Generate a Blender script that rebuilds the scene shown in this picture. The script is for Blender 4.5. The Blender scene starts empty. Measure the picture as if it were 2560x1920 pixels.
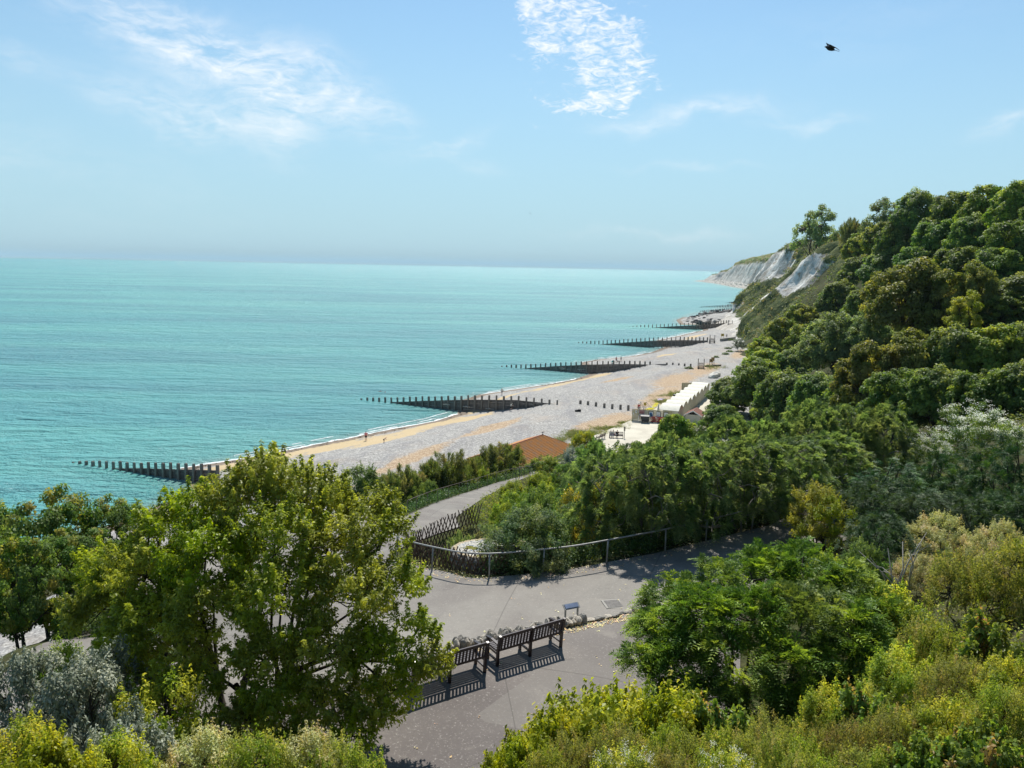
import bpy, bmesh, math, random
import numpy as np
from mathutils import Vector, Matrix

R = math.radians
scene = bpy.context.scene
COL = scene.collection

# ------------------------------------------------------------------ camera
F_PX, PITCH, ROLL, H = 1898.0, R(8.93), R(1.12), 32.0
cam_d = bpy.data.cameras.new('camera')
cam = bpy.data.objects.new('camera', cam_d)
COL.objects.link(cam)
cam_d.sensor_fit = 'HORIZONTAL'
cam_d.sensor_width = 36.0
cam_d.lens = 36.0 * F_PX / 2560.0
cam_d.clip_start = 0.1
cam_d.clip_end = 90000.0
cam.matrix_world = (Matrix.Translation((0, 0, H)) @ Matrix.Rotation(math.pi / 2 - PITCH, 4, 'X')
                    @ Matrix.Rotation(ROLL, 4, 'Z'))
scene.camera = cam

# ------------------------------------------------------------------ sun, sky, exposure
SUN_EL, SUN_AZ = R(53.5), R(4.5)          # azimuth measured from +Y towards +X
sun_d = bpy.data.lights.new('sun', 'SUN')
sun_d.energy = 4.2
sun_d.angle = R(0.53)
sun_d.color = (1.0, 0.955, 0.88)
sun = bpy.data.objects.new('sun', sun_d)
COL.objects.link(sun)
sdir = Vector((math.sin(SUN_AZ) * math.cos(SUN_EL), math.cos(SUN_AZ) * math.cos(SUN_EL), math.sin(SUN_EL)))
sun.rotation_euler = (-sdir).to_track_quat('-Z', 'Y').to_euler()
SKY_STRENGTH = 0.083
EXPOSURE = 0.62

scene.view_settings.view_transform = 'Standard'
scene.view_settings.look = 'None'
scene.view_settings.exposure = EXPOSURE
scene.view_settings.gamma = 1.0
scene.view_settings.use_curve_mapping = False

scene.render.engine = 'CYCLES'
cy = scene.cycles
cy.max_bounces = 6
cy.diffuse_bounces = 3
cy.glossy_bounces = 2
cy.transmission_bounces = 4
cy.volume_bounces = 0
cy.transparent_max_bounces = 4
cy.sample_clamp_indirect = 6.0
cy.sample_clamp_direct = 12.0
cy.caustics_reflective = False
cy.caustics_refractive = False
cy.use_denoising = True
try:
    cy.denoiser = 'OPENIMAGEDENOISE'
except Exception:
    pass


# ------------------------------------------------------------------ pixel <-> world (display pixels, 2212 wide)
def ray(px, py):
    x = px * 2560 / 2212 - 1280
    y = py * 2560 / 2212 - 960
    c, s = math.cos(ROLL), math.sin(ROLL)
    xr, yr = c * x + s * y, -s * x + c * y
    v = (xr / F_PX, 1.0, -yr / F_PX)
    cp, sp = math.cos(PITCH), math.sin(PITCH)
    return np.array([v[0], cp * v[1] + sp * v[2], -sp * v[1] + cp * v[2]])


def P(px, py, z):
    r = ray(px, py)
    return r * ((z - H) / r[2]) + np.array([0, 0, H])


def D(px, py, y):
    r = ray(px, py)
    return r * (y / r[1]) + np.array([0, 0, H])


S = 2212 / 2560.0


def azel(px, py):
    r = ray(px, py)
    return math.degrees(math.atan2(r[0], r[1])), math.degrees(math.atan2(r[2], math.hypot(r[0], r[1])))


# ------------------------------------------------------------------ node helpers
class NT:
    def __init__(self, tree):
        self.t = tree
        tree.nodes.clear()

    def n(self, typ, **kw):
        nd = self.t.nodes.new(typ)
        for k, v in kw.items():
            setattr(nd, k, v)
        return nd

    def put(self, sock, v):
        if v is None:
            return
        if isinstance(v, bpy.types.NodeSocket):
            self.t.links.new(v, sock)
        else:
            if sock.type == 'RGBA' and not isinstance(v, (int, float)) and len(v) == 3:
                v = (*v, 1.0)
            sock.default_value = v

    def math(self, op, a, b=None, c=None, clamp=False):
        nd = self.n('ShaderNodeMath', operation=op, use_clamp=clamp)
        self.put(nd.inputs[0], a)
        self.put(nd.inputs[1], b)
        self.put(nd.inputs[2], c)
        return nd.outputs[0]

    def vmath(self, op, a, b=None):
        nd = self.n('ShaderNodeVectorMath', operation=op)
        self.put(nd.inputs[0], a)
        self.put(nd.inputs[1], b)
        return nd.outputs[0]

    def mix(self, fac, a, b, blend='MIX'):
        nd = self.n('ShaderNodeMix', data_type='RGBA', blend_type=blend)
        self.put(nd.inputs['Factor'], fac)
        self.put(nd.inputs[6], a)
        self.put(nd.inputs[7], b)
        return nd.outputs[2]

    def noise(self, vec, scale, detail=2.0, rough=0.5, dist=0.0, dim='3D'):
        nd = self.n('ShaderNodeTexNoise', noise_dimensions=dim)
        self.put(nd.inputs['Vector'], vec)
        self.put(nd.inputs['Scale'], scale)
        self.put(nd.inputs['Detail'], detail)
        self.put(nd.inputs['Roughness'], rough)
        self.put(nd.inputs['Distortion'], dist)
        return nd.outputs[0]

    def voro(self, vec, scale, feature='F1', out='Color'):
        nd = self.n('ShaderNodeTexVoronoi', feature=feature)
        self.put(nd.inputs['Vector'], vec)
        self.put(nd.inputs['Scale'], scale)
        return nd.outputs[out]

    def ramp(self, fac, stops):
        nd = self.n('ShaderNodeValToRGB')
        el = nd.color_ramp.elements
        while len(el) < len(stops):
            el.new(0.5)
        for e, (p, c) in zip(el, stops):
            e.position = p
            e.color = (*c, 1.0) if len(c) == 3 else c
        self.put(nd.inputs[0], fac)
        return nd.outputs[0]

    def smooth(self, v, a, b, lo=0.0, hi=1.0):
        nd = self.n('ShaderNodeMapRange', interpolation_type='SMOOTHSTEP')
        self.put(nd.inputs[0], v)
        self.put(nd.inputs[1], a)
        self.put(nd.inputs[2], b)
        self.put(nd.inputs[3], lo)
        self.put(nd.inputs[4], hi)
        return nd.outputs[0]

    def mapping(self, vec, loc=(0, 0, 0), rot=(0, 0, 0), scale=(1, 1, 1)):
        nd = self.n('ShaderNodeMapping')
        self.put(nd.inputs[0], vec)
        nd.inputs[1].default_value = loc
        nd.inputs[2].default_value = rot
        nd.inputs[3].default_value = scale
        return nd.outputs[0]

    def bump(self, height, strength=0.3, dist=0.1, normal=None):
        nd = self.n('ShaderNodeBump')
        self.put(nd.inputs['Height'], height)
        self.put(nd.inputs['Strength'], strength)
        self.put(nd.inputs['Distance'], dist)
        if normal is not None:
            self.put(nd.inputs['Normal'], normal)
        return nd.outputs[0]

    def pos(self):
        return self.n('ShaderNodeNewGeometry').outputs['Position']

    def obj(self):
        return self.n('ShaderNodeTexCoord').outputs['Object']

    def attr(self, name, out='Color'):
        nd = self.n('ShaderNodeAttribute', attribute_name=name)
        return nd.outputs[out]

    def sep(self, v):
        nd = self.n('ShaderNodeSeparateXYZ')
        self.put(nd.inputs[0], v)
        return nd.outputs

    def comb(self, x, y, z):
        nd = self.n('ShaderNodeCombineXYZ')
        self.put(nd.inputs[0], x)
        self.put(nd.inputs[1], y)
        self.put(nd.inputs[2], z)
        return nd.outputs[0]

    def principled(self, color, rough=0.8, spec=0.3, normal=None, metallic=0.0):
        nd = self.n('ShaderNodeBsdfPrincipled')
        self.put(nd.inputs['Base Color'], color)
        self.put(nd.inputs['Roughness'], rough)
        self.put(nd.inputs['Specular IOR Level'], spec)
        self.put(nd.inputs['Metallic'], metallic)
        if normal is not None:
            self.put(nd.inputs['Normal'], normal)
        return nd.outputs[0]

    def out(self, shader):
        o = self.n('ShaderNodeOutputMaterial')
        self.t.links.new(shader, o.inputs['Surface'])


def new_mat(name):
    m = bpy.data.materials.new(name)
    m.use_nodes = True
    return m, NT(m.node_tree)


# ------------------------------------------------------------------ world: clear summer sky with cirrus
world = bpy.data.worlds.new('World')
scene.world = world
world.use_nodes = True
w = NT(world.node_tree)
tc = w.n('ShaderNodeTexCoord').outputs['Generated']
sky = w.n('ShaderNodeTexSky', sky_type='NISHITA')
sky.sun_disc = False
sky.sun_elevation = SUN_EL
sky.sun_rotation = SUN_AZ
sky.air_density = 1.0
sky.dust_density = 0.4
sky.ozone_density = 1.6
sky.altitude = 30.0
dx, dy, dz = w.sep(w.vmath('NORMALIZE', tc))
az = w.math('MULTIPLY', w.math('ARCTAN2', dx, dy), 180 / math.pi)
el = w.math('MULTIPLY', w.math('ARCSINE', dz), 180 / math.pi)
ae = w.comb(az, el, 0.0)
warp = w.n('ShaderNodeTexNoise')
w.put(warp.inputs['Vector'], ae)
warp.inputs['Scale'].default_value = 0.22
warp.inputs['Detail'].default_value = 4.0
wv = w.vmath('MULTIPLY', w.vmath('SUBTRACT', warp.outputs[1], (0.5, 0.5, 0.5)), (5.0, 3.2, 0.0))
aew = w.vmath('ADD', ae, wv)


def blobs(lst, vec):
    """sum of soft elliptical patches; each = (px, py, half-width px, half-height px, tilt deg, weight)"""
    tot = None
    for (px, py, rx, ry, tilt, wt) in lst:
        a, e = azel(px, py)
        k = 2560 / 2212 / F_PX * 180 / math.pi
        m = w.mapping(w.vmath('SUBTRACT', vec, (a, e, 0)), rot=(0, 0, R(tilt)), scale=(1, 1, 1))
        m = w.vmath('MULTIPLY', m, (1 / (rx * k), 1 / (ry * k), 0))
        nd = w.n('ShaderNodeVectorMath', operation='DOT_PRODUCT')
        w.put(nd.inputs[0], m)
        w.put(nd.inputs[1], m)
        g = w.math('MULTIPLY', w.math('EXPONENT', w.math('MULTIPLY', nd.outputs['Value'], -1.0)), wt)
        tot = g if tot is None else w.math('ADD', tot, g)
    return tot


cirrus_m = blobs([(250, 40, 120, 45, 25, .55), (430, 100, 140, 48, 22, .95), (570, 150, 130, 50, 25, 1.0), (760, 205, 105, 42, 30, .95),
                  (600, 225, 55, 70, -30, .8), (390, 235, 150, 34, 8, .75), (470, 290, 120, 40, 10, .3), (50, 128, 60, 22, 10, .3),
                  (955, 322, 70, 14, -18, .65), (1015, 360, 60, 16, 5, .25),
                  (1520, 245, 115, 20, -2, .75), (1370, 270, 70, 12, 0, .5), (1750, 256, 75, 10, -4, .55), (2190, 260, 60, 16, -12, .55),
                  (1500, 362, 120, 8, 0, .3), (1430, 503, 170, 12, 0, .4)], aew)
cn1 = w.noise(w.mapping(aew, rot=(0, 0, R(24)), scale=(0.16, 0.55, 1)), 1.0, 7.0, 0.62, 0.6)
cn2 = w.noise(w.mapping(ae, rot=(0, 0, R(-32)), scale=(0.5, 1.5, 1)), 1.0, 5.0, 0.65, 0.8)
cn = w.math('ADD', w.math('MULTIPLY', cn1, 0.68), w.math('MULTIPLY', cn2, 0.32))
# the same thin cirrus goes on, fainter, over the rest of the sky
gen = w.math('MULTIPLY', w.smooth(w.noise(w.mapping(ae, scale=(0.02, 0.07, 1)), 1.0, 3.0, 0.5), 0.5, 0.75), 0.28)
cirrus = w.math('MULTIPLY', w.math('ADD', cirrus_m, gen), w.smooth(cn, 0.34, 0.70))
cirrus = w.math('MULTIPLY', w.math('MINIMUM', cirrus, 1.0), 0.80)
aew2 = w.vmath('ADD', ae, w.vmath('MULTIPLY', wv, (0.45, 0.45, 0.0)))
puff_m = blobs([(1215, 15, 105, 50, 15, 1.0), (1275, 75, 110, 55, 25, 1.0), (1335, 135, 95, 50, 28, 1.0), (1315, 200, 70, 42, 35, 1.0),
                (1210, 228, 85, 22, 8, .95), (1165, 90, 55, 50, 10, .8), (1395, 10, 40, 34, 0, .5), (1150, 272, 50, 16, 0, .45), (1185, 182, 55, 18, 0, .4)], aew2)
pf = w.noise(w.mapping(ae, rot=(0, 0, R(20)), scale=(1.0, 2.4, 1)), 1.0, 9.0, 0.60, 1.1)
pf2 = w.noise(w.mapping(ae, rot=(0, 0, R(8)), scale=(0.30, 0.7, 1)), 1.0, 4.0, 0.55, 0.6)
pfs = w.math('ADD', w.math('MULTIPLY', pf, 0.72), w.math('MULTIPLY', pf2, 0.42))
puff = w.smooth(w.math('ADD', pfs, w.math('MULTIPLY', w.math('MINIMUM', puff_m, 1.0), 0.30)), 0.74, 1.05)
puff = w.math('MULTIPLY', puff, w.math('MINIMUM', w.math('MULTIPLY', puff_m, 1.5), 1.0))
cloud = w.math('MAXIMUM', cirrus, w.math('MULTIPLY', puff, 0.95))
cloud = w.math('MULTIPLY', cloud, w.smooth(el, 0.3, 2.5))
skyc = sky.outputs[0]
skyc = w.mix(1.0, skyc, (0.80, 1.0, 1.02), 'MULTIPLY')
skyc = w.mix(w.smooth(el, 24.0, -1.0, 0.0, 0.9), skyc, (3.5, 5.35, 6.45))
CL = 8.2
fin = w.mix(cloud, skyc, (CL, CL * 1.03, CL * 1.05))
bg = w.n('ShaderNodeBackground')
w.put(bg.inputs[0], fin)
bg.inputs[1].default_value = SKY_STRENGTH
wo = w.n('ShaderNodeOutputWorld')
w.t.links.new(bg.outputs[0], wo.inputs[0])


# ------------------------------------------------------------------ mesh helpers
def tag(o, label=None, cat=None, group=None, kind=None):
    if label:
        o['label'] = label
    if cat:
        o['category'] = cat
    if group:
        o['group'] = group
    if kind:
        o['kind'] = kind
    return o


def link(o, parent=None):
    COL.objects.link(o)
    if parent is not None:
        o.parent = parent
    return o


def empty(name, loc=(0, 0, 0), rz=0.0):
    o = bpy.data.objects.new(name, None)
    o.empty_display_size = 0.2
    o.location = loc
    o.rotation_euler = (0, 0, rz)
    return link(o)


def np_mesh(name, verts, faces, mats, attrs=None, smooth=False, mat_idx=None):
    """faces: (n,k) int array, or a list of such arrays"""
    me = bpy.data.meshes.new(name)
    verts = np.asarray(verts, dtype=np.float32)
    fl = faces if isinstance(faces, list) else [faces]
    fl = [np.asarray(f, dtype=np.int32) for f in fl if len(f)]
    loops = np.concatenate([f.ravel() for f in fl])
    tot = np.concatenate([np.full(len(f), f.shape[1], dtype=np.int32) for f in fl])
    start = np.concatenate([[0], np.cumsum(tot)[:-1]]).astype(np.int32)
    me.vertices.add(len(verts))
    me.vertices.foreach_set('co', verts.ravel())
    me.loops.add(len(loops))
    me.loops.foreach_set('vertex_index', loops)
    me.polygons.add(len(tot))
    me.polygons.foreach_set('loop_start', start)
    me.polygons.foreach_set('loop_total', tot)
    if smooth:
        me.polygons.foreach_set('use_smooth', np.ones(len(tot), dtype=bool))
    if mat_idx is not None:
        me.polygons.foreach_set('material_index', np.asarray(mat_idx, dtype=np.int32))
    for m in (mats if isinstance(mats, (list, tuple)) else [mats]):
        me.materials.append(m)
    for k, v in (attrs or {}).items():
        v = np.asarray(v, dtype=np.float32)
        a = me.attributes.new(k, 'FLOAT_COLOR', 'POINT')
        if v.shape[1] == 3:
            v = np.concatenate([v, np.ones((len(v), 1), np.float32)], axis=1)
        a.data.foreach_set('color', v.ravel())
    me.update(calc_edges=True)
    return me


def mobj(name, me, parent=None, loc=None):
    o = bpy.data.objects.new(name, me)
    if loc is not None:
        o.location = loc
    return link(o, parent)


class MB:
    """collects boxes, tubes and prisms; build() links them as one mesh object"""

    def __init__(self):
        self.v, self.f, self.mi = [], [], []

    def add(self, vs, fs, mi=0):
        b = len(self.v)
        self.v += [tuple(map(float, p)) for p in vs]
        for f in fs:
            self.f.append(tuple(i + b for i in f))
            self.mi.append(mi)
        return self

    def box(self, c, s, rz=0.0, mi=0, rx=0.0, ry=0.0):
        hx, hy, hz = s[0] / 2, s[1] / 2, s[2] / 2
        m = Matrix.Rotation(rz, 3, 'Z') @ Matrix.Rotation(ry, 3, 'Y') @ Matrix.Rotation(rx, 3, 'X')
        vs = [m @ Vector((x, y, z)) + Vector(c) for z in (-hz, hz) for y in (-hy, hy) for x in (-hx, hx)]
        return self.add(vs, [(0, 2, 3, 1), (4, 5, 7, 6), (0, 1, 5, 4), (2, 6, 7, 3), (0, 4, 6, 2), (1, 3, 7, 5)], mi)

    def bar(self, a, b, wx, wz, up=(0, 0, 1), mi=0, taper=1.0):
        a, b, up = Vector(a), Vector(b), Vector(up)
        d = (b - a).normalized()
        s = d.cross(up)
        if s.length < 1e-4:
            s = d.cross(Vector((1, 0, 0)))
        s.normalize()
        u = s.cross(d)
        vs = []
        for p, k in ((a, 1.0), (b, taper)):
            for sx, sz in ((-1, -1), (1, -1), (1, 1), (-1, 1)):
                vs.append(p + s * (wx / 2 * sx * k) + u * (wz / 2 * sz * k))
        return self.add(vs, [(3, 2, 1, 0), (4, 5, 6, 7), (0, 1, 5, 4), (1, 2, 6, 5), (2, 3, 7, 6), (3, 0, 4, 7)], mi)

    def tube(self, pts, rad, n=6, mi=0, cap=True):
        pts = [Vector(p) for p in pts]
        if not hasattr(rad, '__len__'):
            rad = [rad] * len(pts)
        vs, fs = [], []
        prev = None
        for i, p in enumerate(pts):
            d = (pts[min(i + 1, len(pts) - 1)] - pts[max(i - 1, 0)])
            d = d.normalized() if d.length > 1e-6 else Vector((0, 0, 1))
            if prev is None:
                s = d.cross(Vector((0.13, 0.31, 0.94)))
                if s.length < 1e-3:
                    s = d.cross(Vector((1, 0, 0)))
            else:
                s = prev - d * prev.dot(d)
            s.normalize()
            prev = s
            u = d.cross(s)
            for k in range(n):
                a = 2 * math.pi * k / n
                vs.append(p + (s * math.cos(a) + u * math.sin(a)) * rad[i])
        for i in range(len(pts) - 1):
            for k in range(n):
                k2 = (k + 1) % n
                fs.append((i * n + k, i * n + k2, (i + 1) * n + k2, (i + 1) * n + k))
        if cap:
            fs.append(tuple(range(n - 1, -1, -1)))
            fs.append(tuple(range((len(pts) - 1) * n, len(pts) * n)))
        return self.add(vs, fs, mi)

    def ellipsoid(self, c, r, n=8, m=5, mi=0, zmin=-1.0, jit=0.0, rng=None):
        vs, fs = [], []
        for j in range(m + 1):
            ph = math.asin(zmin) + (math.pi / 2 - math.asin(zmin)) * j / m
            for k in range(n):
                a = 2 * math.pi * k / n
                q = 1.0 + (rng.uniform(-jit, jit) if rng else 0)
                vs.append((c[0] + r[0] * math.cos(ph) * math.cos(a) * q, c[1] + r[1] * math.cos(ph) * math.sin(a) * q, c[2] + r[2] * math.sin(ph) * q))
        for j in range(m):
            for k in range(n):
                k2 = (k + 1) % n
                fs.append((j * n + k, j * n + k2, (j + 1) * n + k2, (j + 1) * n + k))
        fs.append(tuple(range(n - 1, -1, -1)))
        fs.append(tuple(range(m * n, m * n + n)))
        return self.add(vs, fs, mi)

    def mesh(self, name, mats, smooth=False):
        me = bpy.data.meshes.new(name)
        me.from_pydata(self.v, [], self.f)
        for m in (mats if isinstance(mats, (list, tuple)) else [mats]):
            me.materials.append(m)
        me.polygons.foreach_set('material_index', self.mi)
        if smooth:
            me.polygons.foreach_set('use_smooth', [True] * len(self.f))
        me.update()
        return me

    def build(self, name, mats, parent=None, smooth=False, loc=None):
        return mobj(name, self.mesh(name, mats, smooth), parent, loc)


def children_of(o):
    return [c for c in o.children]


def copy_tree(o, parent=None):
    c = o.copy()
    COL.objects.link(c)
    c.parent = parent
    for ch in children_of(o):
        copy_tree(ch, c)
    return c


# ------------------------------------------------------------------ simple materials
def plain(name, c, rough=0.7, spec=0.3, var=0.15, scale=6.0, bump=0.0, metallic=0.0, c2=None):
    m, t = new_mat(name)
    o = t.obj()
    f = t.noise(o, scale, 4.0, 0.6)
    c2 = c2 or tuple(x * (1 - var) for x in c)
    col = t.mix(t.smooth(f, 0.35, 0.65), c, c2)
    nrm = t.bump(t.noise(o, scale * 4, 3.0), bump, 0.02) if bump else None
    t.out(t.principled(col, rough, spec, nrm, metallic))
    return m


def timber(name, c, c2, rough=0.85):
    m, t = new_mat(name)
    p = t.pos()
    g = t.noise(t.mapping(p, scale=(6, 6, 1.2)), 1.0, 4.0, 0.6)
    g2 = t.noise(p, 0.7, 3.0, 0.6)
    col = t.mix(t.smooth(g, 0.3, 0.7), c, c2)
    col = t.mix(t.math('MULTIPLY', t.smooth(g2, 0.4, 0.7), 0.5), col, tuple(x * 0.5 for x in c))
    t.out(t.principled(col, rough, 0.25, t.bump(g, 0.4, 0.02)))
    return m


M = {}
M['groyne'] = timber('weathered_groyne_timber', (0.165, 0.145, 0.128), (0.10, 0.088, 0.08))
M['groyne_post'] = timber('groyne_post_timber', (0.27, 0.235, 0.20), (0.17, 0.145, 0.12))
M['far_timber'] = timber('dark_wet_timber', (0.06, 0.055, 0.055), (0.035, 0.032, 0.033))
M['pale_timber'] = timber('bleached_timber', (0.50, 0.46, 0.40), (0.34, 0.30, 0.26))
M['rustic'] = timber('rustic_pole_wood', (0.15, 0.095, 0.066), (0.085, 0.057, 0.044))
M['bench'] = plain('brown_bench_paint', (0.035, 0.018, 0.017), 0.34, 0.5, 0.35, 5.0)
M['bench_old'] = plain('weathered_bench_wood', (0.13, 0.10, 0.09), 0.7, 0.3, 0.4, 5.0)
M['galv'] = plain('galvanised_rail', (0.36, 0.36, 0.34), 0.55, 0.4, 0.35, 3.0, metallic=0.3)
M['dark_metal'] = plain('black_painted_metal', (0.03, 0.03, 0.033), 0.45, 0.5)
M['stone'] = plain('grey_rubble_stone', (0.40, 0.375, 0.33), 0.95, 0.15, 0.55, 7.0, 0.6)
M['stone_pale'] = plain('pale_flat_stone', (0.52, 0.47, 0.39), 0.95, 0.15, 0.4, 5.0, 0.5)
M['rock'] = plain('dark_armour_rock', (0.15, 0.135, 0.125), 0.92, 0.2, 0.6, 0.5, 0.5)
M['rock_grey'] = plain('grey_armour_rock', (0.31, 0.29, 0.265), 0.92, 0.2, 0.5, 0.6, 0.5)
M['chalk_rock'] = plain('chalk_boulder', (0.66, 0.63, 0.56), 0.95, 0.1, 0.25, 0.8, 0.5)
M['cream'] = plain('cream_render', (0.62, 0.575, 0.46), 0.85, 0.2, 0.08, 1.0)
M['cream_roof'] = plain('cream_white_roof', (0.76, 0.73, 0.62), 0.8, 0.2, 0.14, 0.9)
M['cream_wood'] = plain('cream_fence_paint', (0.44, 0.40, 0.25), 0.7, 0.3, 0.14, 2.0)
M['door_green'] = plain('pale_green_door_paint', (0.30, 0.38, 0.33), 0.6, 0.3)
M['concrete'] = plain('grey_concrete', (0.36, 0.345, 0.31), 0.92, 0.15, 0.3, 0.8, 0.3)
M['bin'] = plain('dark_grey_bin_plastic', (0.035, 0.038, 0.045), 0.5, 0.4)
M['red_plastic'] = plain('red_barrier_plastic', (0.52, 0.06, 0.045), 0.5, 0.4, 0.15)
M['white_paint'] = plain('white_paint', (0.78, 0.77, 0.74), 0.6, 0.3, 0.06)
M['blue_print'] = plain('blue_poster_print', (0.06, 0.20, 0.42), 0.6, 0.3)
M['red_print'] = plain('faded_red_poster_print', (0.50, 0.20, 0.18), 0.6, 0.3)
M['grey_print'] = plain('grey_poster_print', (0.30, 0.33, 0.42), 0.6, 0.3)
M['yellow'] = plain('yellow_sign_paint', (0.62, 0.44, 0.09), 0.6, 0.3, 0.1)
M['ochre'] = plain('ochre_sign_board', (0.42, 0.29, 0.12), 0.7, 0.3, 0.2)
M['teal'] = plain('turquoise_fabric', (0.12, 0.50, 0.46), 0.85, 0.2, 0.15)
M['red_fabric'] = plain('red_fabric', (0.55, 0.05, 0.06), 0.85, 0.2, 0.15)
M['pink_fabric'] = plain('coral_red_fabric', (0.62, 0.14, 0.15), 0.85, 0.2, 0.1)
M['blue_fabric'] = plain('light_blue_fabric', (0.20, 0.45, 0.68), 0.85, 0.2, 0.1)
M['navy_fabric'] = plain('navy_fabric', (0.02, 0.025, 0.05), 0.85, 0.2, 0.1)
M['black_fabric'] = plain('black_fabric', (0.02, 0.02, 0.022), 0.85, 0.2, 0.1)
M['white_fabric'] = plain('cream_fabric', (0.68, 0.64, 0.56), 0.85, 0.2, 0.06)
M['grey_fabric'] = plain('grey_fabric', (0.32, 0.33, 0.36), 0.85, 0.2, 0.1)
M['skin'] = plain('light_skin', (0.50, 0.30, 0.22), 0.6, 0.3, 0.06)
M['hair_dark'] = plain('dark_hair', (0.03, 0.022, 0.018), 0.7, 0.3)
M['hair_grey'] = plain('grey_hair', (0.30, 0.28, 0.26), 0.7, 0.3)
M['lead'] = plain('grey_lead_cap', (0.22, 0.23, 0.24), 0.6, 0.3)
M['brown_roof'] = plain('red_brown_roof_felt', (0.24, 0.115, 0.085), 0.85, 0.2, 0.3, 2.0)
M['sign_blue'] = plain('blue_grey_sign_face', (0.20, 0.25, 0.36), 0.35, 0.5, 0.2)
M['iron'] = plain('worn_iron_cover', (0.16, 0.15, 0.14), 0.7, 0.4, 0.3, 8.0)
M['feather'] = plain('dark_blue_grey_feather', (0.035, 0.04, 0.055), 0.7, 0.3, 0.4, 12.0)
M['feather_pale'] = plain('pale_grey_feather', (0.42, 0.42, 0.44), 0.7, 0.3, 0.2, 12.0)
M['dog'] = plain('black_dog_coat', (0.015, 0.014, 0.014), 0.7, 0.3)
M['bark'] = timber('grey_brown_bark', (0.085, 0.068, 0.05), (0.045, 0.036, 0.028))
M['bark_pale'] = timber('pale_grey_bark', (0.26, 0.235, 0.20), (0.15, 0.13, 0.11))
M['rust_rail'] = plain('rusty_thin_rail', (0.17, 0.14, 0.115), 0.7, 0.3, 0.4, 3.0)
M['bark_dead'] = timber('bleached_dead_wood', (0.45, 0.42, 0.38), (0.30, 0.275, 0.25))


LEAF_GAIN = 1.95


def leaf_mat(name, c1, c2, alt=None, alt_frac=0.25, trans=0.56, rough=0.5, spec=0.2, tr_tint=(1.25, 1.15, 0.55)):
    """c1..c2 by leaf, alt on a share of the leaf clumps (young or browned growth)"""
    c1, c2 = (tuple(min(.9, x * LEAF_GAIN) for x in c) for c in (c1, c2))
    alt = tuple(min(.9, x * LEAF_GAIN) for x in alt) if alt else None
    m, t = new_mat(name)
    a = t.attr('tint')
    r, g, b = t.sep(a)
    col = t.mix(r, c1, c2)
    if alt is not None:
        col = t.mix(t.smooth(g, 1 - alt_frac - 0.12, 1 - alt_frac + 0.12, 0.0, 0.85), col, alt)
    # each plant and each bough has its own slight cast
    oi = t.n('ShaderNodeObjectInfo').outputs['Random']
    hsv = t.n('ShaderNodeHueSaturation')
    t.put(hsv.inputs['Hue'], t.math('ADD', 0.5, t.math('MULTIPLY', t.math('SUBTRACT', t.math('ADD', b, oi), 1.0), 0.030)))
    t.put(hsv.inputs['Saturation'], t.math('ADD', 0.92, t.math('MULTIPLY', b, 0.16)))
    t.put(hsv.inputs['Value'], t.math('ADD', 0.80, t.math('MULTIPLY', t.math('ADD', g, oi), 0.22)))
    t.put(hsv.inputs['Color'], col)
    col = hsv.outputs[0]
    pb = t.principled(col, rough, spec)
    tr = t.n('ShaderNodeBsdfTranslucent')
    t.put(tr.inputs[0], t.mix(1.0, col, tr_tint, 'MULTIPLY'))
    ms = t.n('ShaderNodeMixShader')
    ms.inputs[0].default_value = trans
    t.t.links.new(pb, ms.inputs[1])
    t.t.links.new(tr.outputs[0], ms.inputs[2])
    t.out(ms.outputs[0])
    return m


L = {}
L['bay'] = leaf_mat('evergreen_oak_leaves', (0.088, 0.13, 0.013), (0.19, 0.24, 0.024), (0.235, 0.285, 0.028), 0.22, rough=0.42, spec=0.3, trans=0.6)
L['sycamore'] = leaf_mat('sycamore_leaves', (0.045, 0.085, 0.020), (0.095, 0.145, 0.032), (0.17, 0.155, 0.035), 0.16)
L['hill'] = leaf_mat('hill_tree_leaves', (0.038, 0.074, 0.019), (0.094, 0.142, 0.036), (0.135, 0.178, 0.038), 0.24)
L['hill_grey'] = leaf_mat('grey_green_tree_leaves', (0.060, 0.094, 0.038), (0.128, 0.164, 0.072), (0.165, 0.195, 0.085), 0.22)
L['hill_olive'] = leaf_mat('olive_tree_leaves', (0.065, 0.082, 0.021), (0.125, 0.14, 0.036), (0.165, 0.165, 0.045), 0.25)
L['hill_light'] = leaf_mat('fresh_green_tree_leaves', (0.065, 0.11, 0.018), (0.145, 0.19, 0.032), (0.21, 0.23, 0.04), 0.25)
L['lime'] = leaf_mat('lime_yellow_leaves', (0.10, 0.15, 0.016), (0.18, 0.225, 0.025), (0.22, 0.25, 0.03), 0.3)
L['yew'] = leaf_mat('yew_needles', (0.042, 0.076, 0.015), (0.098, 0.146, 0.027), (0.17, 0.215, 0.034), 0.30, trans=0.42)
L['conifer'] = leaf_mat('dark_conifer_needles', (0.012, 0.032, 0.012), (0.036, 0.072, 0.024), (0.07, 0.112, 0.03), 0.22, trans=0.25)
L['sumac'] = leaf_mat('sumac_leaflets', (0.055, 0.098, 0.034), (0.128, 0.182, 0.072), (0.175, 0.215, 0.085), 0.25)
L['tamarisk'] = leaf_mat('tamarisk_sprays', (0.055, 0.080, 0.022), (0.115, 0.142, 0.045), (0.165, 0.14, 0.065), 0.14)
L['holly'] = leaf_mat('dark_holly_leaves', (0.040, 0.060, 0.012), (0.10, 0.115, 0.018), (0.25, 0.22, 0.02), 0.34, rough=0.35, spec=0.4)
L['bluegreen'] = leaf_mat('blue_green_shrub_leaves', (0.050, 0.092, 0.045), (0.095, 0.150, 0.068), (0.13, 0.165, 0.06), 0.2)
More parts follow.
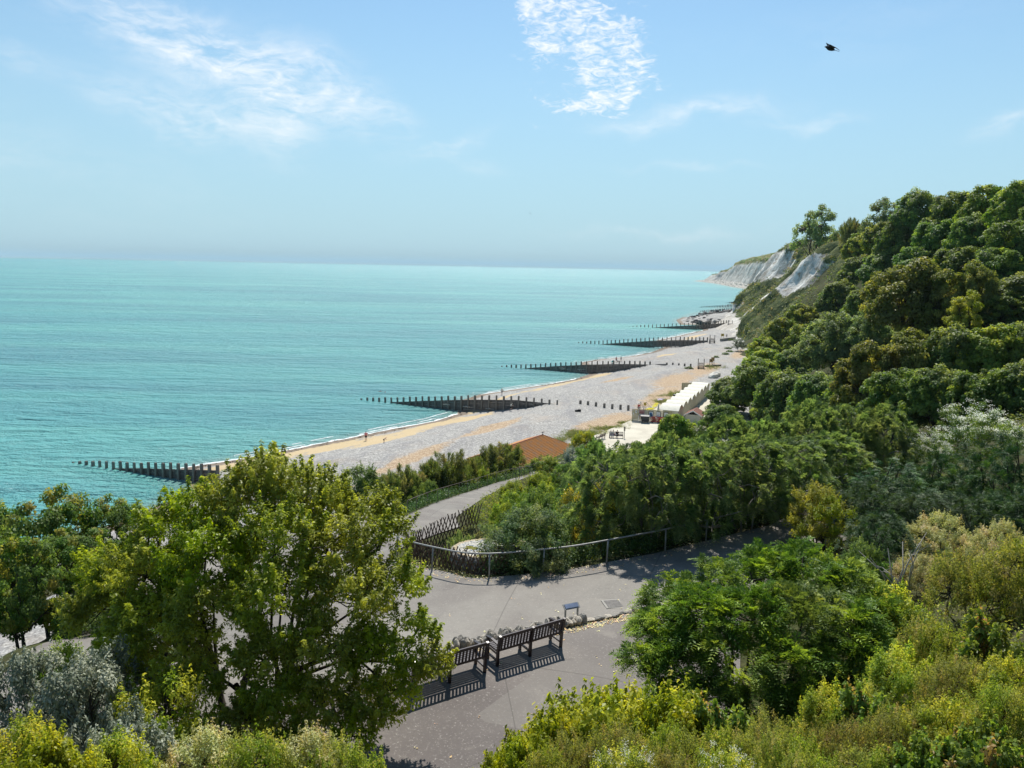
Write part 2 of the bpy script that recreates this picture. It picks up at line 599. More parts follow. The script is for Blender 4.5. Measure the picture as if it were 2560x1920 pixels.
L['golden'] = leaf_mat('golden_green_leaves', (0.10, 0.145, 0.015), (0.185, 0.215, 0.024), (0.225, 0.235, 0.026), 0.25)
L['silver'] = leaf_mat('silver_grey_leaves', (0.075, 0.095, 0.062), (0.17, 0.19, 0.14), (0.20, 0.215, 0.16), 0.25, trans=0.22, rough=0.5, spec=0.25, tr_tint=(1, 1, .8))
L['yellowgreen'] = leaf_mat('yellow_green_shrub_leaves', (0.105, 0.145, 0.013), (0.195, 0.225, 0.018), (0.25, 0.255, 0.016), 0.22, rough=0.4)
L['scrub'] = leaf_mat('fine_scrub_leaves', (0.095, 0.125, 0.020), (0.185, 0.205, 0.038), (0.215, 0.19, 0.065), 0.22)
L['scrub_green'] = leaf_mat('fresh_scrub_leaves', (0.095, 0.145, 0.020), (0.20, 0.24, 0.035), (0.29, 0.28, 0.05), 0.25)
L['bramble'] = leaf_mat('bramble_leaves', (0.055, 0.095, 0.016), (0.13, 0.18, 0.03), (0.19, 0.12, 0.045), 0.12, rough=.4, spec=.3)
L['heath'] = leaf_mat('brown_olive_heath', (0.085, 0.105, 0.024), (0.175, 0.185, 0.045), (0.19, 0.155, 0.055), 0.2)
L['pale'] = leaf_mat('pale_variegated_leaves', (0.19, 0.20, 0.09), (0.30, 0.30, 0.14), (0.32, 0.26, 0.15), 0.2, trans=0.35)
L['lavender'] = leaf_mat('lavender_leaves', (0.115, 0.165, 0.065), (0.205, 0.25, 0.11), (0.20, 0.23, 0.16), 0.2)
L['box'] = leaf_mat('box_hedge_leaves', (0.03, 0.055, 0.014), (0.07, 0.11, 0.025))
L['ivy'] = leaf_mat('ivy_leaves', (0.020, 0.042, 0.013), (0.055, 0.092, 0.028), (0.05, 0.08, 0.02), 0.15, rough=0.5, spec=0.15, trans=.3)
L['under'] = leaf_mat('undergrowth_leaves', (0.035, 0.062, 0.016), (0.085, 0.115, 0.03), (0.12, 0.13, 0.04), 0.2)
L['grass'] = leaf_mat('dry_grass_blades', (0.12, 0.145, 0.04), (0.26, 0.24, 0.10), (0.34, 0.29, 0.15), 0.3)
L['cliff'] = leaf_mat('cliff_scrub_leaves', (0.060, 0.088, 0.022), (0.125, 0.15, 0.036), (0.18, 0.145, 0.07), 0.25)
L['yucca'] = leaf_mat('straw_green_sword_leaves', (0.20, 0.19, 0.06), (0.36, 0.31, 0.13))
L['flower_white'] = leaf_mat('white_blossom', (0.43, 0.43, 0.36), (0.50, 0.49, 0.42), trans=0.3, tr_tint=(1, 1, .9))
L['flower_yellow'] = leaf_mat('yellow_blossom', (0.62, 0.42, 0.02), (0.75, 0.55, 0.03), trans=0.3, tr_tint=(1, 1, .8))
L['flower_lilac'] = leaf_mat('lilac_blossom', (0.40, 0.32, 0.46), (0.52, 0.44, 0.56), trans=0.3, tr_tint=(1, 1, 1))
L['litter'] = leaf_mat('fallen_dry_leaves', (0.38, 0.26, 0.11), (0.60, 0.47, 0.24), (0.30, 0.16, 0.08), 0.3, trans=0.1, tr_tint=(1, 1, .8))
L['weed'] = leaf_mat('dark_seaweed', (0.03, 0.026, 0.016), (0.07, 0.055, 0.03), trans=0.1, tr_tint=(1, 1, .8))

# ------------------------------------------------------------------ numeric terrain
def seg_dist(x, y, pts, closed=False):
    """distance to a polyline and the index/parameter of the closest point"""
    best = np.full(x.shape, 1e9)
    bi = np.zeros(x.shape, int)
    bt = np.zeros(x.shape)
    n = len(pts)
    for i in range(n if closed else n - 1):
        ax, ay = pts[i][:2]
        bx, by = pts[(i + 1) % n][:2]
        ux, uy = bx - ax, by - ay
        l2 = ux * ux + uy * uy + 1e-12
        t = np.clip(((x - ax) * ux + (y - ay) * uy) / l2, 0, 1)
        d = np.hypot(x - ax - t * ux, y - ay - t * uy)
        m = d < best
        best = np.where(m, d, best)
        bi = np.where(m, i, bi)
        bt = np.where(m, t, bt)
    return best, bi, bt


def inside(x, y, poly):
    c = np.zeros(x.shape, bool)
    n = len(poly)
    for i in range(n):
        ax, ay = poly[i][:2]
        bx, by = poly[(i + 1) % n][:2]
        cond = (ay > y) != (by > y)
        with np.errstate(divide='ignore', invalid='ignore'):
            xi = (bx - ax) * (y - ay) / (by - ay + 1e-12) + ax
        c ^= cond & (x < xi)
    return c


def sstep(v, a, b):
    t = np.clip((v - a) / (b - a), 0, 1)
    return t * t * (3 - 2 * t)


def vnoise(x, y, seed=0):
    """cheap smooth value noise"""
    xi, yi = np.floor(x).astype(np.int64), np.floor(y).astype(np.int64)
    fx, fy = x - xi, y - yi
    fx, fy = fx * fx * (3 - 2 * fx), fy * fy * (3 - 2 * fy)

    def h(i, j):
        n = (i * 374761393 + j * 668265263 + seed * 974634777) & 0xffffffff
        n = ((n ^ (n >> 13)) * 1274126177) & 0xffffffff
        return ((n ^ (n >> 16)) & 0xffff) / 65535.0
    a, b = h(xi, yi), h(xi + 1, yi)
    c, d = h(xi, yi + 1), h(xi + 1, yi + 1)
    return (a + (b - a) * fx) * (1 - fy) + (c + (d - c) * fx) * fy


def fbm(x, y, seed=0, o=4):
    s, a, t = 0, 1.0, 0
    for i in range(o):
        s = s + a * vnoise(x * 2 ** i, y * 2 ** i, seed + i * 7)
        t += a
        a *= 0.5
    return s / t


def PS(sx, sy, z):
    """from source pixels (2560 wide)"""
    return P(sx * S, sy * S, z)


# shoreline (z = 0), sawtoothed between the groynes
SHORE = [(-105, 0), (-84, 22), (-60, 58), (-48, 88), (-44, 102)]
SHORE += [tuple(PS(*p, 0)[:2]) for p in [(446, 1171), (600, 1148), (692, 1130), (792, 1110), (900, 1089), (997, 1069), (1080, 1053), (1143, 1035),
                                        (1155, 1000), (1200, 986), (1290, 972), (1390, 957), (1440, 947), (1473, 936),
                                        (1450, 906), (1490, 899), (1580, 890), (1630, 880), (1660, 868),
                                        (1640, 851), (1706, 837), (1757, 826),
                                        (1760, 812), (1700, 812), (1690, 800), (1730, 784), (1790, 772), (1830, 760), (1843, 750), (1850, 741)]]
COAST = [tuple(PS(*p, 0)[:2]) for p in [(1872, 726), (1845, 722), (1812, 717), (1775, 709), (1745, 704.5), (1718, 702)]]
SHORE += COAST + [(520, 2050), (700, 2300), (1100, 2600), (2200, 3000)]
_seap = SHORE + [(2200, 9000), (-4000, 9000), (-4000, -2000), (-105, -2000)]


def shore_d(x, y):
    """signed distance to the shoreline, positive on land"""
    d, _, _ = seg_dist(x, y, SHORE)
    return np.where(inside(x, y, _seap), -d, d)


def beach_z(x, y, d=None):
    if d is None:
        d = shore_d(x, y)
    z = np.interp(d, [-60, 0, 8, 20, 27, 40, 60], [-5, 0, 0.75, 2.9, 3.7, 4.1, 4.2])
    wob = (fbm(x * .05, y * .05, 13, 2) - .5) * 5
    for c_, a_, w_ in ((9, .16, 1.0), (13.5, .2, 1.3), (19.5, .26, 1.6), (26.5, .3, 2.0)):
        z = z + a_ * np.exp(-((d + wob - c_) / w_) ** 2) * (d > 3)
    z = z + (fbm(x * .09, y * .09, 3, 3) - .5) * 0.5 * sstep(d, 4, 16) + (fbm(x * .4, y * .4, 5, 2) - .5) * 0.16 * sstep(d, 2, 8)
    return z


CTRL = np.array([
    (0, -6, 31), (0, 0, 30.3), (-8, -4, 30), (-6, 0, 29), (8, -3, 32), (10, 2, 31.3), (0, 3, 28.2), (2.5, 14, 21.1), (6.5, 17, 21.9), (12, 27, 22.6), (30, 20, 30), (20, 10, 30.5), (40, 10, 36), (-4, 6, 25), (-8, 13, 21), (-14, 10, 22), (-14, 5, 25), (-20, 12, 19.5), (-22, 0, 25), (-18, 38, 11), (-25, 45, 5), (-30, 40, 6), (-30, 10, 17), (-40, 20, 9), (-45, 40, 4.5), (-45, 0, 16), (-60, 20, 4), (-15, 46, 10.5), (-20, 52, 4.8), (-2, 70, 7.5), (24, 80, 9.5), (30, 36, 26), (50, 50, 32), (80, 110, 33), (80, 80, 36), (110, 100, 44), (60, 140, 17), (60, 185, 7), (88, 270, 6), (105, 270, 24), (96, 305, 5), (112, 305, 24), (135, 305, 42), (150, 230, 46), (150, 150, 48), (150, 100, 52), (100, 50, 48), (100, 0, 52), (60, 0, 44), (170, 305, 52), (200, 200, 56), (200, 60, 60), (210, 330, 60), (30, -10, 38), (-20, 90, 2), (-12, 105, 2), (0, 118, 2), (8, 135, 2), (20, 150, 2), (34, 172, 2), (42, 190, 2), (60, 232, 2), (72, 262, 2), (82, 300, 2), (-40, 70, 2), (-60, 50, 1), (-40, 100, 0), (-10, 140, 0), (30, 210, 0), (60, 290, 0), (-90, 20, -1), (70, 215, 4.5), (76, 230, 5), (88, 270, 5), (95, 300, 4), (100, 330, 3), (108, 345, 3), (112, 300, 24), (130, 300, 41), (120, 330, 26), (140, 335, 44), (105, 285, 18)], dtype=float)
# ground under the crowns, softer
CTRL_SOFT = np.array([
    (125.6, 322, 40.3), (123.7, 285, 42.1), (114, 240, 39.9), (105.7, 205, 40.2), (101.3, 180, 38.3), (100.1, 165, 39.4), (96.7, 150, 39.5), (97.3, 140, 37.4), (121.9, 270, 32.7), (111, 235, 36.1), (102, 205, 33.8), (95.6, 175, 32.5), (93.7, 158, 32.4), (89.8, 140, 31.6), (110.4, 245, 23.3), (98.4, 205, 24.1), (90, 172, 26.3), (87.7, 152, 26.3), (84.1, 134, 26.8), (96.1, 225, 16.2), (85.2, 185, 16.1), (57.2, 112, 21.4), (61, 108, 24.1), (64.1, 106, 27), (60.1, 101, 23.8), (66.3, 104, 21.4), (89.1, 235, 10.3), (78.7, 222, 6.7), (77.5, 200, 6.5), (76.4, 182, 10.2), (68.1, 205, 3.5), (55.8, 168, 3.5), (60.7, 162, 4.2), (54.1, 128, 13.4), (57.9, 124, 16.9), (42.4, 146, 1.3), (45.1, 138, 4.5), (44.5, 122, 5), (45.7, 112, 7.5), (36, 128, 1.4), (41.8, 88, 15.5), (45.4, 86, 17.3), (48.9, 84, 18), (51.9, 82, 18.6), (56.1, 82, 19), (42, 92, 12.5), (38.9, 76, 15.3), (40.8, 72, 15.8), (42.7, 68, 16.7), (45, 66, 17.6), (27.1, 108, 5.7), (20.4, 92, 8), (7.7, 66, 11), (10.4, 64, 11.8), (13.8, 66, 11.7), (16.4, 64, 12.5), (19.3, 64, 13.8), (22.2, 64, 14), (24.9, 63, 15.1), (27.1, 61, 16), (28.2, 57, 16.5), (7.4, 52, 13.8), (9.9, 50, 14.4), (13, 50, 14.9), (15.7, 49, 15.5), (18, 48, 16.3), (19.8, 46, 17.3), (5.5, 41, 16.9), (4.2, 43, 16.8), (7, 37, 18), (8.9, 37.5, 17.7), (11, 38, 17.8), (13, 38.5, 18), (15.2, 39, 18.4), (0.8, 36, 17.4), (0.2, 45, 15.4), (2.3, 46, 15.6), (2.6, 33.5, 18.3), (6.5, 74, 10.4), (4, 82, 6.7), (9.5, 96, 8.3), (5.1, 72, 8.9), (-13.2, 66, 9.6), (-9.4, 64, 10.1), (-5.8, 68, 10.5), (-3.8, 71, 10.6), (-0.8, 78, 8), (-6.5, 60, 12.4), (-2.7, 70, 10.4), (19.3, 37, 18.1), (16.3, 33, 18.9), (22, 38, 18.5), (22.1, 35, 19.4), (22.4, 33, 20.4), (17, 30, 19.2), (17.8, 28, 19.9), (20, 29, 19.9), (29, 46, 18.5), (23.7, 42, 21), (11.8, 27.5, 20.9), (8.8, 20.5, 22.4), (13.3, 22.5, 22.6), (11.3, 20, 22.9), (14.1, 21, 23.3), (10.6, 16.5, 23.8), (10.9, 15.5, 24.7), (8.6, 16, 23.8), (-18.5, 29, 15.1), (-16.8, 30.5, 17.3), (-22.2, 30, 15.3), (-16.7, 24.5, 18.1), (-8.9, 14.2, 21.6), (-8.9, 15.6, 22.2), (-10.6, 15.4, 22.1), (-11, 17.5, 21), (-10.1, 18.5, 20.8), (-7.2, 14.6, 22.1), (-8.2, 11.6, 23.6), (-7.2, 10.6, 24), (-6.7, 12.6, 22.6), (-6.5, 11.4, 23.1), (-5.5, 12.2, 22.5), (-4.4, 12, 22.5), (-3.7, 12.6, 22.3), (-2.9, 12.2, 22.6), (1.4, 13.2, 23), (0.7, 12.2, 23.2), (0.1, 11.4, 23.2), (2.1, 13, 23.2), (2.9, 13.2, 23.3), (3.1, 12, 23.5), (3.7, 11.8, 23.7), (1.1, 10.8, 23.7), (1.8, 10.6, 23.9), (2.5, 10.4, 24.1), (3.2, 10.2, 24.2), (4.2, 11, 23.9), (5.5, 11.8, 24.1), (3, 9, 24.8), (1.6, 9.2, 24.6), (0.7, 9.8, 24.2), (2.2, 9.2, 24.6), (4, 9.6, 24.6), (4.9, 9.8, 24.6), (5.6, 9.8, 24.7), (6.1, 9.6, 25.1), (6.6, 9.4, 25.4), (7.1, 12.6, 23.9), (8.1, 13.2, 24.1), (8.2, 12, 25), (7.2, 11.2, 24.6), (7.7, 10.8, 25.1), (5.8, 11.2, 24.3), (4.8, 7.9, 25.7), (5.3, 7.7, 26), (4.4, 8.2, 25.4), (3.8, 8.4, 25.2)], dtype=float)
_px, _py, _pz = (np.r_[CTRL[:, k], CTRL_SOFT[:, k]] for k in range(3))
_ridge = np.r_[np.full(len(CTRL), .15), np.full(len(CTRL_SOFT), 3.0)]
_n = len(_px)
_K = np.hypot(_px[:, None] - _px[None], _py[:, None] - _py[None])
_A = np.zeros((_n + 3, _n + 3))
_A[:_n, :_n] = -np.sqrt(_K ** 2 + 1.5 ** 2) + np.diag(_ridge)
_A[:_n, -3:] = np.c_[np.ones(_n), _px, _py]
_A[-3:, :_n] = _A[:_n, -3:].T
_W = np.linalg.solve(_A, np.r_[_pz, 0, 0, 0])


def rbf(x, y):
    z = _W[-3] + _W[-2] * x + _W[-1] * y
    for i in range(_n):
        z = z - _W[i] * np.sqrt((x - _px[i]) ** 2 + (y - _py[i]) ** 2 + 2.25)
    return z


# walkways: terrace, path and ramp, one connected asphalt surface
def ramp_z(px):
    return 16.3 - (px - 880) / 260.0 * 5.8


EDGE_IN = [P(x, y, z)[:2] for x, y, z in [(1669, 1136, 21.4), (1417, 1198, 21.1), (1239, 1237, 20.8), (1085, 1256, 20.6), (1014, 1261, 20.5), (964, 1249, 20.35), (915, 1242, 20.2)]]
RAMP_IN = [P(x, y, ramp_z(x))[:2] for x, y in [(985, 1158), (1045, 1095), (1085, 1065), (1130, 1040)]]
RAMP_OUT = [P(x, y, ramp_z(x))[:2] for x, y in [(1142, 1021), (1070, 1040), (1000, 1057), (940, 1072), (880, 1092)]]
WALK = [(-12.5, 13.6), (-4, 13.8), (2.5, 14.2), (5, 16.2), (6.3, 19), (7.5, 23), (11, 27.2), (14.3, 29.4), (16.2, 33), (14.2, 33.8)] + [tuple(p) for p in EDGE_IN] + \
       [(-4.6, 29.0), (-4.9, 30.2), (-4.0, 31.6), (-2.2, 33.4), (-1.6, 36)] + [tuple(p) for p in RAMP_IN] + [(6.5, 92), (3.2, 92)] + [tuple(p) for p in RAMP_OUT] + \
       [(-13, 43.5), (-15.5, 37), (-15.5, 28), (-14.5, 19)]
WZ = np.array([(18, 33, 21.7), (13, 31, 21.5), (8, 27, 21.2), (3, 25, 20.95), (-2, 26, 20.65), (-6, 27, 20.2), (-9, 29, 19.5), (-11, 33, 18.5), (-10, 38, 17.3), (-6.5, 42.5, 16.4),
               (-3, 50, 15.0), (0, 60, 13.1), (2, 70, 11.5), (3.5, 80, 9.7), (5, 91, 7.6), (0, 18, 21), (3, 20, 21.0), (5, 20.5, 21.05), (-4, 16.5, 20.95), (-8, 18, 20.6), (-12, 20, 19.9), (-12, 27, 18.8), (2, 15, 21.05)])


def _dense(p):
    p = np.array(p, float)
    q = np.r_[0, np.cumsum(np.hypot(*np.diff(p[:, :2], axis=0).T))]
    t = np.arange(0, q[-1], .9)
    return np.c_[[np.interp(t, q, p[:, k]) for k in range(3)]].T


WZD = np.concatenate([_dense(WZ[:15]), WZ[15:]])


def walk_z(x, y):
    x, y = np.asarray(x, float), np.asarray(y, float)
    sh = x.shape
    d2 = (x.reshape(-1, 1) - WZD[None, :, 0]) ** 2 + (y.reshape(-1, 1) - WZD[None, :, 1]) ** 2
    w_ = np.exp(-(d2 - d2.min(1, keepdims=True)) / 9.0)
    return ((w_ * WZD[None, :, 2]).sum(1) / w_.sum(1)).reshape(sh)


def hill_z(x, y, bumps=True):
    z = rbf(x, y)
    d, _, _ = seg_dist(x, y, WALK, True)
    d = np.where(inside(x, y, WALK), 0, d)
    m = 1 - sstep(d, 0.15, 3.0)
    if bumps:
        z = z + (fbm(x * .15, y * .15, 11, 3) - .5) * 1.0 * sstep(d, 1, 8)
    return z * (1 - m) + walk_z(x, y) * m


def ground(x, y):
    x, y = np.atleast_1d(np.asarray(x, float)), np.atleast_1d(np.asarray(y, float))
    h = np.where((y < 290) & (x < 230) & (y > -20), hill_z(x, y), -9)
    b = np.where(y < 520, beach_z(x, y), 0)
    return np.maximum(h, b)


def gz(x, y):
    return float(ground(x, y)[0])


def hit(px, py, t0=6.0, t1=900.0, f=ground):
    """first point where the view ray through a display pixel meets the ground"""
    r = ray(px, py)
    ts = np.concatenate([np.linspace(t0, 60, 500), np.linspace(60.05, 260, 700), np.linspace(260.2, t1, 500)])
    ts = ts[ts >= t0]
    p = r[None] * ts[:, None] + np.array([0, 0, H])
    g = f(p[:, 0], p[:, 1])
    k = np.argmax(p[:, 2] < g)
    if k == 0:
        return p[-1]
    a, b = p[k - 1], p[k]
    da, db = a[2] - g[k - 1], g[k] - b[2]
    q = a + (b - a) * da / (da + db + 1e-9)
    return q


def hits(sx, sy, **k):
    return hit(sx * S, sy * S, **k)


# ------------------------------------------------------------------ setting: sea
def grid_mesh(name, xs, ys, zf, mats, attrs=None, keep=None, smooth=True):
    X, Y = np.meshgrid(xs, ys)
    x, y = X.ravel(), Y.ravel()
    z = zf(x, y)
    nx, ny = len(xs), len(ys)
    i = np.arange((ny - 1) * (nx - 1))
    r, c = i // (nx - 1), i % (nx - 1)
    a = r * nx + c
    f = np.stack([a, a + 1, a + nx + 1, a + nx], 1)
    if keep is not None:
        k = keep(x, y, z)
        f = f[k[f].any(axis=1)]
    at = {n: fn(x, y, z) for n, fn in (attrs or {}).items()}
    used = np.zeros(len(x), bool)
    used[f.ravel()] = True
    remap = np.cumsum(used) - 1
    return np_mesh(name, np.c_[x, y, z][used], remap[f], mats, {n: v[used] for n, v in at.items()}, smooth)


def axis(lo, a, b, hi, step, grow=1.28):
    core = list(np.arange(a, b + step, step))
    s, v, left = step, a, []
    while v > lo:
        s *= grow
        v -= s
        left.append(v)
    s, v, right = step, core[-1], []
    while v < hi:
        s *= grow
        v += s
        right.append(v)
    return np.array(left[::-1] + core + right)


m, t = new_mat('sea_water')
p = t.pos()
d = t.attr('shore', 'Fac')
rot = R(-12)
pw = t.mapping(p, rot=(0, 0, rot), scale=(0.34, 1.0, 1.0))
pw2 = t.mapping(p, rot=(0, 0, R(14)), scale=(0.5, 1.0, 1.0))
big = t.noise(t.mapping(p, rot=(0, 0, R(-8)), scale=(0.005, 0.022, 1)), 1.0, 5.0, 0.55, 0.4)
band = t.noise(t.mapping(p, rot=(0, 0, R(-5)), scale=(0.0016, 0.014, 1)), 1.0, 4.0, 0.6)
deep, mid, lite = (0.042, 0.25, 0.275), (0.062, 0.335, 0.325), (0.12, 0.43, 0.37)
col = t.mix(t.smooth(big, 0.38, 0.62), deep, mid)
col = t.mix(t.math('MULTIPLY', t.smooth(band, 0.46, 0.66), 0.75), col, lite)
col = t.mix(t.smooth(d, 26.0, 3.0, 0.0, 0.45), col, (0.10, 0.34, 0.31))
col = t.mix(t.smooth(d, 5.0, 0.0, 0.0, 0.5), col, (0.22, 0.30, 0.25))
chop = t.noise(pw, 0.33, 3.0, 0.55, 0.3)
chop2 = t.noise(pw2, 1.1, 3.0, 0.6, 0.3)
chop3 = t.noise(p, 3.2, 2.0, 0.6)
swell = t.noise(t.mapping(p, rot=(0, 0, R(-16)), scale=(0.03, 0.11, 1.0)), 1.0, 3.0, 0.55, 0.3)
hgt = t.math('ADD', t.math('MULTIPLY', chop, 1.0), t.math('ADD', t.math('MULTIPLY', chop2, 0.55), t.math('MULTIPLY', chop3, 0.18)))
hgt = t.math('ADD', hgt, t.math('MULTIPLY', swell, 1.6))
nrm = t.bump(hgt, 1.0, 3.0)
# sparse white specks: small breaking crests, and sun glints painted into the water colour
cr = t.noise(t.mapping(p, rot=(0, 0, rot), scale=(0.30, 1.3, 1)), 1.3, 4.0, 0.65)
cap = t.smooth(t.math('MULTIPLY', cr, t.smooth(t.noise(p, 0.05, 2.0), 0.36, 0.6)), 0.64, 0.69)
col = t.mix(t.math('MULTIPLY', cap, 0.7), col, (0.75, 0.8, 0.8))
t.out(t.principled(col, 0.34, 0.5, nrm))
M['sea'] = m
sxs = axis(-45000, -130, 480, 45000, 6.0)
sys_ = axis(-200, 20, 560, 60000, 4.0, 1.22)
me = grid_mesh('sea', sxs, sys_, lambda x, y: np.zeros_like(x), M['sea'],
               {'shore': lambda x, y, z: np.repeat(np.clip(-shore_d(x, y), -2, 400)[:, None], 3, 1)},
               keep=lambda x, y, z: shore_d(x, y) < 14)
tag(mobj('sea', me), 'turquoise sea reaching to the hazy horizon', kind='structure')

# ------------------------------------------------------------------ setting: beach
m, t = new_mat('shingle_and_sand')
p = t.pos()
zr, zg, zb = t.sep(t.attr('zone'))      # r = wet/sand strip, g = golden sand, b = orange shingle
n_big = t.noise(p, 0.12, 4.0, 0.6)
spk = t.voro(p, 8.0, 'F1', 'Color')
sr, sg, sb = t.sep(spk)
spk2 = t.noise(p, 2.6, 7.0, 0.78)
peb = t.math('ADD', t.math('MULTIPLY', sr, 0.42), t.math('MULTIPLY', t.smooth(spk2, .30, .70), 0.58))
shing = t.ramp(peb, [(0.12, (0.14, 0.135, 0.128)), (0.40, (0.25, 0.24, 0.225)), (0.64, (0.345, 0.335, 0.31)), (0.90, (0.60, 0.58, 0.53))])
shing = t.mix(t.math('MULTIPLY', t.smooth(n_big, 0.5, 0.72), 0.45), shing, (0.36, 0.29, 0.225))
shing = t.mix(t.math('MULTIPLY', t.smooth(t.noise(t.mapping(p, rot=(0, 0, R(-32)), scale=(.30, .035, 1)), 1.0, 5.0, .65), 0.48, 0.66), 0.55), shing, (0.20, 0.195, 0.20))
orange = t.ramp(peb, [(0.15, (0.22, 0.145, 0.085)), (0.5, (0.36, 0.25, 0.145)), (0.85, (0.56, 0.45, 0.32))])
gold = t.mix(spk2, (0.40, 0.295, 0.155), (0.56, 0.44, 0.26))
wet = t.mix(peb, (0.13, 0.10, 0.075), (0.27, 0.215, 0.16))
edge = t.math('MULTIPLY', t.math('SUBTRACT', t.noise(p, 0.5, 6.0, 0.7), 0.5), 1.5)
col = t.mix(t.math('MULTIPLY', t.smooth(t.math('ADD', zb, edge), 0.30, 0.78), 0.9), shing, orange)
col = t.mix(t.math('MULTIPLY', t.smooth(t.math('ADD', zg, edge), 0.34, 0.70), 0.92), col, gold)
col = t.mix(t.smooth(t.math('ADD', zr, t.math('MULTIPLY', edge, 0.6)), 0.42, 0.62), col, wet)
t.out(t.principled(col, 0.9, 0.2, t.bump(peb, 0.5, 0.06)))
M['beach'] = m


def blob(x, y, pts):
    """soft union of ellipses given as (x, y, radius across, radius along, heading)"""
    v = np.zeros_like(x)
    for (cx, cy, ra, rb, hd) in pts:
        c, s = math.cos(hd), math.sin(hd)
        u, w_ = (x - cx) * c - (y - cy) * s, (x - cx) * s + (y - cy) * c
        v = np.maximum(v, 1.25 - np.hypot(u / ra, w_ / rb) * 0.75)
    return np.clip(v, 0, 1)


_or = []
for (sx, sy, ra, rb, hd) in [(1530, 1052, 3.6, 10, .5), (1480, 1062, 2.4, 7, .5), (1660, 985, 3.0, 20, .42), (1690, 950, 4.5, 17, .42), (1760, 925, 3.5, 16, .4), (1850, 885, 2.5, 18, .38),
                             (1545, 948, 1.5, 8, .6), (1230, 1070, 2, 12, .45), (1020, 1150, 1.5, 14, .4)]:
    q = hits(sx, sy, f=beach_z)
    _or.append((q[0], q[1], ra, rb, hd))
_gd = []
for (sx, sy, ra, rb, hd) in [(1080, 1062, 2.2, 11, .5), (1160, 1048, 2.0, 9, .75), (980, 1094, 2.3, 11, .5), (880, 1110, 2.3, 12, .62), (770, 1125, 2.2, 14, .62), (690, 1138, 2.2, 12, .62), (600, 1160, 2.0, 14, .62),
                             (1440, 950, 2.4, 14, .6), (1490, 940, 2.2, 7, .7), (1370, 968, 1.4, 12, .6), (1290, 985, 1.3, 12, .6), (1180, 1030, 1.6, 8, .75), (1665, 888, 1.8, 8, .5), (1740, 840, 3.5, 16, .42), (1290, 1135, 0.1, .1, 0)]:
    q = hits(sx, sy, f=beach_z)
    _gd.append((q[0], q[1], ra, rb, hd))


def zone_attr(x, y, z):
    d_ = shore_d(x, y)
    wetf = np.clip(1 - np.abs(d_ - 1.0) / 3.2, 0, 1) + 0.25 * np.clip(1 - np.abs(d_ - 5.5) / 3, 0, 1)
    gold_ = np.clip(blob(x, y, _gd), 0, 1)
    return np.c_[np.clip(wetf, 0, 1), gold_, blob(x, y, _or) * (d_ > 8)]


bxs = np.arange(-105, 150.1, 1.0)
bys = np.arange(0, 500.1, 1.25)
me = grid_mesh('beach', bxs, bys, beach_z, M['beach'], {'zone': zone_attr},
               keep=lambda x, y, z: (z > -1.6) & (z > rbf(x, y) - 2.5) & (shore_d(x, y) < 75))
tag(mobj('beach', me), 'grey shingle beach with strips of golden sand', kind='structure')

# ------------------------------------------------------------------ setting: hillside
m, t = new_mat('hillside_soil')
p = t.pos()
n1 = t.noise(p, 0.5, 5.0, 0.65)
n2 = t.noise(p, 4.0, 4.0, 0.7)
col = t.mix(t.smooth(n1, 0.35, 0.65), (0.045, 0.042, 0.02), (0.05, 0.062, 0.02))
col = t.mix(t.math('MULTIPLY', t.smooth(n2, 0.45, 0.75), 0.7), col, (0.085, 0.085, 0.032))
t.out(t.principled(col, 0.95, 0.1, t.bump(n2, 0.7, 0.15)))
M['soil'] = m


def soil_z(x, y):
    z = hill_z(x, y)
    d, _, _ = seg_dist(x, y, WALK, True)
    ins = inside(x, y, WALK)
    return z - np.where(ins, 0.25 * sstep(d, 0.2, 0.9), 0.0)


hxs = np.concatenate([np.arange(-62, -24, 1.6), np.arange(-24, 24, 0.55), np.arange(24, 70, 1.4), np.arange(70, 231, 4.0)])
hys = np.concatenate([np.arange(-14, 44, 0.55), np.arange(44, 110, 1.2), np.arange(110, 291, 3.0)])
me = grid_mesh('hillside', hxs, hys, soil_z, M['soil'], keep=lambda x, y, z: z > beach_z(x, y) - 1.2)
tag(mobj('hillside', me), 'steep wooded hillside above the beach', kind='structure')

# ------------------------------------------------------------------ setting: asphalt walkways
m, t = new_mat('worn_asphalt')
p = t.pos()
n1 = t.noise(p, 0.35, 5.0, 0.6)
n2 = t.noise(p, 15.0, 4.0, 0.8)
n3 = t.noise(p, 2.2, 4.0, 0.65)
px_, py_, pz_ = t.sep(p)
col = t.mix(t.smooth(n1, 0.36, 0.66), (0.165, 0.150, 0.136), (0.225, 0.210, 0.186))
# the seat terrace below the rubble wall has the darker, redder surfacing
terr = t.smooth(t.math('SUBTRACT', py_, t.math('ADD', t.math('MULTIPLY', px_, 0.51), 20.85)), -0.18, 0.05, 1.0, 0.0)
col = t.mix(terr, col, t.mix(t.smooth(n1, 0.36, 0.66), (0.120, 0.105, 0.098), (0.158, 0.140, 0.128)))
col = t.mix(t.math('MULTIPLY', t.smooth(n3, 0.5, 0.75), 0.28), col, (0.115, 0.105, 0.095))
col = t.mix(t.smooth(n2, 0.56, 0.68, 0.0, 0.6), col, (0.40, 0.375, 0.34))
col = t.mix(t.smooth(n2, 0.42, 0.30, 0.0, 0.5), col, (0.07, 0.064, 0.06))
pv_ = t.n('ShaderNodeTexVoronoi', feature='F1', distance='CHEBYCHEV')
t.put(pv_.inputs['Vector'], t.mapping(p, rot=(0, 0, .45), scale=(.22, .34, .22)))
pv_.inputs['Scale'].default_value = 1.0
pr_, pg_, pb2_ = t.sep(pv_.outputs['Color'])
col = t.mix(t.smooth(pr_, .70, .74, 0.0, .30), col, (0.12, 0.112, 0.104))
col = t.mix(t.smooth(pg_, .80, .83, 0.0, .25), col, (0.27, 0.25, 0.22))
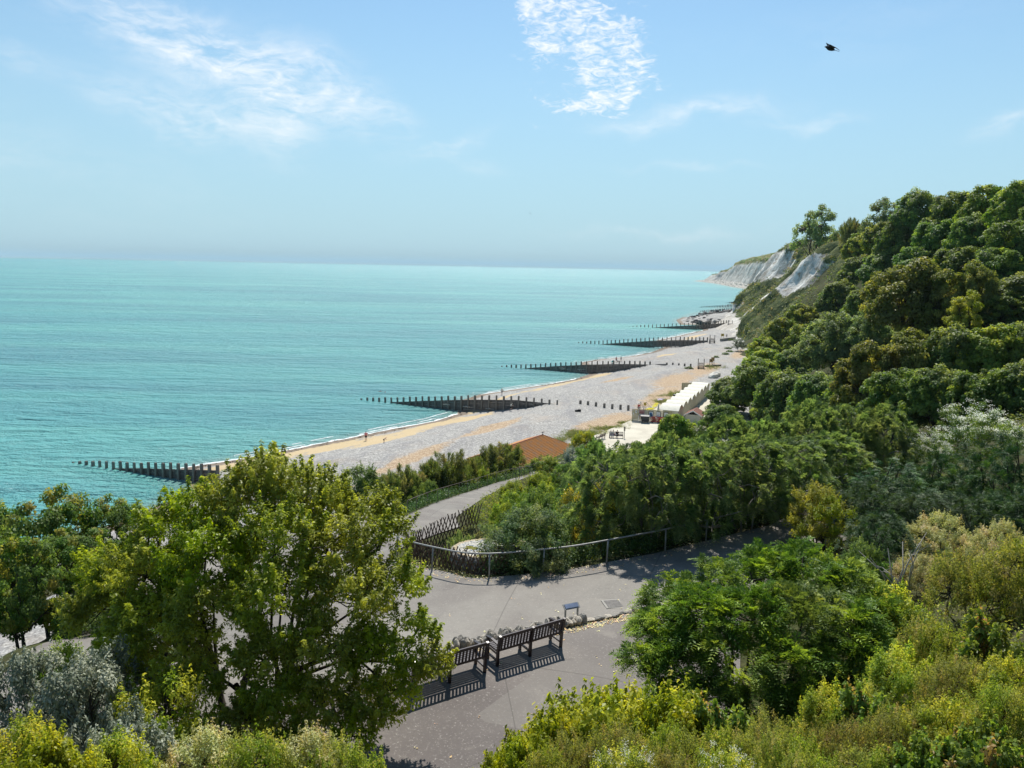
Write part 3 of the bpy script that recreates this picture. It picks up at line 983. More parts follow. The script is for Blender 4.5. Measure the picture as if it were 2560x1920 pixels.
stn = t.noise(p, 0.9, 6.0, 0.72, 0.6)
col = t.mix(t.smooth(stn, .56, .70, 0.0, .35), col, (0.30, 0.275, 0.235))
col = t.mix(t.smooth(stn, .42, .30, 0.0, .40), col, (0.10, 0.092, 0.084))
crk = t.n('ShaderNodeTexVoronoi', feature='DISTANCE_TO_EDGE')
t.put(crk.inputs['Vector'], t.vmath('ADD', p, t.vmath('MULTIPLY', t.n('ShaderNodeTexNoise').outputs[1], (0.6, 0.6, 0))))
crk.inputs['Scale'].default_value = 0.16
col = t.mix(t.smooth(crk.outputs['Distance'], 0.004, 0.0, 0.0, 0.45), col, (0.05, 0.046, 0.04))
t.out(t.principled(col, 0.9, 0.22, t.bump(n2, 0.35, 0.01)))
M['asphalt'] = m
wxs = np.arange(-16, 21.6, 0.4)
wys = np.arange(13.2, 93, 0.4)


def walk_mesh():
    """grid clipped to the walkway outline by snapping the outermost vertices to it"""
    X, Y = np.meshgrid(wxs, wys)
    x, y = X.ravel(), Y.ravel()
    ins = inside(x, y, WALK)
    d, bi, bt = seg_dist(x, y, WALK, True)
    pl = np.array(WALK)
    nxt = np.roll(pl, -1, 0)
    cx = pl[bi, 0] + (nxt[bi, 0] - pl[bi, 0]) * bt
    cy_ = pl[bi, 1] + (nxt[bi, 1] - pl[bi, 1]) * bt
    snap = (~ins) & (d < 0.6)
    x = np.where(snap, cx, x)
    y = np.where(snap, cy_, y)
    ok = ins | snap
    nx = len(wxs)
    i = np.arange((len(wys) - 1) * (nx - 1))
    a = (i // (nx - 1)) * nx + i % (nx - 1)
    f = np.stack([a, a + 1, a + nx + 1, a + nx], 1)
    f = f[ok[f].all(axis=1) & ins[f].any(axis=1)]
    used = np.zeros(len(x), bool)
    used[f.ravel()] = True
    rm = np.cumsum(used) - 1
    z = walk_z(x, y) + 0.05
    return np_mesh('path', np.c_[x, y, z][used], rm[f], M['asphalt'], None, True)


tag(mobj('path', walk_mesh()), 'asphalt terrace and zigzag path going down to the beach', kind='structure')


def wz(x, y):
    return float(walk_z(np.array(x, float), np.array(y, float))) + 0.05


# ------------------------------------------------------------------ setting: concrete promenade
m, t = new_mat('pale_concrete_paving')
p = t.pos()
n1 = t.noise(p, 0.3, 5.0, 0.6)
n2 = t.noise(p, 3.0, 4.0, 0.7)
col = t.mix(t.smooth(n1, 0.35, 0.65), (0.46, 0.425, 0.345), (0.56, 0.525, 0.43))  # pale concrete tone, varied by noise
col = t.mix(t.math('MULTIPLY', t.smooth(n2, 0.5, 0.75), 0.3), col, (0.36, 0.33, 0.27))
t.out(t.principled(col, 0.92, 0.15, t.bump(n2, 0.2, 0.02)))
M['paving'] = m
PROM_Z = 4.55
prom_left = [PS(*q, PROM_Z)[:2] for q in [(1381, 1134), (1409, 1118), (1485, 1089), (1578, 1050.5)]]
hut_a = PS(1656, 1022, 6.9)
hut_b = PS(1741, 959, 6.9)
hdir = (hut_b - hut_a)[:2]
hlen = float(np.hypot(*hdir))
hdir = hdir / hlen
hnrm = np.array([hdir[1], -hdir[0]])               # inland
fl = np.array(prom_left)
outl = [tuple(q) for q in fl] + [tuple(hut_a[:2] - hnrm * 4.2 + hdir * 3), tuple(hut_b[:2] - hnrm * 3.6 + hdir * 4), tuple(hut_b[:2] + hnrm * 5 + hdir * 4),
                                 tuple(hut_a[:2] + hnrm * 7), tuple(fl[3] + np.array([14, -3])), tuple(fl[1] + np.array([14, 2])), tuple(fl[0] + np.array([7, -6]))]
mb = MB()
n = len(outl)
mb.add([(x, y, 3.0) for x, y in outl] + [(x, y, PROM_Z) for x, y in outl], [tuple(range(n, 2 * n))] + [(i, (i + 1) % n, n + (i + 1) % n, n + i) for i in range(n)])
tag(mb.build('promenade', M['paving']), 'pale concrete promenade beside the shingle', kind='structure')
_ground0 = ground


def ground(x, y):
    g_ = _ground0(x, y)
    return np.where(inside(np.atleast_1d(np.asarray(x, float)), np.atleast_1d(np.asarray(y, float)), outl), np.maximum(g_, PROM_Z), g_)


# ------------------------------------------------------------------ setting: chalk cliffs and headland
m, t = new_mat('chalk_cliff')
p = t.pos()
vg, hh, far = t.sep(t.attr('cover'))
sx_, sy_, sz_ = t.sep(p)
st = t.noise(t.mapping(p, scale=(0.16, 0.16, 0.03)), 1.0, 6.0, 0.68, 0.6)
fine = t.noise(p, 0.45, 5.0, 0.7)
chalk = t.mix(t.smooth(st, 0.34, 0.66), (0.30, 0.28, 0.245), (0.70, 0.69, 0.65))
chalk = t.mix(t.math('MULTIPLY', t.smooth(fine, 0.50, 0.68), 0.8), chalk, (0.22, 0.17, 0.11))
chalk = t.mix(t.smooth(hh, 0.16, 0.0, 0.0, 0.6), chalk, (0.33, 0.29, 0.235))
gn = t.noise(p, 0.018, 5.0, 0.6)
grass = t.mix(t.smooth(gn, 0.4, 0.62), (0.115, 0.125, 0.038), (0.20, 0.175, 0.065))
scr = t.mix(t.smooth(fine, 0.4, 0.62), (0.042, 0.062, 0.022), (0.105, 0.115, 0.04))
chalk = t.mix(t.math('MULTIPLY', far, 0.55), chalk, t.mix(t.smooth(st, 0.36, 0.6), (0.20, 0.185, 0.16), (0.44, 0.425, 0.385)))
green = t.mix(t.smooth(far, 0.25, 0.6), scr, grass)
vv = t.math('ADD', vg, t.math('MULTIPLY', t.math('SUBTRACT', t.noise(p, 0.11, 5.0, 0.7), 0.5), 0.95))
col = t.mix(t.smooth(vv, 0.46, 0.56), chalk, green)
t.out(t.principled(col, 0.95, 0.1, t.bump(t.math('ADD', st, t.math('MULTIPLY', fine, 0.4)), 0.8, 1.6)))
M['chalk'] = m
FOOT = [(84, 262, 36), (93, 292, 41), (99, 322, 44), (114, 372, 46), (126, 420, 47), (137, 470, 48), (168, 540, 46), (222, 620, 44), (268, 710, 44), (305, 805, 44), (338, 905, 46), (374, 1060, 47),
        (392, 1165, 48), (398, 1260, 49), (410, 1385, 50), (450, 1640, 45), (463, 1760, 34), (466, 1860, 22), (466, 1945, 15), (505, 2010, 16), (600, 2130, 28), (760, 2290, 40), (1150, 2600, 50), (1800, 2900, 50)]


def coast_mesh():
    F = np.array(FOOT, float)
    seg = np.r_[0, np.cumsum(np.hypot(np.diff(F[:, 0]), np.diff(F[:, 1])))]
    s, v = [], 0.0
    while v < seg[-1]:
        s.append(v)
        yy = np.interp(v, seg, F[:, 1])
        v += max(1.6, min(yy / 190.0, 12.0))
    s = np.array(s)
    bx, by, hh = (np.interp(s, seg, F[:, k]) for k in range(3))
    k = np.ones(9) / 9
    bxs_, bys_ = np.convolve(np.pad(bx, 4, 'edge'), k, 'valid'), np.convolve(np.pad(by, 4, 'edge'), k, 'valid')
    tx, ty = np.gradient(bxs_), np.gradient(bys_)
    q = np.hypot(tx, ty)
    k2 = np.ones(25) / 25
    tx, ty = np.convolve(np.pad(tx / q, 12, 'edge'), k2, 'valid'), np.convolve(np.pad(ty / q, 12, 'edge'), k2, 'valid')
    nx, ny = ty, -tx
    near = 1 - sstep(bys_, 520, 760)
    T = np.r_[np.array([-26, -14, -6, 0]), np.linspace(1.5, 46, 32), np.array([50, 56, 64, 75, 90, 110, 135, 170, 220, 300, 420, 600, 850])]
    V, C = [], []
    for tt in T:
        d0 = np.full_like(s, tt)
        # gullies and buttresses
        gul = (fbm(s / 16.0, tt * 0 + s * 0 + 3.3, 5, 4) - .5) * 13 + (fbm(s / 45.0, s * 0, 8, 3) - .5) * 24
        gul2 = (fbm(s / 5.0, np.full_like(s, tt / 11.0), 15, 4) - .5) * 8.5
        on = sstep(d0, -8, 12) * (1 - sstep(d0, 60, 140) * 0.7)
        o = d0 + (gul + gul2) * on * np.where(hh < 24, 0.5, 1.0)
        zn = np.interp(tt, [-26, -14, 0, 6, 14, 22, 30, 38, 60, 110, 300, 850], [0, 0, .10, .27, .42, .60, .86, 1.0, 1.07, 1.16, 1.25, 1.3])
        zf = np.interp(tt, [-26, -14, 0, 8, 16, 24, 30, 46, 75, 130, 300, 850], [0, 0, .06, .13, .42, .80, 1.0, 1.14, 1.32, 1.65, 1.95, 2.1])
        if tt <= -14:
            z = np.full_like(s, -3.0 if tt < -20 else .5)
        else:
            z = (zn * near + zf * (1 - near)) * hh + np.where(tt < 3, 1.2, 0)
        z = z + (fbm(s / 9, np.full_like(s, tt / 9.0), 21, 4) - .5) * 6.0 * on * np.clip(hh / 40, .3, 1)
        V.append(np.c_[bxs_ + nx * o, bys_ + ny * o, z])
        vegn = np.interp(tt, [-26, -2, 0, 12, 20, 30, 40, 60, 900], [0, 0, .62, .50, .33, .38, .74, 1.1, 1.2])
        vegf = np.interp(tt, [-26, 0, 8, 24, 30, 36, 900], [0, .05, .14, .34, .74, 1.1, 1.2])
        veg = vegn * near + vegf * (1 - near)
        # chalk shows in a few broad bare faces
        Y = bys_
        bare = np.maximum.reduce([.95 * np.exp(-((Y - 326) / 13) ** 2 - ((z - 12) / 9) ** 2), np.exp(-((Y - 303) / 12) ** 2 - ((z - 30) / 9) ** 2), np.exp(-((Y - 350) / 24) ** 2 - ((z - 17) / 13) ** 2), np.exp(-((Y - 392) / 11) ** 2 - ((z - 10) / 11) ** 2), .9 * np.exp(-((Y - 422) / 7) ** 2 - ((z - 18) / 14) ** 2), .8 * np.exp(-((Y - 332) / 9) ** 2 - ((z - 33) / 6) ** 2),
                                  .7 * np.exp(-((Y - 385) / 14) ** 2 - ((z - 26) / 9) ** 2), .74 * sstep(Y, 425, 470) * np.exp(-((z - 34) / 14) ** 2), .55 * sstep(Y, 430, 470) * np.exp(-((z - 8) / 7) ** 2)])
        veg = np.where((tt > -3) & (tt < 50), (.92 - .82 * np.clip(bare * 1.15, 0, 1)) * near + vegf * (1 - near), veg)
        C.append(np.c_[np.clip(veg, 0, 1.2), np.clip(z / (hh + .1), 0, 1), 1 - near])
    ns, nt = len(s), len(T)
    v = np.concatenate(V)
    i = np.arange((nt - 1) * (ns - 1))
    a = (i // (ns - 1)) * ns + i % (ns - 1)
    f = np.stack([a, a + ns, a + ns + 1, a + 1], 1)
    yv = v[:, 1]
    nearf = yv[f].mean(axis=1) < 640
    return v, f, np.concatenate(C), nearf


cv, cf, cc, nearf = coast_mesh()
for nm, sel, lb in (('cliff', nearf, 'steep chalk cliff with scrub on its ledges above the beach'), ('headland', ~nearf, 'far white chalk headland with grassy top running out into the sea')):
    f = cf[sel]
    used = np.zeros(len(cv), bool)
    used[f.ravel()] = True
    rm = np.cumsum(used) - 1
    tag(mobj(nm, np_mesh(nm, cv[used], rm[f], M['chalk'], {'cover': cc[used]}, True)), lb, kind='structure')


# ------------------------------------------------------------------ haze over sea and headland
m = bpy.data.materials.new('sea_haze')
m.use_nodes = True
t = NT(m.node_tree)
pv = t.n('ShaderNodeVolumePrincipled')
pv.inputs['Color'].default_value = (0.52, 0.70, 0.78, 1.0)
pv.inputs['Density'].default_value = 0.00006
pv.inputs['Anisotropy'].default_value = 0.0
o_ = t.n('ShaderNodeOutputMaterial')
t.t.links.new(pv.outputs[0], o_.inputs['Volume'])
M['haze'] = m
mb = MB()
mb.box((0, 30000, 63.5), (100000, 66000, 139))
tag(mb.build('haze', M['haze']), 'thin sea haze', kind='stuff')


# ------------------------------------------------------------------ foliage generators
def unit(v):
    return v / (np.linalg.norm(v, axis=-1, keepdims=True) + 1e-9)


def rsphere(rng, n):
    return unit(rng.normal(size=(n, 3)))


def leaf_quads(pos, nrm, ax, ln, wd, fold=0.18):
    ax = unit(ax - nrm * (ax * nrm).sum(1, keepdims=True))
    sd = np.cross(nrm, ax)
    ln = np.asarray(ln).reshape(-1, 1)
    wd = np.asarray(wd).reshape(-1, 1)
    b = pos - ax * ln * 0.5
    mid = pos - ax * ln * 0.02 + nrm * wd * fold
    q = np.stack([b, mid + sd * wd * 0.5, pos + ax * ln * 0.5, mid - sd * wd * 0.5], 1)
    return q.reshape(-1, 3)


def clumps_of(rng, lobes, n, low=-0.35, shell=(0.72, 1.02), inner=0.16):
    """clump centres over the outside of a union of ellipsoids, some inside"""
    lobes = np.asarray(lobes, float)
    area = (lobes[:, 3] * lobes[:, 4] + lobes[:, 5] * (lobes[:, 3] + lobes[:, 4])) / 3
    out, dirs, lid = [], [], []
    tries = 0
    while sum(len(o) for o in out) < n and tries < 14:
        tries += 1
        k = rng.choice(len(lobes), size=n * 2, p=area / area.sum())
        d = rsphere(rng, n * 2)
        ok = d[:, 2] > low + rng.uniform(-.25, .25, n * 2)
        k, d = k[ok], d[ok]
        ins = rng.uniform(size=len(k)) < inner
        rad = np.where(ins, rng.uniform(.25, .7, len(k)), rng.uniform(*shell, len(k)))[:, None]
        p = lobes[k, :3] + d * lobes[k, 3:6] * rad
        q = np.full(len(k), 9.0)
        for j in range(len(lobes)):
            e = np.linalg.norm((p - lobes[j, :3]) / lobes[j, 3:6], axis=1)
            q = np.minimum(q, np.where(k == j, 9.0, e))
        ok = (q > 0.74) | ins
        out.append(p[ok])
        dirs.append(d[ok])
        lid.append(k[ok])
    return np.concatenate(out)[:n], np.concatenate(dirs)[:n], np.concatenate(lid)[:n]


def mk_tint(rng, leaf_clump, lid, nclump, nlobe):
    gc = rng.uniform(size=nclump)
    bl = rng.uniform(size=nlobe)
    r = rng.uniform(size=len(leaf_clump))
    tint = np.c_[r, gc[leaf_clump], bl[lid[leaf_clump]]]
    return np.repeat(tint, 4, 0)


def crown_broad(rng, lobes, nclump, nleaf, ln, wd, rc, flat=0.75, low=-0.35, inner=0.16, upb=0.55, droop=0.25, tuft=0.0):
    c, d, lid = clumps_of(rng, lobes, nclump, low, inner=inner)
    nclump = len(c)
    w_ = rng.uniform(.55, 1.45, nclump)
    k = rng.choice(nclump, size=nleaf, p=w_ / w_.sum())
    u = rsphere(rng, nleaf)
    rr = rc * (w_[k] ** 0.5)[:, None]
    rad = rng.uniform(size=(nleaf, 1)) ** (1 / 2.4)
    off = u * rad * np.array([1, 1, flat]) * rr
    if tuft > 0:                                    # shoots stick out beyond the clump along its direction
        s = (rng.uniform(size=nleaf) < tuft)[:, None]
        ax_ = unit(d[k] * 0.7 + np.array([0, 0, 0.7]))
        off = np.where(s, ax_ * rng.uniform(.3, 1.4, (nleaf, 1)) * rr + u * 0.16 * rr, off)
    pos = c[k] + off
    nrm = unit(u * 0.45 + d[k] * 0.4 + np.array([0, 0, upb]) + rng.normal(size=(nleaf, 3)) * 0.42)
    ax = unit(u + d[k] * 0.6 + rng.normal(size=(nleaf, 3)) * 0.5 - np.array([0, 0, droop]))
    sz = rng.uniform(.65, 1.25, nleaf)
    v = leaf_quads(pos, nrm, ax, ln * sz, wd * sz)
    return v, mk_tint(rng, k, lid, nclump, len(lobes)), c


def crown_spray(rng, lobes, nclump, nspray, L, npair, ll, lw, droop=0.35, rc=0.3, low=-0.3, up=0.2, inner=0.12, out_w=1.0, tang=0.75):
    """flat feathery sprays or pinnate leaves, radiating from clumps"""
    c, d, lid = clumps_of(rng, lobes, nclump, low, inner=inner)
    nclump = len(c)
    k = rng.integers(0, nclump, nspray)
    o = c[k] + rsphere(rng, nspray) * rng.uniform(0, 1, (nspray, 1)) * rc
    dh = d[k] * np.array([1, 1, 0.45])
    ax = unit(unit(dh) * out_w + np.array([0, 0, up]) + rng.normal(size=(nspray, 3)) * 0.48)
    upv = unit(np.array([0, 0, 1.0]) + rng.normal(size=(nspray, 3)) * 0.28)
    sd = unit(np.cross(ax, upv))
    nr = np.cross(sd, ax)
    Ls = L * rng.uniform(.6, 1.25, nspray)
    s = np.linspace(0.12, 1.0, npair)
    P0 = o[:, None] + ax[:, None] * (Ls[:, None] * s)[..., None] - np.array([0, 0, 1.0]) * (droop * Ls[:, None] * s ** 2)[..., None]
    tap = np.interp(s, [0, .3, .75, 1.0], [.7, 1.0, .85, .45])
    vs, ks = [], []
    for sg in (-1, 1):
        la = unit(ax[:, None] * (1 - tang * .55) + sd[:, None] * sg * tang + rng.normal(size=(nspray, npair, 3)) * 0.12 - np.array([0, 0, 1.0]) * (droop * s)[None, :, None] * .8)
        lens = np.broadcast_to(ll * tap, (nspray, npair)) * rng.uniform(.8, 1.2, (nspray, npair)) * (Ls / L)[:, None]
        pos = P0 + la * (lens * .5)[..., None]
        nn = np.broadcast_to(nr[:, None], pos.shape) + rng.normal(size=pos.shape) * 0.18
        vs.append(leaf_quads(pos.reshape(-1, 3), unit(nn.reshape(-1, 3)), la.reshape(-1, 3), lens.ravel(), (lens * lw / ll).ravel()))
        ks.append(np.repeat(k, npair))
    kk = np.concatenate(ks)
    gc = rng.uniform(size=nclump)
    bl = rng.uniform(size=len(lobes))
    # the tips of a spray carry this year's paler growth
    tipf = np.tile(np.tile(s ** 3, nspray), 2)
    r = np.clip(rng.uniform(size=len(kk)) * .75 + .35 * tipf, 0, 1)
    tint = np.c_[r, np.clip(gc[kk] * .8 + .28 * tipf, 0, 1), bl[lid[kk]]]
    return np.concatenate(vs), np.repeat(tint, 4, 0), c


def crown_wisp(rng, lobes, nclump, nleaf, ln, wd, rc, low=-0.1, up=1.0):
    c, d, lid = clumps_of(rng, lobes, nclump, low, inner=.2)
    nclump = len(c)
    k = rng.integers(0, nclump, nleaf)
    cd = unit(d * np.array([.55, .55, .3]) + np.array([0, 0, up]) + rng.normal(size=(nclump, 3)) * .2)
    s = rng.uniform(-.5, 1.0, (nleaf, 1))
    pos = c[k] + cd[k] * s * rc * 1.7 + rng.normal(size=(nleaf, 3)) * rc * 0.30 * (1.1 - s * .6)
    ax = unit(cd[k] + rng.normal(size=(nleaf, 3)) * .38)
    nrm = unit(rng.normal(size=(nleaf, 3)) + np.array([0, -.3, .4]))
    sz = rng.uniform(.6, 1.3, nleaf)
    return leaf_quads(pos, nrm, ax, ln * sz, wd * sz), mk_tint(rng, k, lid, nclump, len(lobes)), c


def leaf_mesh(name, v, tint, mat):
    return np_mesh(name, v, np.arange(len(v)).reshape(-1, 4), mat, {'tint': tint})


def limbs(rng, base, lobes, clumps, r0, ntwig=60, nstem=1, spread=0.3, n=6, wob=0.08, rt=0.012, twig_reach=1.0):
    mb = MB()
    base = np.asarray(base, float)
    lob = np.asarray(lobes, float)
    cen = lob[:, :3].mean(0)
    stems = []
    hz = lob[:, 2].max() - base[2]
    for i in range(nstem):
        a = 2 * math.pi * i / max(nstem, 1) + rng.uniform(0, 1)
        off = np.array([math.cos(a), math.sin(a), 0]) * spread * (0 if nstem == 1 else 1)
        top = base + (cen - base) * .55 + off * (2.2 if nstem > 1 else 0) + np.array([0, 0, 0])
        mid = base + (top - base) * .5 + off * .6 + rng.normal(size=3) * wob * hz * .3
        b0 = base + off * .35
        mb.tube([b0 - [0, 0, .3], b0 + (mid - b0) * .5 + rng.normal(size=3) * wob * .3, mid, top], [r0 * 1.15, r0 * .95, r0 * .8, r0 * .6], n + 2, cap=False)
        stems.append((mid, top))
    heads = []
    for j, l in enumerate(lob):
        mid, top = stems[j % len(stems)] if len(stems) > 1 else stems[0]
        if len(stems) > 1:
            mid, top = min(stems, key=lambda s_: np.linalg.norm(s_[1] - l[:3]))
        st = mid + (top - mid) * rng.uniform(.1, 1.0)
        en = l[:3] + rng.normal(size=3) * l[3:6] * .12
        m1 = st + (en - st) * .4 + rng.normal(size=3) * wob * np.linalg.norm(en - st) + np.array([0, 0, .06 * np.linalg.norm(en - st)])
        mb.tube([st, m1, en], [r0 * .5, r0 * .36, r0 * .2], n, cap=False)
        heads.append(en)
    heads = np.array(heads)
    if ntwig:
        pick = rng.choice(len(clumps), size=min(ntwig, len(clumps)), replace=False)
        for i in pick:
            c = clumps[i]
            h = heads[np.argmin(np.linalg.norm(heads - c, axis=1))]
            e = h + (c - h) * twig_reach
            m1 = h + (e - h) * .5 + rng.normal(size=3) * wob * 1.3 * np.linalg.norm(e - h)
            mb.tube([h, m1, e], [rt * 2.2, rt * 1.5, rt * .6], 4, cap=False)
    return mb


def rand_lobes(rng, w_, h_, n, base=0.18, rl=0.30, flat=0.8, dome=1.0):
    """lobes of a crown w_ wide and h_ high standing on the origin"""
    out = []
    for i in range(n):
        a = 2 * math.pi * (i + rng.uniform(-.3, .3)) / n * 2.4
        f = math.sqrt((i + .5) / n)
        r = w_ * rl * rng.uniform(.75, 1.15)
        rad = max(0.0, (w_ / 2 - r * .85)) * f
        zt = 1 - (f * rng.uniform(.75, 1.05)) ** 2 * (1 - base) * .62 * dome
        rz = r * flat
        z = max(base * h_ + rz * .8, h_ * zt - rz)
        out.append((rad * math.cos(a), rad * math.sin(a), z, r, r, rz))
    # the skirt
    for i in range(n // 2):
        a = 2 * math.pi * (i + rng.uniform(0, 1)) / (n // 2)
        r = w_ * rl * rng.uniform(.7, 1.0)
        out.append(((w_ / 2 - r) * math.cos(a), (w_ / 2 - r) * math.sin(a), base * h_ + r * flat * .9 + rng.uniform(0, .2) * h_, r, r, r * flat))
    return out


PROTO = {}


class Proto:
    def __init__(self, root, w_, h_):
        self.root, self.w, self.h, self.used = root, w_, h_, False


def proto(key, crown, cmat, clumps, lobes, w_, h_, r0, bark, stem_name='trunk', crown_name='crown', extra=None, **lk):
    rng = np.random.default_rng(abs(hash(key)) % 1000 if False else sum(map(ord, key)))
    root = bpy.data.objects.new('plant', None)
    root.empty_display_size = .2
    COL.objects.link(root)
    v, tint = crown
    mobj(crown_name, leaf_mesh(crown_name, v, tint, cmat), root)
    mobj(stem_name, limbs(rng, (0, 0, 0), lobes, clumps, r0, **lk).mesh(stem_name, bark, True), root)
    for nm, (ev, et, em) in (extra or {}).items():
        mobj(nm, leaf_mesh(nm, ev, et, em), root)
    PROTO[key] = Proto(root, w_, h_)
    return root


def put(key, name, loc, sxy, sz, yaw, label, cat, group=None):
    p_ = PROTO[key]
    if p_.used:
        o = copy_tree(p_.root)
    else:
        o, p_.used = p_.root, True
    o.name = name
    o.location = loc
    o.scale = (sxy, sxy, sz)
    o.rotation_euler = (0, 0, yaw)
    for k in ('label', 'category', 'group', 'kind'):
        if k in o:
            del o[k]
    return tag(o, label, cat, group)


_prng = random.Random(77)


def mpp(px, py, y):
    """metres per display pixel for something standing at depth y"""
    r = ray(px, py)
    cp, sp = math.cos(PITCH), math.sin(PITCH)
    axis_d = (r[1] * cp - r[2] * sp) * (y / r[1])
    return axis_d * 2560 / 2212 / F_PX


def plant(key, name, px, top, wpx, y, label, cat='tree', group=None, sink=0.15, minh=None):
    p_ = PROTO[key]
    q = D(px, top, y)
    zb = (gz(q[0], q[1]) if y < 281 or 'beach' in name else float(cv[np.argmin(np.hypot(cv[:, 0] - q[0], cv[:, 1] - q[1])), 2])) - sink
    h_ = q[2] - zb
    if minh and h_ < minh:
        h_ = minh
    w_ = wpx * mpp(px, top, y)
    if h_ < .62 * w_ and key not in ('lav', 'box'):
        zb -= .62 * w_ - h_
        h_ = .62 * w_
    lim = 1.05 if key[:2] in ('yg', 'sc', 'pa', 'wh', 'br', 'he') else 1.5
    if h_ > lim * w_:
        w_ = h_ / lim
    return put(key, name, (q[0], q[1], zb), w_ / p_.w, h_ / p_.h, _prng.uniform(0, 6.28), label, cat, group)


# ------------------------------------------------------------------ prototypes
def mk_broad(key, seed, w_, h_, nl, nclump, nleaf, ln, wd, rc, mat, bark='bark', base=.12, rl=.28, flat=.8, r0=.2, inner=.14, ntwig=30, nstem=1, tuft=0.0, low=-.35, dome=1.0, **kw):
    rng = np.random.default_rng(seed)
    lob = rand_lobes(rng, w_, h_, nl, base, rl, flat, dome)
    v, ti, c = crown_broad(rng, lob, nclump, nleaf, ln, wd, rc, low=low, inner=inner, tuft=tuft)
    return proto(key, (v, ti), L[mat], c, lob, w_, h_, r0, M[bark], ntwig=ntwig, nstem=nstem, **kw)


mk_broad('hill_a', 1, 9, 9, 11, 247, 22610, 0.374, 0.224, 0.713, 'hill', r0=.14, inner=.07, low=-.6, rl=.30)
mk_broad('hill_b', 2, 9, 10, 15, 195, 20230, 0.403, 0.238, 0.805, 'hill', r0=.14, inner=.07, low=-.6, rl=.21)
mk_broad('grey_a', 3, 9, 9, 11, 247, 22610, 0.345, 0.185, 0.690, 'hill_grey', r0=.14, inner=.07, low=-.6, rl=.30)
mk_broad('olive_a', 4, 9, 9, 12, 273, 23800, 0.345, 0.211, 0.667, 'hill_olive', r0=.14, inner=.07, low=-.6, rl=.23)
mk_broad('light_a', 5, 8, 8, 10, 221, 20230, 0.374, 0.224, 0.667, 'hill_light', r0=.14, inner=.07, low=-.6, rl=.30)
mk_broad('lime_a', 6, 6, 7, 6, 100, 9000, .24, .16, .5, 'lime')
mk_broad('open_a', 7, 9, 9, 10, 92, 8000, .34, .2, .72, 'hill_grey', base=.10, rl=.22, r0=.18, inner=.05, ntwig=75, nstem=4, spread=.7, rt=.045, low=-.2)
mk_broad('sycamore', 8, 8, 8, 8, 150, 20000, .19, .15, .55, 'sycamore', base=.06, rl=.28, r0=.17, ntwig=60, nstem=2, spread=.35, rt=.02)
mk_broad('holly', 9, 5, 4.6, 8, 170, 24000, .11, .065, .36, 'holly', base=.06, r0=.12, ntwig=20, tuft=.12)
mk_broad('golden', 10, 4.2, 4.2, 8, 150, 26000, .085, .05, .30, 'golden', base=.10, r0=.08, ntwig=40, nstem=3, spread=.25, tuft=.15)
mk_broad('bluegreen', 11, 5, 4, 10, 240, 34000, .12, .058, .34, 'bluegreen', base=.0, r0=.07, ntwig=10, nstem=3, spread=.3, tuft=.06, low=-.6)
mk_broad('greenshrub', 12, 4, 3, 8, 170, 26000, .11, .06, .30, 'hill_light', base=.0, r0=.06, ntwig=8, nstem=3, spread=.3, tuft=.08, low=-.5)
mk_broad('darkshrub', 13, 4, 3, 7, 150, 19000, .10, .06, .28, 'hill', base=.02, r0=.06, ntwig=8, nstem=3, spread=.3, tuft=.1)


def mk_spray(key, seed, w_, h_, nl, nclump, nspray, Ls, npair, ll, lw, mat, bark, droop, rc, base=.1, rl=.27, flat=.7, r0=.15, up=.2, inner=.12, ntwig=30, nstem=1, dome=1.0, low=-.3, tang=.75, lobes=None, **kw):
    rng = np.random.default_rng(seed)
    lob = lobes or rand_lobes(rng, w_, h_, nl, base, rl, flat, dome)
    v, ti, c = crown_spray(rng, lob, nclump, nspray, Ls, npair, ll, lw, droop, rc, low, up, inner, tang=tang)
    return proto(key, (v, ti), L[mat], c, lob, w_, h_, r0, M[bark], ntwig=ntwig, nstem=nstem, **kw)


mk_spray('sumac_a', 21, 7, 6, 11, 190, 3700, .60, 7, .19, .068, 'sumac', 'bark_pale', .45, .28, base=.16, rl=.25, flat=.6, r0=.08, up=.18, ntwig=60, nstem=3, spread=.5, rt=.022, dome=.75, low=-.35)
mk_spray('sumac_b', 22, 7, 6, 10, 180, 3500, .56, 7, .18, .068, 'sumac', 'bark_pale', .45, .28, base=.08, rl=.26, flat=.65, r0=.08, up=.15, ntwig=60, nstem=2, spread=.5, rt=.022, dome=.85, low=-.4)
# conifers: drooping tiers
rng = np.random.default_rng(23)
clob = [(math.cos(a) * r, math.sin(a) * r, z, rr, rr, rr * .62) for (a, r, z, rr) in
        [(0, 0, 6.3, .7), (1, .5, 5.5, .9), (3, .6, 5.4, .9), (5, .6, 5.3, .9)] + [(k * 1.25 + .4, 1.15, 4.3 + .25 * (k % 2), 1.05) for k in range(5)] +
        [(k * 1.05, 1.7, 3.0 + .3 * (k % 2), 1.1) for k in range(6)] + [(k * .9 + .3, 2.0, 1.7 + .3 * (k % 2), 1.1) for k in range(7)] + [(k * .9, 2.0, .7, .9) for k in range(7)]]
mk_spray('conifer_a', 23, 6, 7, 0, 420, 5600, .50, 7, .125, .042, 'conifer', 'bark', .34, .24, r0=.14, up=.18, ntwig=20, lobes=clob, tang=.7)
mk_spray('conifer_b', 24, 7, 6, 11, 400, 5300, .52, 7, .13, .044, 'conifer', 'bark', .38, .26, base=.04, rl=.24, r0=.14, up=.25, ntwig=20)
mk_broad('elder', 25, 6, 5, 8, 130, 15000, .15, .085, .42, 'hill', base=.1, r0=.09, ntwig=20, nstem=2, spread=.3)


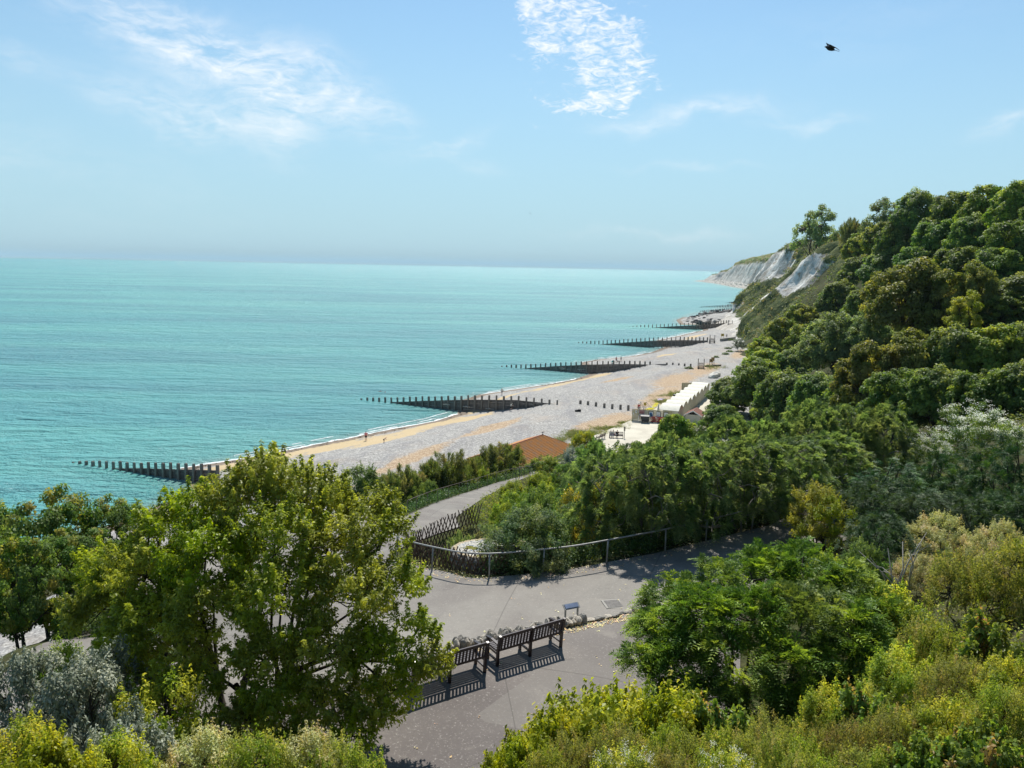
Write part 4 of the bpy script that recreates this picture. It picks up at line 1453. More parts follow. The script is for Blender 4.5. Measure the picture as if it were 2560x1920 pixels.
def mk_tam(key, seed, w_, h_, mat, nleaf=16000, up=1.0, ln=.30, wd=.026):
    rng = np.random.default_rng(seed)
    lob = rand_lobes(rng, w_ * .9, h_ * .82, 7, .05, .27, .85, .8)
    v, ti, c = crown_wisp(rng, lob, 130, nleaf, ln, wd, .42, up=up)
    return proto(key, (v, ti), L[mat], c, lob, w_, h_, .06, M['bark'], ntwig=30, nstem=4, spread=.35, crown_name='foliage', stem_name='stem')


mk_tam('tam_a', 31, 5, 4.2, 'tamarisk', 30000, .8, .28, .034)
mk_tam('tam_b', 32, 5, 3.6, 'tamarisk', 30000, .6, .28, .034)

# near shrubs
def mk_near(key, seed, w_, h_, nclump, nleaf, ln, wd, rc, mat, tuft=.25, extra=None, base=.02, nl=8, inner=.12, rl=.27):
    rng = np.random.default_rng(seed)
    lob = rand_lobes(rng, w_, h_, nl, base, rl, .8, .9)
    v, ti, c = crown_broad(rng, lob, nclump, nleaf, ln, wd, rc, tuft=tuft, inner=inner, flat=.8)
    ex = None
    if extra:
        nm, mat2, cnt, l2, w2, rr, frac = extra
        top = c[c[:, 2] > np.quantile(c[:, 2], 1 - frac)]
        heads = top[rng.choice(len(top), size=cnt)] + rng.normal(size=(cnt, 3)) * rc * .5 + np.array([0, 0, rc * .6])
        nper = 22
        pos = np.repeat(heads, nper, 0) + rng.normal(size=(cnt * nper, 3)) * rr * np.array([1, 1, .4])
        vv = leaf_quads(pos, unit(rng.normal(size=pos.shape) * .5 + [0, 0, 1]), rsphere(rng, len(pos)), np.full(len(pos), l2), np.full(len(pos), w2))
        tt = np.repeat(np.c_[rng.uniform(size=len(pos)), rng.uniform(size=len(pos)), rng.uniform(size=len(pos))], 4, 0)
        ex = {nm: (vv, tt, L[mat2])}
    return proto(key, (v, ti), L[mat], c, lob, w_, h_, .018, M['bark'], crown_name='foliage', stem_name='stem', ntwig=90, nstem=5, spread=w_ * .12, rt=.005, extra=ex)


mk_near('yg_a', 41, 2.0, 1.5, 130, 16000, .075, .040, .17, 'yellowgreen', .14)
mk_near('yg_b', 42, 2.0, 1.3, 140, 16000, .072, .042, .17, 'yellowgreen', .12)
mk_near('scrub_a', 43, 2.0, 1.2, 190, 19000, .050, .022, .15, 'scrub', .15)
mk_near('scrub_b', 44, 2.0, 1.1, 190, 19000, .050, .022, .15, 'scrub', .2)
mk_near('scrubg_a', 45, 2.0, 1.3, 170, 17000, .056, .028, .15, 'scrub_green', .15)
mk_near('silver', 46, 2.4, 2.2, 120, 12000, .085, .038, .17, 'silver', .12)
mk_near('pale_a', 47, 2.4, 1.8, 150, 20000, .048, .026, .15, 'pale', .15)
mk_near('white_fl', 48, 2.0, 1.1, 150, 15000, .052, .026, .15, 'scrub_green', .15, extra=('blossom', 'flower_white', 60, .022, .02, .045, .5))
mk_near('white_tree', 49, 5.0, 4.0, 150, 18000, .10, .06, .32, 'hill', .1, extra=('blossom', 'flower_white', 300, .06, .05, .12, .65))
mk_near('bramble', 52, 2.0, 1.2, 110, 7000, .105, .075, .17, 'bramble', .12)
mk_near('heath', 53, 2.0, 1.1, 200, 18000, .046, .017, .13, 'heath', .25)
mk_near('lav', 50, 1.6, .75, 90, 9000, .12, .012, .10, 'lavender', .7)
mk_near('box', 51, 1.1, .8, 70, 8000, .035, .02, .10, 'box', .05)

# ------------------------------------------------------------------ the big evergreen oak in front
def px_lobes(lst, base):
    out = []
    for (px, py, r, y) in lst:
        q = D(px, py, y)
        k = mpp(px, py, y) * r
        out.append((q[0] - base[0], q[1] - base[1], q[2] - base[2], k, k, k * .85))
    return out


def bespoke(name, label, cat, base, lobes, gen, mat, bark, r0, crown_name='crown', stem_name='trunk', seed=5, **lk):
    root = empty(name, base)
    tag(root, label, cat)
    rng_ = np.random.default_rng(seed)
    v, ti, c = gen(rng_, lobes)
    mobj(crown_name, leaf_mesh(crown_name, v, ti, L[mat]), root)
    mobj(stem_name, limbs(rng_, (0, 0, 0), lobes, c, r0, **lk).mesh(stem_name, M[bark], True), root)
    return root


bx_, by_ = D(505, 1563, 17.2)[:2]
bb = (bx_, by_, gz(bx_, by_))
lob = px_lobes([(590, 1050, 85, 19.0), (520, 1095, 85, 18.6), (670, 1090, 85, 18.6), (420, 1130, 85, 18.6), (340, 1150, 60, 18.8), (790, 1115, 62, 18.2), (835, 1155, 48, 17.8), (725, 1190, 85, 17.2),
                (600, 1180, 105, 17.2), (450, 1210, 95, 17.5), (320, 1240, 90, 18), (240, 1235, 60, 18.4), (215, 1320, 65, 18), (330, 1340, 85, 17.2), (460, 1320, 90, 16.7),
                (610, 1300, 100, 16.3), (760, 1290, 100, 16.6), (865, 1265, 58, 17), (885, 1380, 62, 16.5), (820, 1420, 75, 16.2), (700, 1410, 80, 15.9), (570, 1420, 62, 15.9),
                (925, 1425, 42, 16.3), (800, 1520, 70, 15.9), (330, 1410, 48, 17), (705, 1520, 60, 15.7), (860, 1500, 50, 16.0), (250, 1420, 55, 17.6), (430, 1400, 45, 16.6), (600, 1505, 66, 15.5), (545, 1560, 55, 15.3), (755, 1590, 48, 15.3), (345, 1480, 55, 16.2), (660, 1580, 50, 15.2), (440, 1470, 40, 15.8)], bb)
bespoke('evergreen_tree', 'big spreading evergreen tree with olive green leaves beside the two brown benches', 'tree', bb, lob,
        lambda g, l: crown_broad(g, l, 1200, 190000, .105, .044, .28, flat=.75, low=-.5, inner=.13, upb=.5, tuft=.34), 'bay', 'bark', .105, nstem=5, spread=.42, ntwig=330, wob=.10, rt=.010, seed=5)

# ------------------------------------------------------------------ the yew mound
bx_, by_ = D(1650, 1545, 15.6)[:2]
bb = (bx_, by_, gz(bx_, by_))
lob = px_lobes([(1455, 1305, 58, 17), (1540, 1270, 62, 17.2), (1640, 1255, 70, 17.5), (1740, 1245, 75, 17.5), (1830, 1285, 72, 17), (1900, 1350, 66, 16), (1440, 1375, 60, 16), (1520, 1355, 80, 15.6),
                (1620, 1345, 85, 15.6), (1730, 1345, 92, 15.5), (1830, 1385, 85, 15.2), (1480, 1440, 74, 15.2), (1590, 1435, 85, 14.8), (1700, 1445, 85, 14.6), (1800, 1465, 76, 14.6),
                (1400, 1430, 38, 15.4), (1560, 1505, 55, 14.5), (1880, 1450, 56, 15), (1380, 1425, 22, 15.2), (1490, 1520, 55, 14.4), (1640, 1530, 66, 14.2), (1750, 1545, 66, 14.0), (1860, 1520, 60, 14.4)], bb)
bespoke('yew_tree', 'broad feathery yew mound standing over the right edge of the seat terrace', 'tree', bb, lob,
        lambda g, l: crown_spray(g, l, 900, 13500, .36, 7, .11, .036, .42, .20, -.5, .18, .12, tang=.7), 'yew', 'bark', .08, nstem=4, spread=.35, ntwig=90, rt=.01, seed=6)

# ------------------------------------------------------------------ trees and shrubs, one by one
HG = 'trees on the wooded hillside'
T_ = [
    # key, name, px, top, width px, depth, label, category, group
    ('open_a', 'clifftop_tree', 1770, 441, 104, 322, 'lone open-branched tree standing against the sky at the cliff edge', 'tree', None),
    ('tam_b', 'clifftop_shrub', 1842, 466, 62, 285, 'low dark bristly shrub on the skyline just right of the lone clifftop tree', 'shrub', None),
    ('open_a', 'skyline_tree', 1915, 424, 92, 240, 'thin grey-green tree breaking the skyline on the hill crest', 'tree', HG),
    ('hill_a', 'skyline_tree', 1985, 408, 110, 205, 'dark round-topped tree on the skyline right of the thin grey-green tree', 'tree', HG),
    ('hill_b', 'skyline_tree', 2065, 407, 120, 180, 'broad dark tree in the middle of the hill crest', 'tree', HG),
    ('light_a', 'skyline_tree', 2140, 399, 110, 165, 'yellow-tinged tree on the crest near the right edge', 'tree', HG),
    ('light_a', 'skyline_tree', 2205, 390, 110, 150, 'highest crest tree, cut by the right edge of the picture', 'tree', HG),
    ('hill_a', 'hill_tree', 2290, 392, 130, 140, 'crest tree just outside the right edge', 'tree', HG),
    ('light_a', 'hill_tree', 1868, 500, 80, 270, 'small bright green tree below the bristly skyline shrub', 'tree', HG),
    ('light_a', 'hill_tree', 1905, 478, 76, 235, 'yellow-green tree below the thin skyline tree', 'tree', HG),
    ('hill_a', 'hill_tree', 1948, 470, 100, 205, 'dark tree under the thin grey-green skyline tree', 'tree', HG),
    ('hill_b', 'hill_tree', 2030, 470, 110, 175, 'dense dark tree below the round-topped crest tree', 'tree', HG),
    ('hill_a', 'hill_tree', 2110, 462, 120, 158, 'deep green tree below the broad crest tree', 'tree', HG),
    ('hill_b', 'hill_tree', 2190, 470, 120, 140, 'dark tree at the right edge below the highest crest tree', 'tree', HG),
    ('hill_a', 'hill_tree', 1862, 552, 92, 245, 'tufted green tree on the slope right of the bare chalk face', 'tree', HG),
    ('hill_a', 'hill_tree', 1912, 540, 110, 205, 'large tufted tree above the olive-brown tree', 'tree', HG),
    ('hill_b', 'hill_tree', 1985, 530, 110, 172, 'shadowed dark tree above and left of the brown-topped tree', 'tree', HG),
    ('hill_b', 'hill_tree', 2075, 528, 120, 152, 'shadowed dark tree behind the brown-topped tree', 'tree', HG),
    ('hill_b', 'hill_tree', 2160, 530, 120, 134, 'black-green tree in the dark hollow at the right edge', 'tree', HG),
    ('hill_a', 'hill_tree', 1818, 605, 96, 225, 'green tree against the right side of the lower chalk face', 'tree', HG),
    ('hill_a', 'hill_tree', 1872, 622, 104, 185, 'pale-tufted green tree halfway down the slope above the grey-green tree', 'tree', HG),
    ('olive_a', 'hill_tree', 1962, 553, 190, 112, 'big olive-brown domed tree in the middle of the hillside', 'tree', HG),
    ('olive_a', 'hill_tree', 2050, 580, 120, 108, 'olive tree leaning on the big domed tree', 'tree', HG),
    ('olive_a', 'hill_tree', 2118, 560, 96, 106, 'brown-topped rounded tree right of the olive domed trees', 'tree', HG),
    ('lime_a', 'hill_tree', 2096, 622, 88, 101, 'bright lime-yellow tree below the brown-topped tree', 'tree', HG),
    ('hill_b', 'hill_tree', 2165, 630, 120, 104, 'dark tree below the black hollow at the right edge', 'tree', HG),
    ('light_a', 'hill_tree', 1735, 655, 80, 235, 'fresh green tree at the foot of the chalk face', 'tree', HG),
    ('light_a', 'hill_tree', 1692, 685, 84, 222, 'bright green tree right of the beach end, below the cliff', 'tree', HG),
    ('light_a', 'hill_tree', 1745, 700, 92, 200, 'yellowish green tree beside the fresh green tree under the cliff', 'tree', HG),
    ('hill_a', 'hill_tree', 1800, 680, 100, 182, 'dark tree between the fresh green trees and the grey-green tree', 'tree', HG),
    ('light_a', 'hill_tree', 1652, 728, 80, 205, 'light green tree leaning over the shingle path', 'tree', HG),
    ('light_a', 'hill_tree', 1650, 752, 106, 168, 'large fresh green tree rising above the beach huts', 'tree', HG),
    ('hill_a', 'hill_tree', 1720, 752, 110, 162, 'mid-green tree right of the large fresh green tree', 'tree', HG),
    ('grey_a', 'hill_tree', 1805, 672, 150, 128, 'tall grey-green tree right above the sumac thicket', 'tree', HG),
    ('grey_a', 'hill_tree', 1878, 668, 112, 124, 'grey-green tree touching the olive domed tree from below', 'tree', HG),
    ('hill_a', 'hill_tree', 1578, 815, 104, 146, 'dark bushy tree hanging over the beach hut roofs', 'tree', HG),
    ('hill_b', 'hill_tree', 1640, 775, 130, 138, 'dense dark tree behind the beach huts', 'tree', HG),
    ('hill_a', 'hill_tree', 1700, 800, 140, 122, 'broad dark tree above the sumac thicket, right of the huts', 'tree', HG),
    ('hill_a', 'hill_tree', 1770, 805, 130, 112, 'shadowed tree below the tall grey-green tree', 'tree', HG),
    ('hill_b', 'hill_tree', 1560, 870, 90, 128, 'low dark tree at the near end of the beach huts', 'tree', HG),
    ('olive_a', 'hill_tree', 1885, 732, 150, 88, 'olive-tinged tree at the left of the sunlit row across the slope', 'tree', HG),
    ('olive_a', 'hill_tree', 1975, 708, 150, 86, 'olive-tinged tree in the middle of the sunlit row across the slope', 'tree', HG),
    ('hill_a', 'hill_tree', 2065, 702, 150, 84, 'deep green tree with sunlit top in the row below the lime tree', 'tree', HG),
    ('light_a', 'hill_tree', 2150, 698, 150, 82, 'sunlit green tree in the row near the right edge', 'tree', HG),
    ('hill_a', 'hill_tree', 2235, 690, 150, 82, 'sunlit tree cut by the right edge, below the hollow', 'tree', HG),
    ('hill_a', 'hill_tree', 1850, 790, 130, 92, 'dark-bottomed tree left of and below the sunlit row', 'tree', HG),
    ('hill_b', 'hill_tree', 1940, 790, 140, 76, 'shadowed tree under the middle of the sunlit row', 'tree', HG),
    ('hill_a', 'hill_tree', 2030, 790, 150, 72, 'green tree just above the white-flowered tree', 'tree', HG),
    ('hill_b', 'hill_tree', 2130, 790, 150, 68, 'dark tree right above the white-flowered tree', 'tree', HG),
    ('hill_a', 'hill_tree', 2220, 780, 150, 66, 'dark tree at the right edge above the white blossom', 'tree', HG),
    ('hill_a', 'hill_tree', 2215, 590, 130, 106, 'deep green tree at the right edge between the black hollow and the sunlit row', 'tree', HG),
    # behind and below, filling the slope
    ('elder', 'bank_tree', 1508, 905, 70, 108, 'small bushy tree beside the near end of the beach huts', 'tree', None),
    ('light_a', 'bank_tree', 1462, 893, 92, 92, 'leafy young tree reaching over the promenade corner', 'tree', None),
    # sumac thicket
    ('sumac_a', 'sumac_tree', 1290, 962, 143, 38, 'feathery sumac at the left end of the thicket, above the yellowish holly', 'tree', 'sumac thicket on the bank'),
    ('sumac_b', 'sumac_tree', 1365, 948, 156, 39, 'feathery sumac in front of the promenade bench', 'tree', 'sumac thicket on the bank'),
    ('sumac_a', 'sumac_tree', 1440, 938, 156, 40, 'feathery sumac below the promenade corner', 'tree', 'sumac thicket on the bank'),
    ('sumac_b', 'sumac_tree', 1515, 935, 156, 40, 'feathery sumac below the leafy young tree', 'tree', 'sumac thicket on the bank'),
    ('sumac_a', 'sumac_tree', 1590, 905, 156, 42, 'pale-topped sumac in the middle of the thicket', 'tree', 'sumac thicket on the bank'),
    ('sumac_b', 'sumac_tree', 1665, 890, 169, 43, 'tall sumac below the dense dark trees', 'tree', 'sumac thicket on the bank'),
    ('sumac_a', 'sumac_tree', 1745, 872, 130, 43, 'pale flat-topped sumac right of the middle of the thicket', 'tree', 'sumac thicket on the bank'),
    ('sumac_b', 'sumac_tree', 1825, 865, 130, 43, 'reddish-tipped sumac near the right end of the thicket', 'tree', 'sumac thicket on the bank'),
    ('sumac_a', 'sumac_tree', 1905, 880, 169, 43, 'sumac at the right end of the thicket by the white-flowered tree', 'tree', 'sumac thicket on the bank'),
    ('sumac_b', 'sumac_tree', 1330, 968, 200, 30.0, 'sumac in the front row above the holly', 'tree', 'sumac thicket on the bank'),
    ('sumac_a', 'sumac_tree', 1420, 958, 210, 28.9, 'sumac in the front row with a pale crooked limb', 'tree', 'sumac thicket on the bank'),
    ('sumac_b', 'sumac_tree', 1520, 950, 210, 29.4, 'sumac in the front row, second from its crooked-limbed neighbour', 'tree', 'sumac thicket on the bank'),
    ('sumac_a', 'sumac_tree', 1615, 945, 220, 30.2, 'wide sumac in the front row over the fence rail', 'tree', 'sumac thicket on the bank'),
    ('sumac_b', 'sumac_tree', 1705, 940, 210, 31.2, 'sumac in the front row behind the golden shrub', 'tree', 'sumac thicket on the bank'),
    ('sumac_a', 'sumac_tree', 1795, 935, 190, 34, 'sumac in the front row left of the dark conifers', 'tree', 'sumac thicket on the bank'),
    # dark growth under the sumacs, above the fence
    ('holly', 'holly_tree', 1315, 1010, 165, 31, 'yellow-flecked dark holly above the mosaic and fence', 'tree', None),
    ('holly', 'holly_tree', 1255, 1045, 100, 33, 'smaller yellow-tipped holly at the left of the big one', 'tree', None),
    ('elder', 'bank_shrub', 1400, 1027, 163, 30.2, 'shaded dark shrub behind the rail right of the big holly', 'shrub', 'shaded shrubs behind the rail'),
    ('elder', 'bank_shrub', 1480, 1023, 174, 31, 'shaded dark shrub behind the middle of the rail', 'shrub', 'shaded shrubs behind the rail'),
    ('elder', 'bank_shrub', 1560, 1013, 155, 32, 'shaded dark shrub behind the rail under the wide sumac', 'shrub', 'shaded shrubs behind the rail'),
    ('elder', 'bank_shrub', 1640, 1000, 155, 33, 'shaded dark shrub behind the right end of the rail', 'shrub', 'shaded shrubs behind the rail'),
    ('elder', 'bank_shrub', 1725, 980, 155, 34.5, 'shaded dark shrub between the rail end and the golden shrub', 'shrub', 'shaded shrubs behind the rail'),
    ('bluegreen', 'leafy_shrub', 1146, 1085, 215, 27.7, 'blue-green rounded shrub overhanging the mosaic', 'shrub', None),
    ('greenshrub', 'leafy_shrub', 1110, 1058, 110, 45, 'light green shrub at the bend of the ramp', 'shrub', None),
    ('greenshrub', 'leafy_shrub', 1180, 1042, 110, 46, 'fresh green shrub between the ramp rail and the smaller holly', 'shrub', None),
    ('darkshrub', 'leafy_shrub', 1225, 1110, 120, 31.5, 'dark shrub directly behind the mosaic', 'shrub', None),
    ('silver', 'grey_shrub', 1245, 962, 76, 74, 'blue-grey bushy shrub below the tiled shelter roof', 'shrub', None),
    ('greenshrub', 'leafy_shrub', 1180, 985, 90, 82, 'low green shrub beneath the tiled shelter roof', 'shrub', None),
    ('yg_a', 'leafy_shrub', 1262, 932, 62, 96, 'rounded yellow-green shrub beside the promenade benches', 'shrub', None),
    ('box', 'leafy_shrub', 1292, 948, 34, 92, 'small clipped dark shrub next to the yellow-green one', 'shrub', None),
    ('elder', 'leafy_shrub', 1215, 1000, 90, 72, 'dull green shrub under the blue-grey shrub', 'shrub', None),
    ('elder', 'bank_shrub', 1360, 1105, 130, 29.2, 'dark ivy-like shrub right behind the rail beside the mosaic', 'shrub', 'shaded shrubs behind the rail'),
    ('elder', 'bank_shrub', 1450, 1095, 130, 30.2, 'dark low shrub pressed against the rail left of its middle', 'shrub', 'shaded shrubs behind the rail'),
    ('elder', 'bank_shrub', 1540, 1080, 130, 31.2, 'dark low shrub pressed against the rail right of its middle', 'shrub', 'shaded shrubs behind the rail'),
    ('elder', 'bank_shrub', 1625, 1065, 120, 32.2, 'dark low shrub pressed against the rail near the golden shrub', 'shrub', 'shaded shrubs behind the rail'),
    ('elder', 'bank_shrub', 310, 1290, 150, 24, 'dark shrub seen through the left boughs of the big evergreen tree', 'shrub', None),
    ('elder', 'bank_shrub', 190, 1300, 150, 25, 'dark shrub under the smaller sycamore', 'shrub', None),
    ('darkshrub', 'bank_shrub', 385, 1385, 130, 20, 'shaded bush behind the evergreen trunk', 'shrub', None),
    ('sycamore', 'sycamore_tree', 165, 1130, 200, 27, 'middle sycamore between the left edge and the big evergreen tree', 'tree', None),
    ('greenshrub', 'leafy_shrub', 1092, 1082, 84, 41, 'low weedy shrub at the inner edge of the ramp bend', 'shrub', None),
    ('elder', 'leafy_shrub', 1125, 1075, 110, 38, 'bushy shrub between the mosaic and the ramp', 'shrub', None),
    ('greenshrub', 'leafy_shrub', 1105, 1038, 80, 56, 'low shrub along the inner edge of the ramp, halfway down', 'shrub', None),
    ('darkshrub', 'leafy_shrub', 1165, 1055, 110, 40, 'dull green shrub behind the bushy one by the mosaic', 'shrub', None),
    ('greenshrub', 'leafy_shrub', 1165, 1018, 80, 66, 'pale low shrub near the sword-leaved plants', 'shrub', None),
    ('conifer_b', 'conifer', 1905, 1105, 170, 22.5, 'dark conifer boughs just left of the dead branches', 'tree', 'dark conifers above the path'),
    ('darkshrub', 'leafy_shrub', 1870, 1165, 130, 20.5, 'shaded bush behind the dead branches', 'shrub', None),
    # tamarisks by the beach
    ('darkshrub', 'seaside_shrub', 785, 1000, 135, 66, 'dense dark evergreen shrub at the left of the seaside row', 'shrub', None),
    ('tam_b', 'tamarisk_bush', 868, 1003, 135, 64, 'brown-tipped tamarisk bush next to the dense evergreen shrub', 'shrub', 'tamarisk bushes above the beach'),
    ('tam_a', 'tamarisk_bush', 968, 962, 135, 68, 'tall feathery tamarisk bush in the middle of the seaside row', 'shrub', 'tamarisk bushes above the beach'),
    ('tam_a', 'tamarisk_bush', 1018, 976, 100, 71, 'narrow tamarisk bush between the two tallest ones', 'shrub', 'tamarisk bushes above the beach'),
    ('tam_a', 'tamarisk_bush', 1078, 944, 150, 86, 'dark tamarisk bush against the tiled shelter roof', 'shrub', 'tamarisk bushes above the beach'),
    ('darkshrub', 'seaside_shrub', 930, 1035, 60, 60, 'low ivy-dark shrub at the foot of the tamarisks', 'shrub', None),
    ('greenshrub', 'seaside_shrub', 1040, 1010, 60, 70, 'low light green shrub by the ramp rail', 'shrub', None),
    # right: conifers and others
    ('conifer_a', 'conifer', 1935, 985, 210, 30.5, 'dark conifer at the left of the group, beside the golden shrub', 'tree', 'dark conifers above the path'),
    ('conifer_b', 'conifer', 1890, 1035, 190, 27.5, 'low spreading dark conifer just right of the golden shrub', 'tree', 'dark conifers above the path'),
    ('conifer_a', 'conifer', 2030, 955, 200, 33, 'dark conifer left below the white blossom', 'tree', 'dark conifers above the path'),
    ('conifer_a', 'conifer', 2115, 945, 210, 31, 'tall dark conifer under the white-flowered tree', 'tree', 'dark conifers above the path'),
    ('conifer_a', 'conifer', 2195, 925, 220, 29.5, 'yellow-tipped conifer at the right edge', 'tree', 'dark conifers above the path'),
    ('conifer_b', 'conifer', 2000, 1060, 200, 26, 'lowest dark conifer, above the pale variegated shrub', 'tree', 'dark conifers above the path'),
    ('conifer_b', 'conifer', 2110, 1065, 200, 25.5, 'dark conifer boughs behind the olive scrub', 'tree', 'dark conifers above the path'),
    ('conifer_b', 'conifer', 2200, 1050, 200, 25.5, 'dark conifer low at the right edge', 'tree', 'dark conifers above the path'),
    ('white_tree', 'flowering_tree', 2125, 868, 200, 46, 'large white-flowered tree at the right edge above the conifers', 'tree', None),
    ('white_tree', 'flowering_tree', 2010, 925, 90, 42, 'smaller white-flowered tree left below the large one', 'tree', None),
    ('golden', 'golden_shrub', 1782, 1045, 170, 27.5, 'rounded golden-green shrub at the far end of the path', 'shrub', None),
    ('greenshrub', 'leafy_shrub', 1775, 1185, 150, 20.5, 'bright fresh green shrub behind the yew mound', 'shrub', None),
    ('pale_a', 'variegated_shrub', 2035, 1105, 150, 22.5, 'pale cream-flecked shrub below the dark conifers', 'shrub', None),
    ('pale_a', 'variegated_shrub', 1985, 1190, 120, 20, 'upright pale shrub beside the bare dead branches', 'shrub', None),
    ('pale_a', 'variegated_shrub', 2160, 1120, 130, 21, 'cream-flecked shrub at the right edge above the olive scrub', 'shrub', None),
    ('heath', 'olive_scrub', 2110, 1185, 190, 16.5, 'fuzzy olive scrub bush right of the dead branches', 'shrub', None),
    ('scrub_a', 'olive_scrub', 2205, 1170, 170, 15.5, 'fuzzy olive scrub bush at the right edge', 'shrub', None),
    ('scrubg_a', 'leafy_scrub', 1935, 1262, 130, 16, 'leafy yellow-green bush below the dead branches', 'shrub', None),
    # left
    ('sycamore', 'sycamore_tree', 92, 1044, 290, 29, 'dark sycamore at the left edge in front of the sea', 'tree', None),
    ('sycamore', 'sycamore_tree', 228, 1066, 170, 30.5, 'smaller sycamore with yellowing top behind the big evergreen tree', 'tree', None),
    ('sycamore', 'sycamore_tree', -70, 1060, 250, 30, 'sycamore beyond the left edge', 'tree', None),
    ('sycamore', 'sycamore_tree', 30, 1150, 200, 24.5, 'low branching sycamore at the left edge over the shingle', 'tree', None),
    ('silver', 'silver_shrub', 140, 1435, 260, 14.2, 'silver-grey leaved shrub in the bottom left corner', 'shrub', None),
    ('silver', 'silver_shrub', 225, 1392, 120, 15.6, 'smaller silver shrub reaching up beside the big evergreen tree', 'shrub', None),
    ('silver', 'silver_shrub', 40, 1405, 130, 15.4, 'grey-green shrub at the left edge above the silver shrub', 'shrub', None),
    ('greenshrub', 'leafy_shrub', 130, 1385, 120, 17.5, 'fresh green shrub behind the silver shrubs', 'shrub', None),
    ('darkshrub', 'leafy_shrub', 255, 1350, 150, 18.5, 'shaded dark shrub under the left boughs of the big evergreen tree', 'shrub', None),
    ('scrubg_a', 'leafy_shrub', 340, 1452, 150, 14.6, 'yellow-green leafy bush in front of the evergreen trunk', 'shrub', None),
    ('scrubg_a', 'leafy_shrub', 10, 1555, 130, 11.0, 'yellow-green bush in the left corner below the silver shrub', 'shrub', None),
    ('yg_b', 'leafy_shrub', 75, 1605, 100, 10.0, 'bright bush with broad yellow leaves low in the left corner', 'shrub', None),
    ('silver', 'silver_shrub', 285, 1530, 180, 12.6, 'low silver-leaved bush at the bottom, right of the large silver shrub', 'shrub', None),
    ('scrubg_a', 'leafy_scrub', 230, 1590, 150, 11.4, 'green bush at the bottom edge below the silver shrubs', 'shrub', None),
    ('pale_a', 'flowering_scrub', 420, 1575, 170, 12.2, 'pale pink-tinged scrub at the bottom under the big evergreen tree', 'shrub', None),
    ('scrub_a', 'flowering_scrub', 540, 1590, 170, 12.0, 'olive scrub at the bottom edge below the evergreen trunk', 'shrub', None),
    ('pale_a', 'flowering_scrub', 650, 1578, 150, 12.6, 'pale cream scrub at the bottom edge left of the terrace', 'shrub', None),
    ('scrub_b', 'flowering_scrub', 740, 1612, 110, 12.2, 'small olive scrub at the terrace corner', 'shrub', None),
    # front right: yellow-green shrubs along the terrace edge
    ('yg_a', 'yellow_shrub', 1255, 1500, 120, 13.2, 'bright yellow-green shrub with tall shoots at the terrace edge', 'shrub', None),
    ('yg_b', 'yellow_shrub', 1180, 1555, 120, 12.2, 'yellow-leaved shrub left of the tall-shooted one', 'shrub', None),
    ('yg_b', 'yellow_shrub', 1110, 1605, 110, 11.4, 'lowest yellow-green shrub at the bottom edge of the terrace', 'shrub', None),
    ('yg_a', 'yellow_shrub', 1335, 1495, 120, 13.0, 'leafy yellow-green shrub in front of the terrace, right of the tall shoots', 'shrub', None),
    ('scrubg_a', 'yellow_shrub', 1425, 1462, 130, 13.2, 'fresh green shrub at the left foot of the yew mound', 'shrub', None),
    ('yg_b', 'yellow_shrub', 1480, 1508, 150, 12.0, 'yellow-flecked shrub in front of the yew mound', 'shrub', None),
    ('bramble', 'yellow_shrub', 1570, 1520, 140, 11.8, 'green shrub below the middle of the yew mound', 'shrub', None),
    ('heath', 'olive_scrub', 1240, 1588, 150, 10.8, 'brown-olive scrub at the bottom beside the yellow-leaved shrub', 'shrub', None),
    ('heath', 'olive_scrub', 1345, 1570, 170, 10.6, 'brown-tinged scrub in the middle of the bottom slope', 'shrub', None),
    ('scrub_a', 'olive_scrub', 1460, 1570, 170, 10.4, 'olive scrub below the yellow-flecked shrub', 'shrub', None),
    ('scrub_b', 'olive_scrub', 1570, 1578, 170, 10.2, 'olive scrub on the bottom slope under the green shrub', 'shrub', None),
    ('heath', 'olive_scrub', 1670, 1545, 160, 11.0, 'dull scrub at the shaded foot of the yew', 'shrub', None),
    ('scrubg_a', 'sapling', 1808, 1480, 90, 11.8, 'bright lime sapling with long leaves right of the yew foot', 'shrub', None),
    ('white_fl', 'white_flowering_bush', 1590, 1622, 150, 9.0, 'white-flowered bush at the bottom edge', 'shrub', None),
    ('white_fl', 'white_flowering_bush', 1345, 1632, 130, 9.2, 'small bush with a few white heads at the bottom edge', 'shrub', None),
    ('scrub_a', 'olive_scrub', 1190, 1630, 150, 9.8, 'olive scrub at the bottom edge below the yellow shrubs', 'shrub', None),
    ('heath', 'olive_scrub', 1450, 1625, 170, 9.2, 'olive scrub at the bottom edge between the white-flowered bushes', 'shrub', None),
    ('scrub_b', 'slope_scrub', 1720, 1590, 170, 9.6, 'yellow-olive scrub on the bottom slope right of the white-flowered bush', 'shrub', None),
    ('heath', 'slope_scrub', 1840, 1560, 170, 9.8, 'olive scrub in front of the lime sapling', 'shrub', None),
    ('heath', 'slope_scrub', 1950, 1530, 190, 9.8, 'grey-twigged scrub on the lower right slope', 'shrub', None),
    ('scrubg_a', 'slope_scrub', 2060, 1500, 190, 9.6, 'yellow-green scrub on the lower right slope', 'shrub', None),
    ('scrub_a', 'slope_scrub', 2170, 1480, 190, 9.4, 'olive scrub low at the right edge', 'shrub', None),
    ('scrubg_a', 'slope_scrub', 1965, 1400, 190, 12.6, 'broad yellow-green scrub right of the yew mound', 'shrub', None),
    ('scrub_b', 'slope_scrub', 2040, 1345, 180, 13.2, 'fuzzy yellow scrub below the olive scrub bush', 'shrub', None),
    ('bramble', 'slope_scrub', 2150, 1340, 160, 12.0, 'broad-leaved bramble patch at the right edge', 'shrub', None),
    ('heath', 'slope_scrub', 2080, 1420, 190, 11.2, 'grey-green twiggy scrub in the middle of the right slope', 'shrub', None),
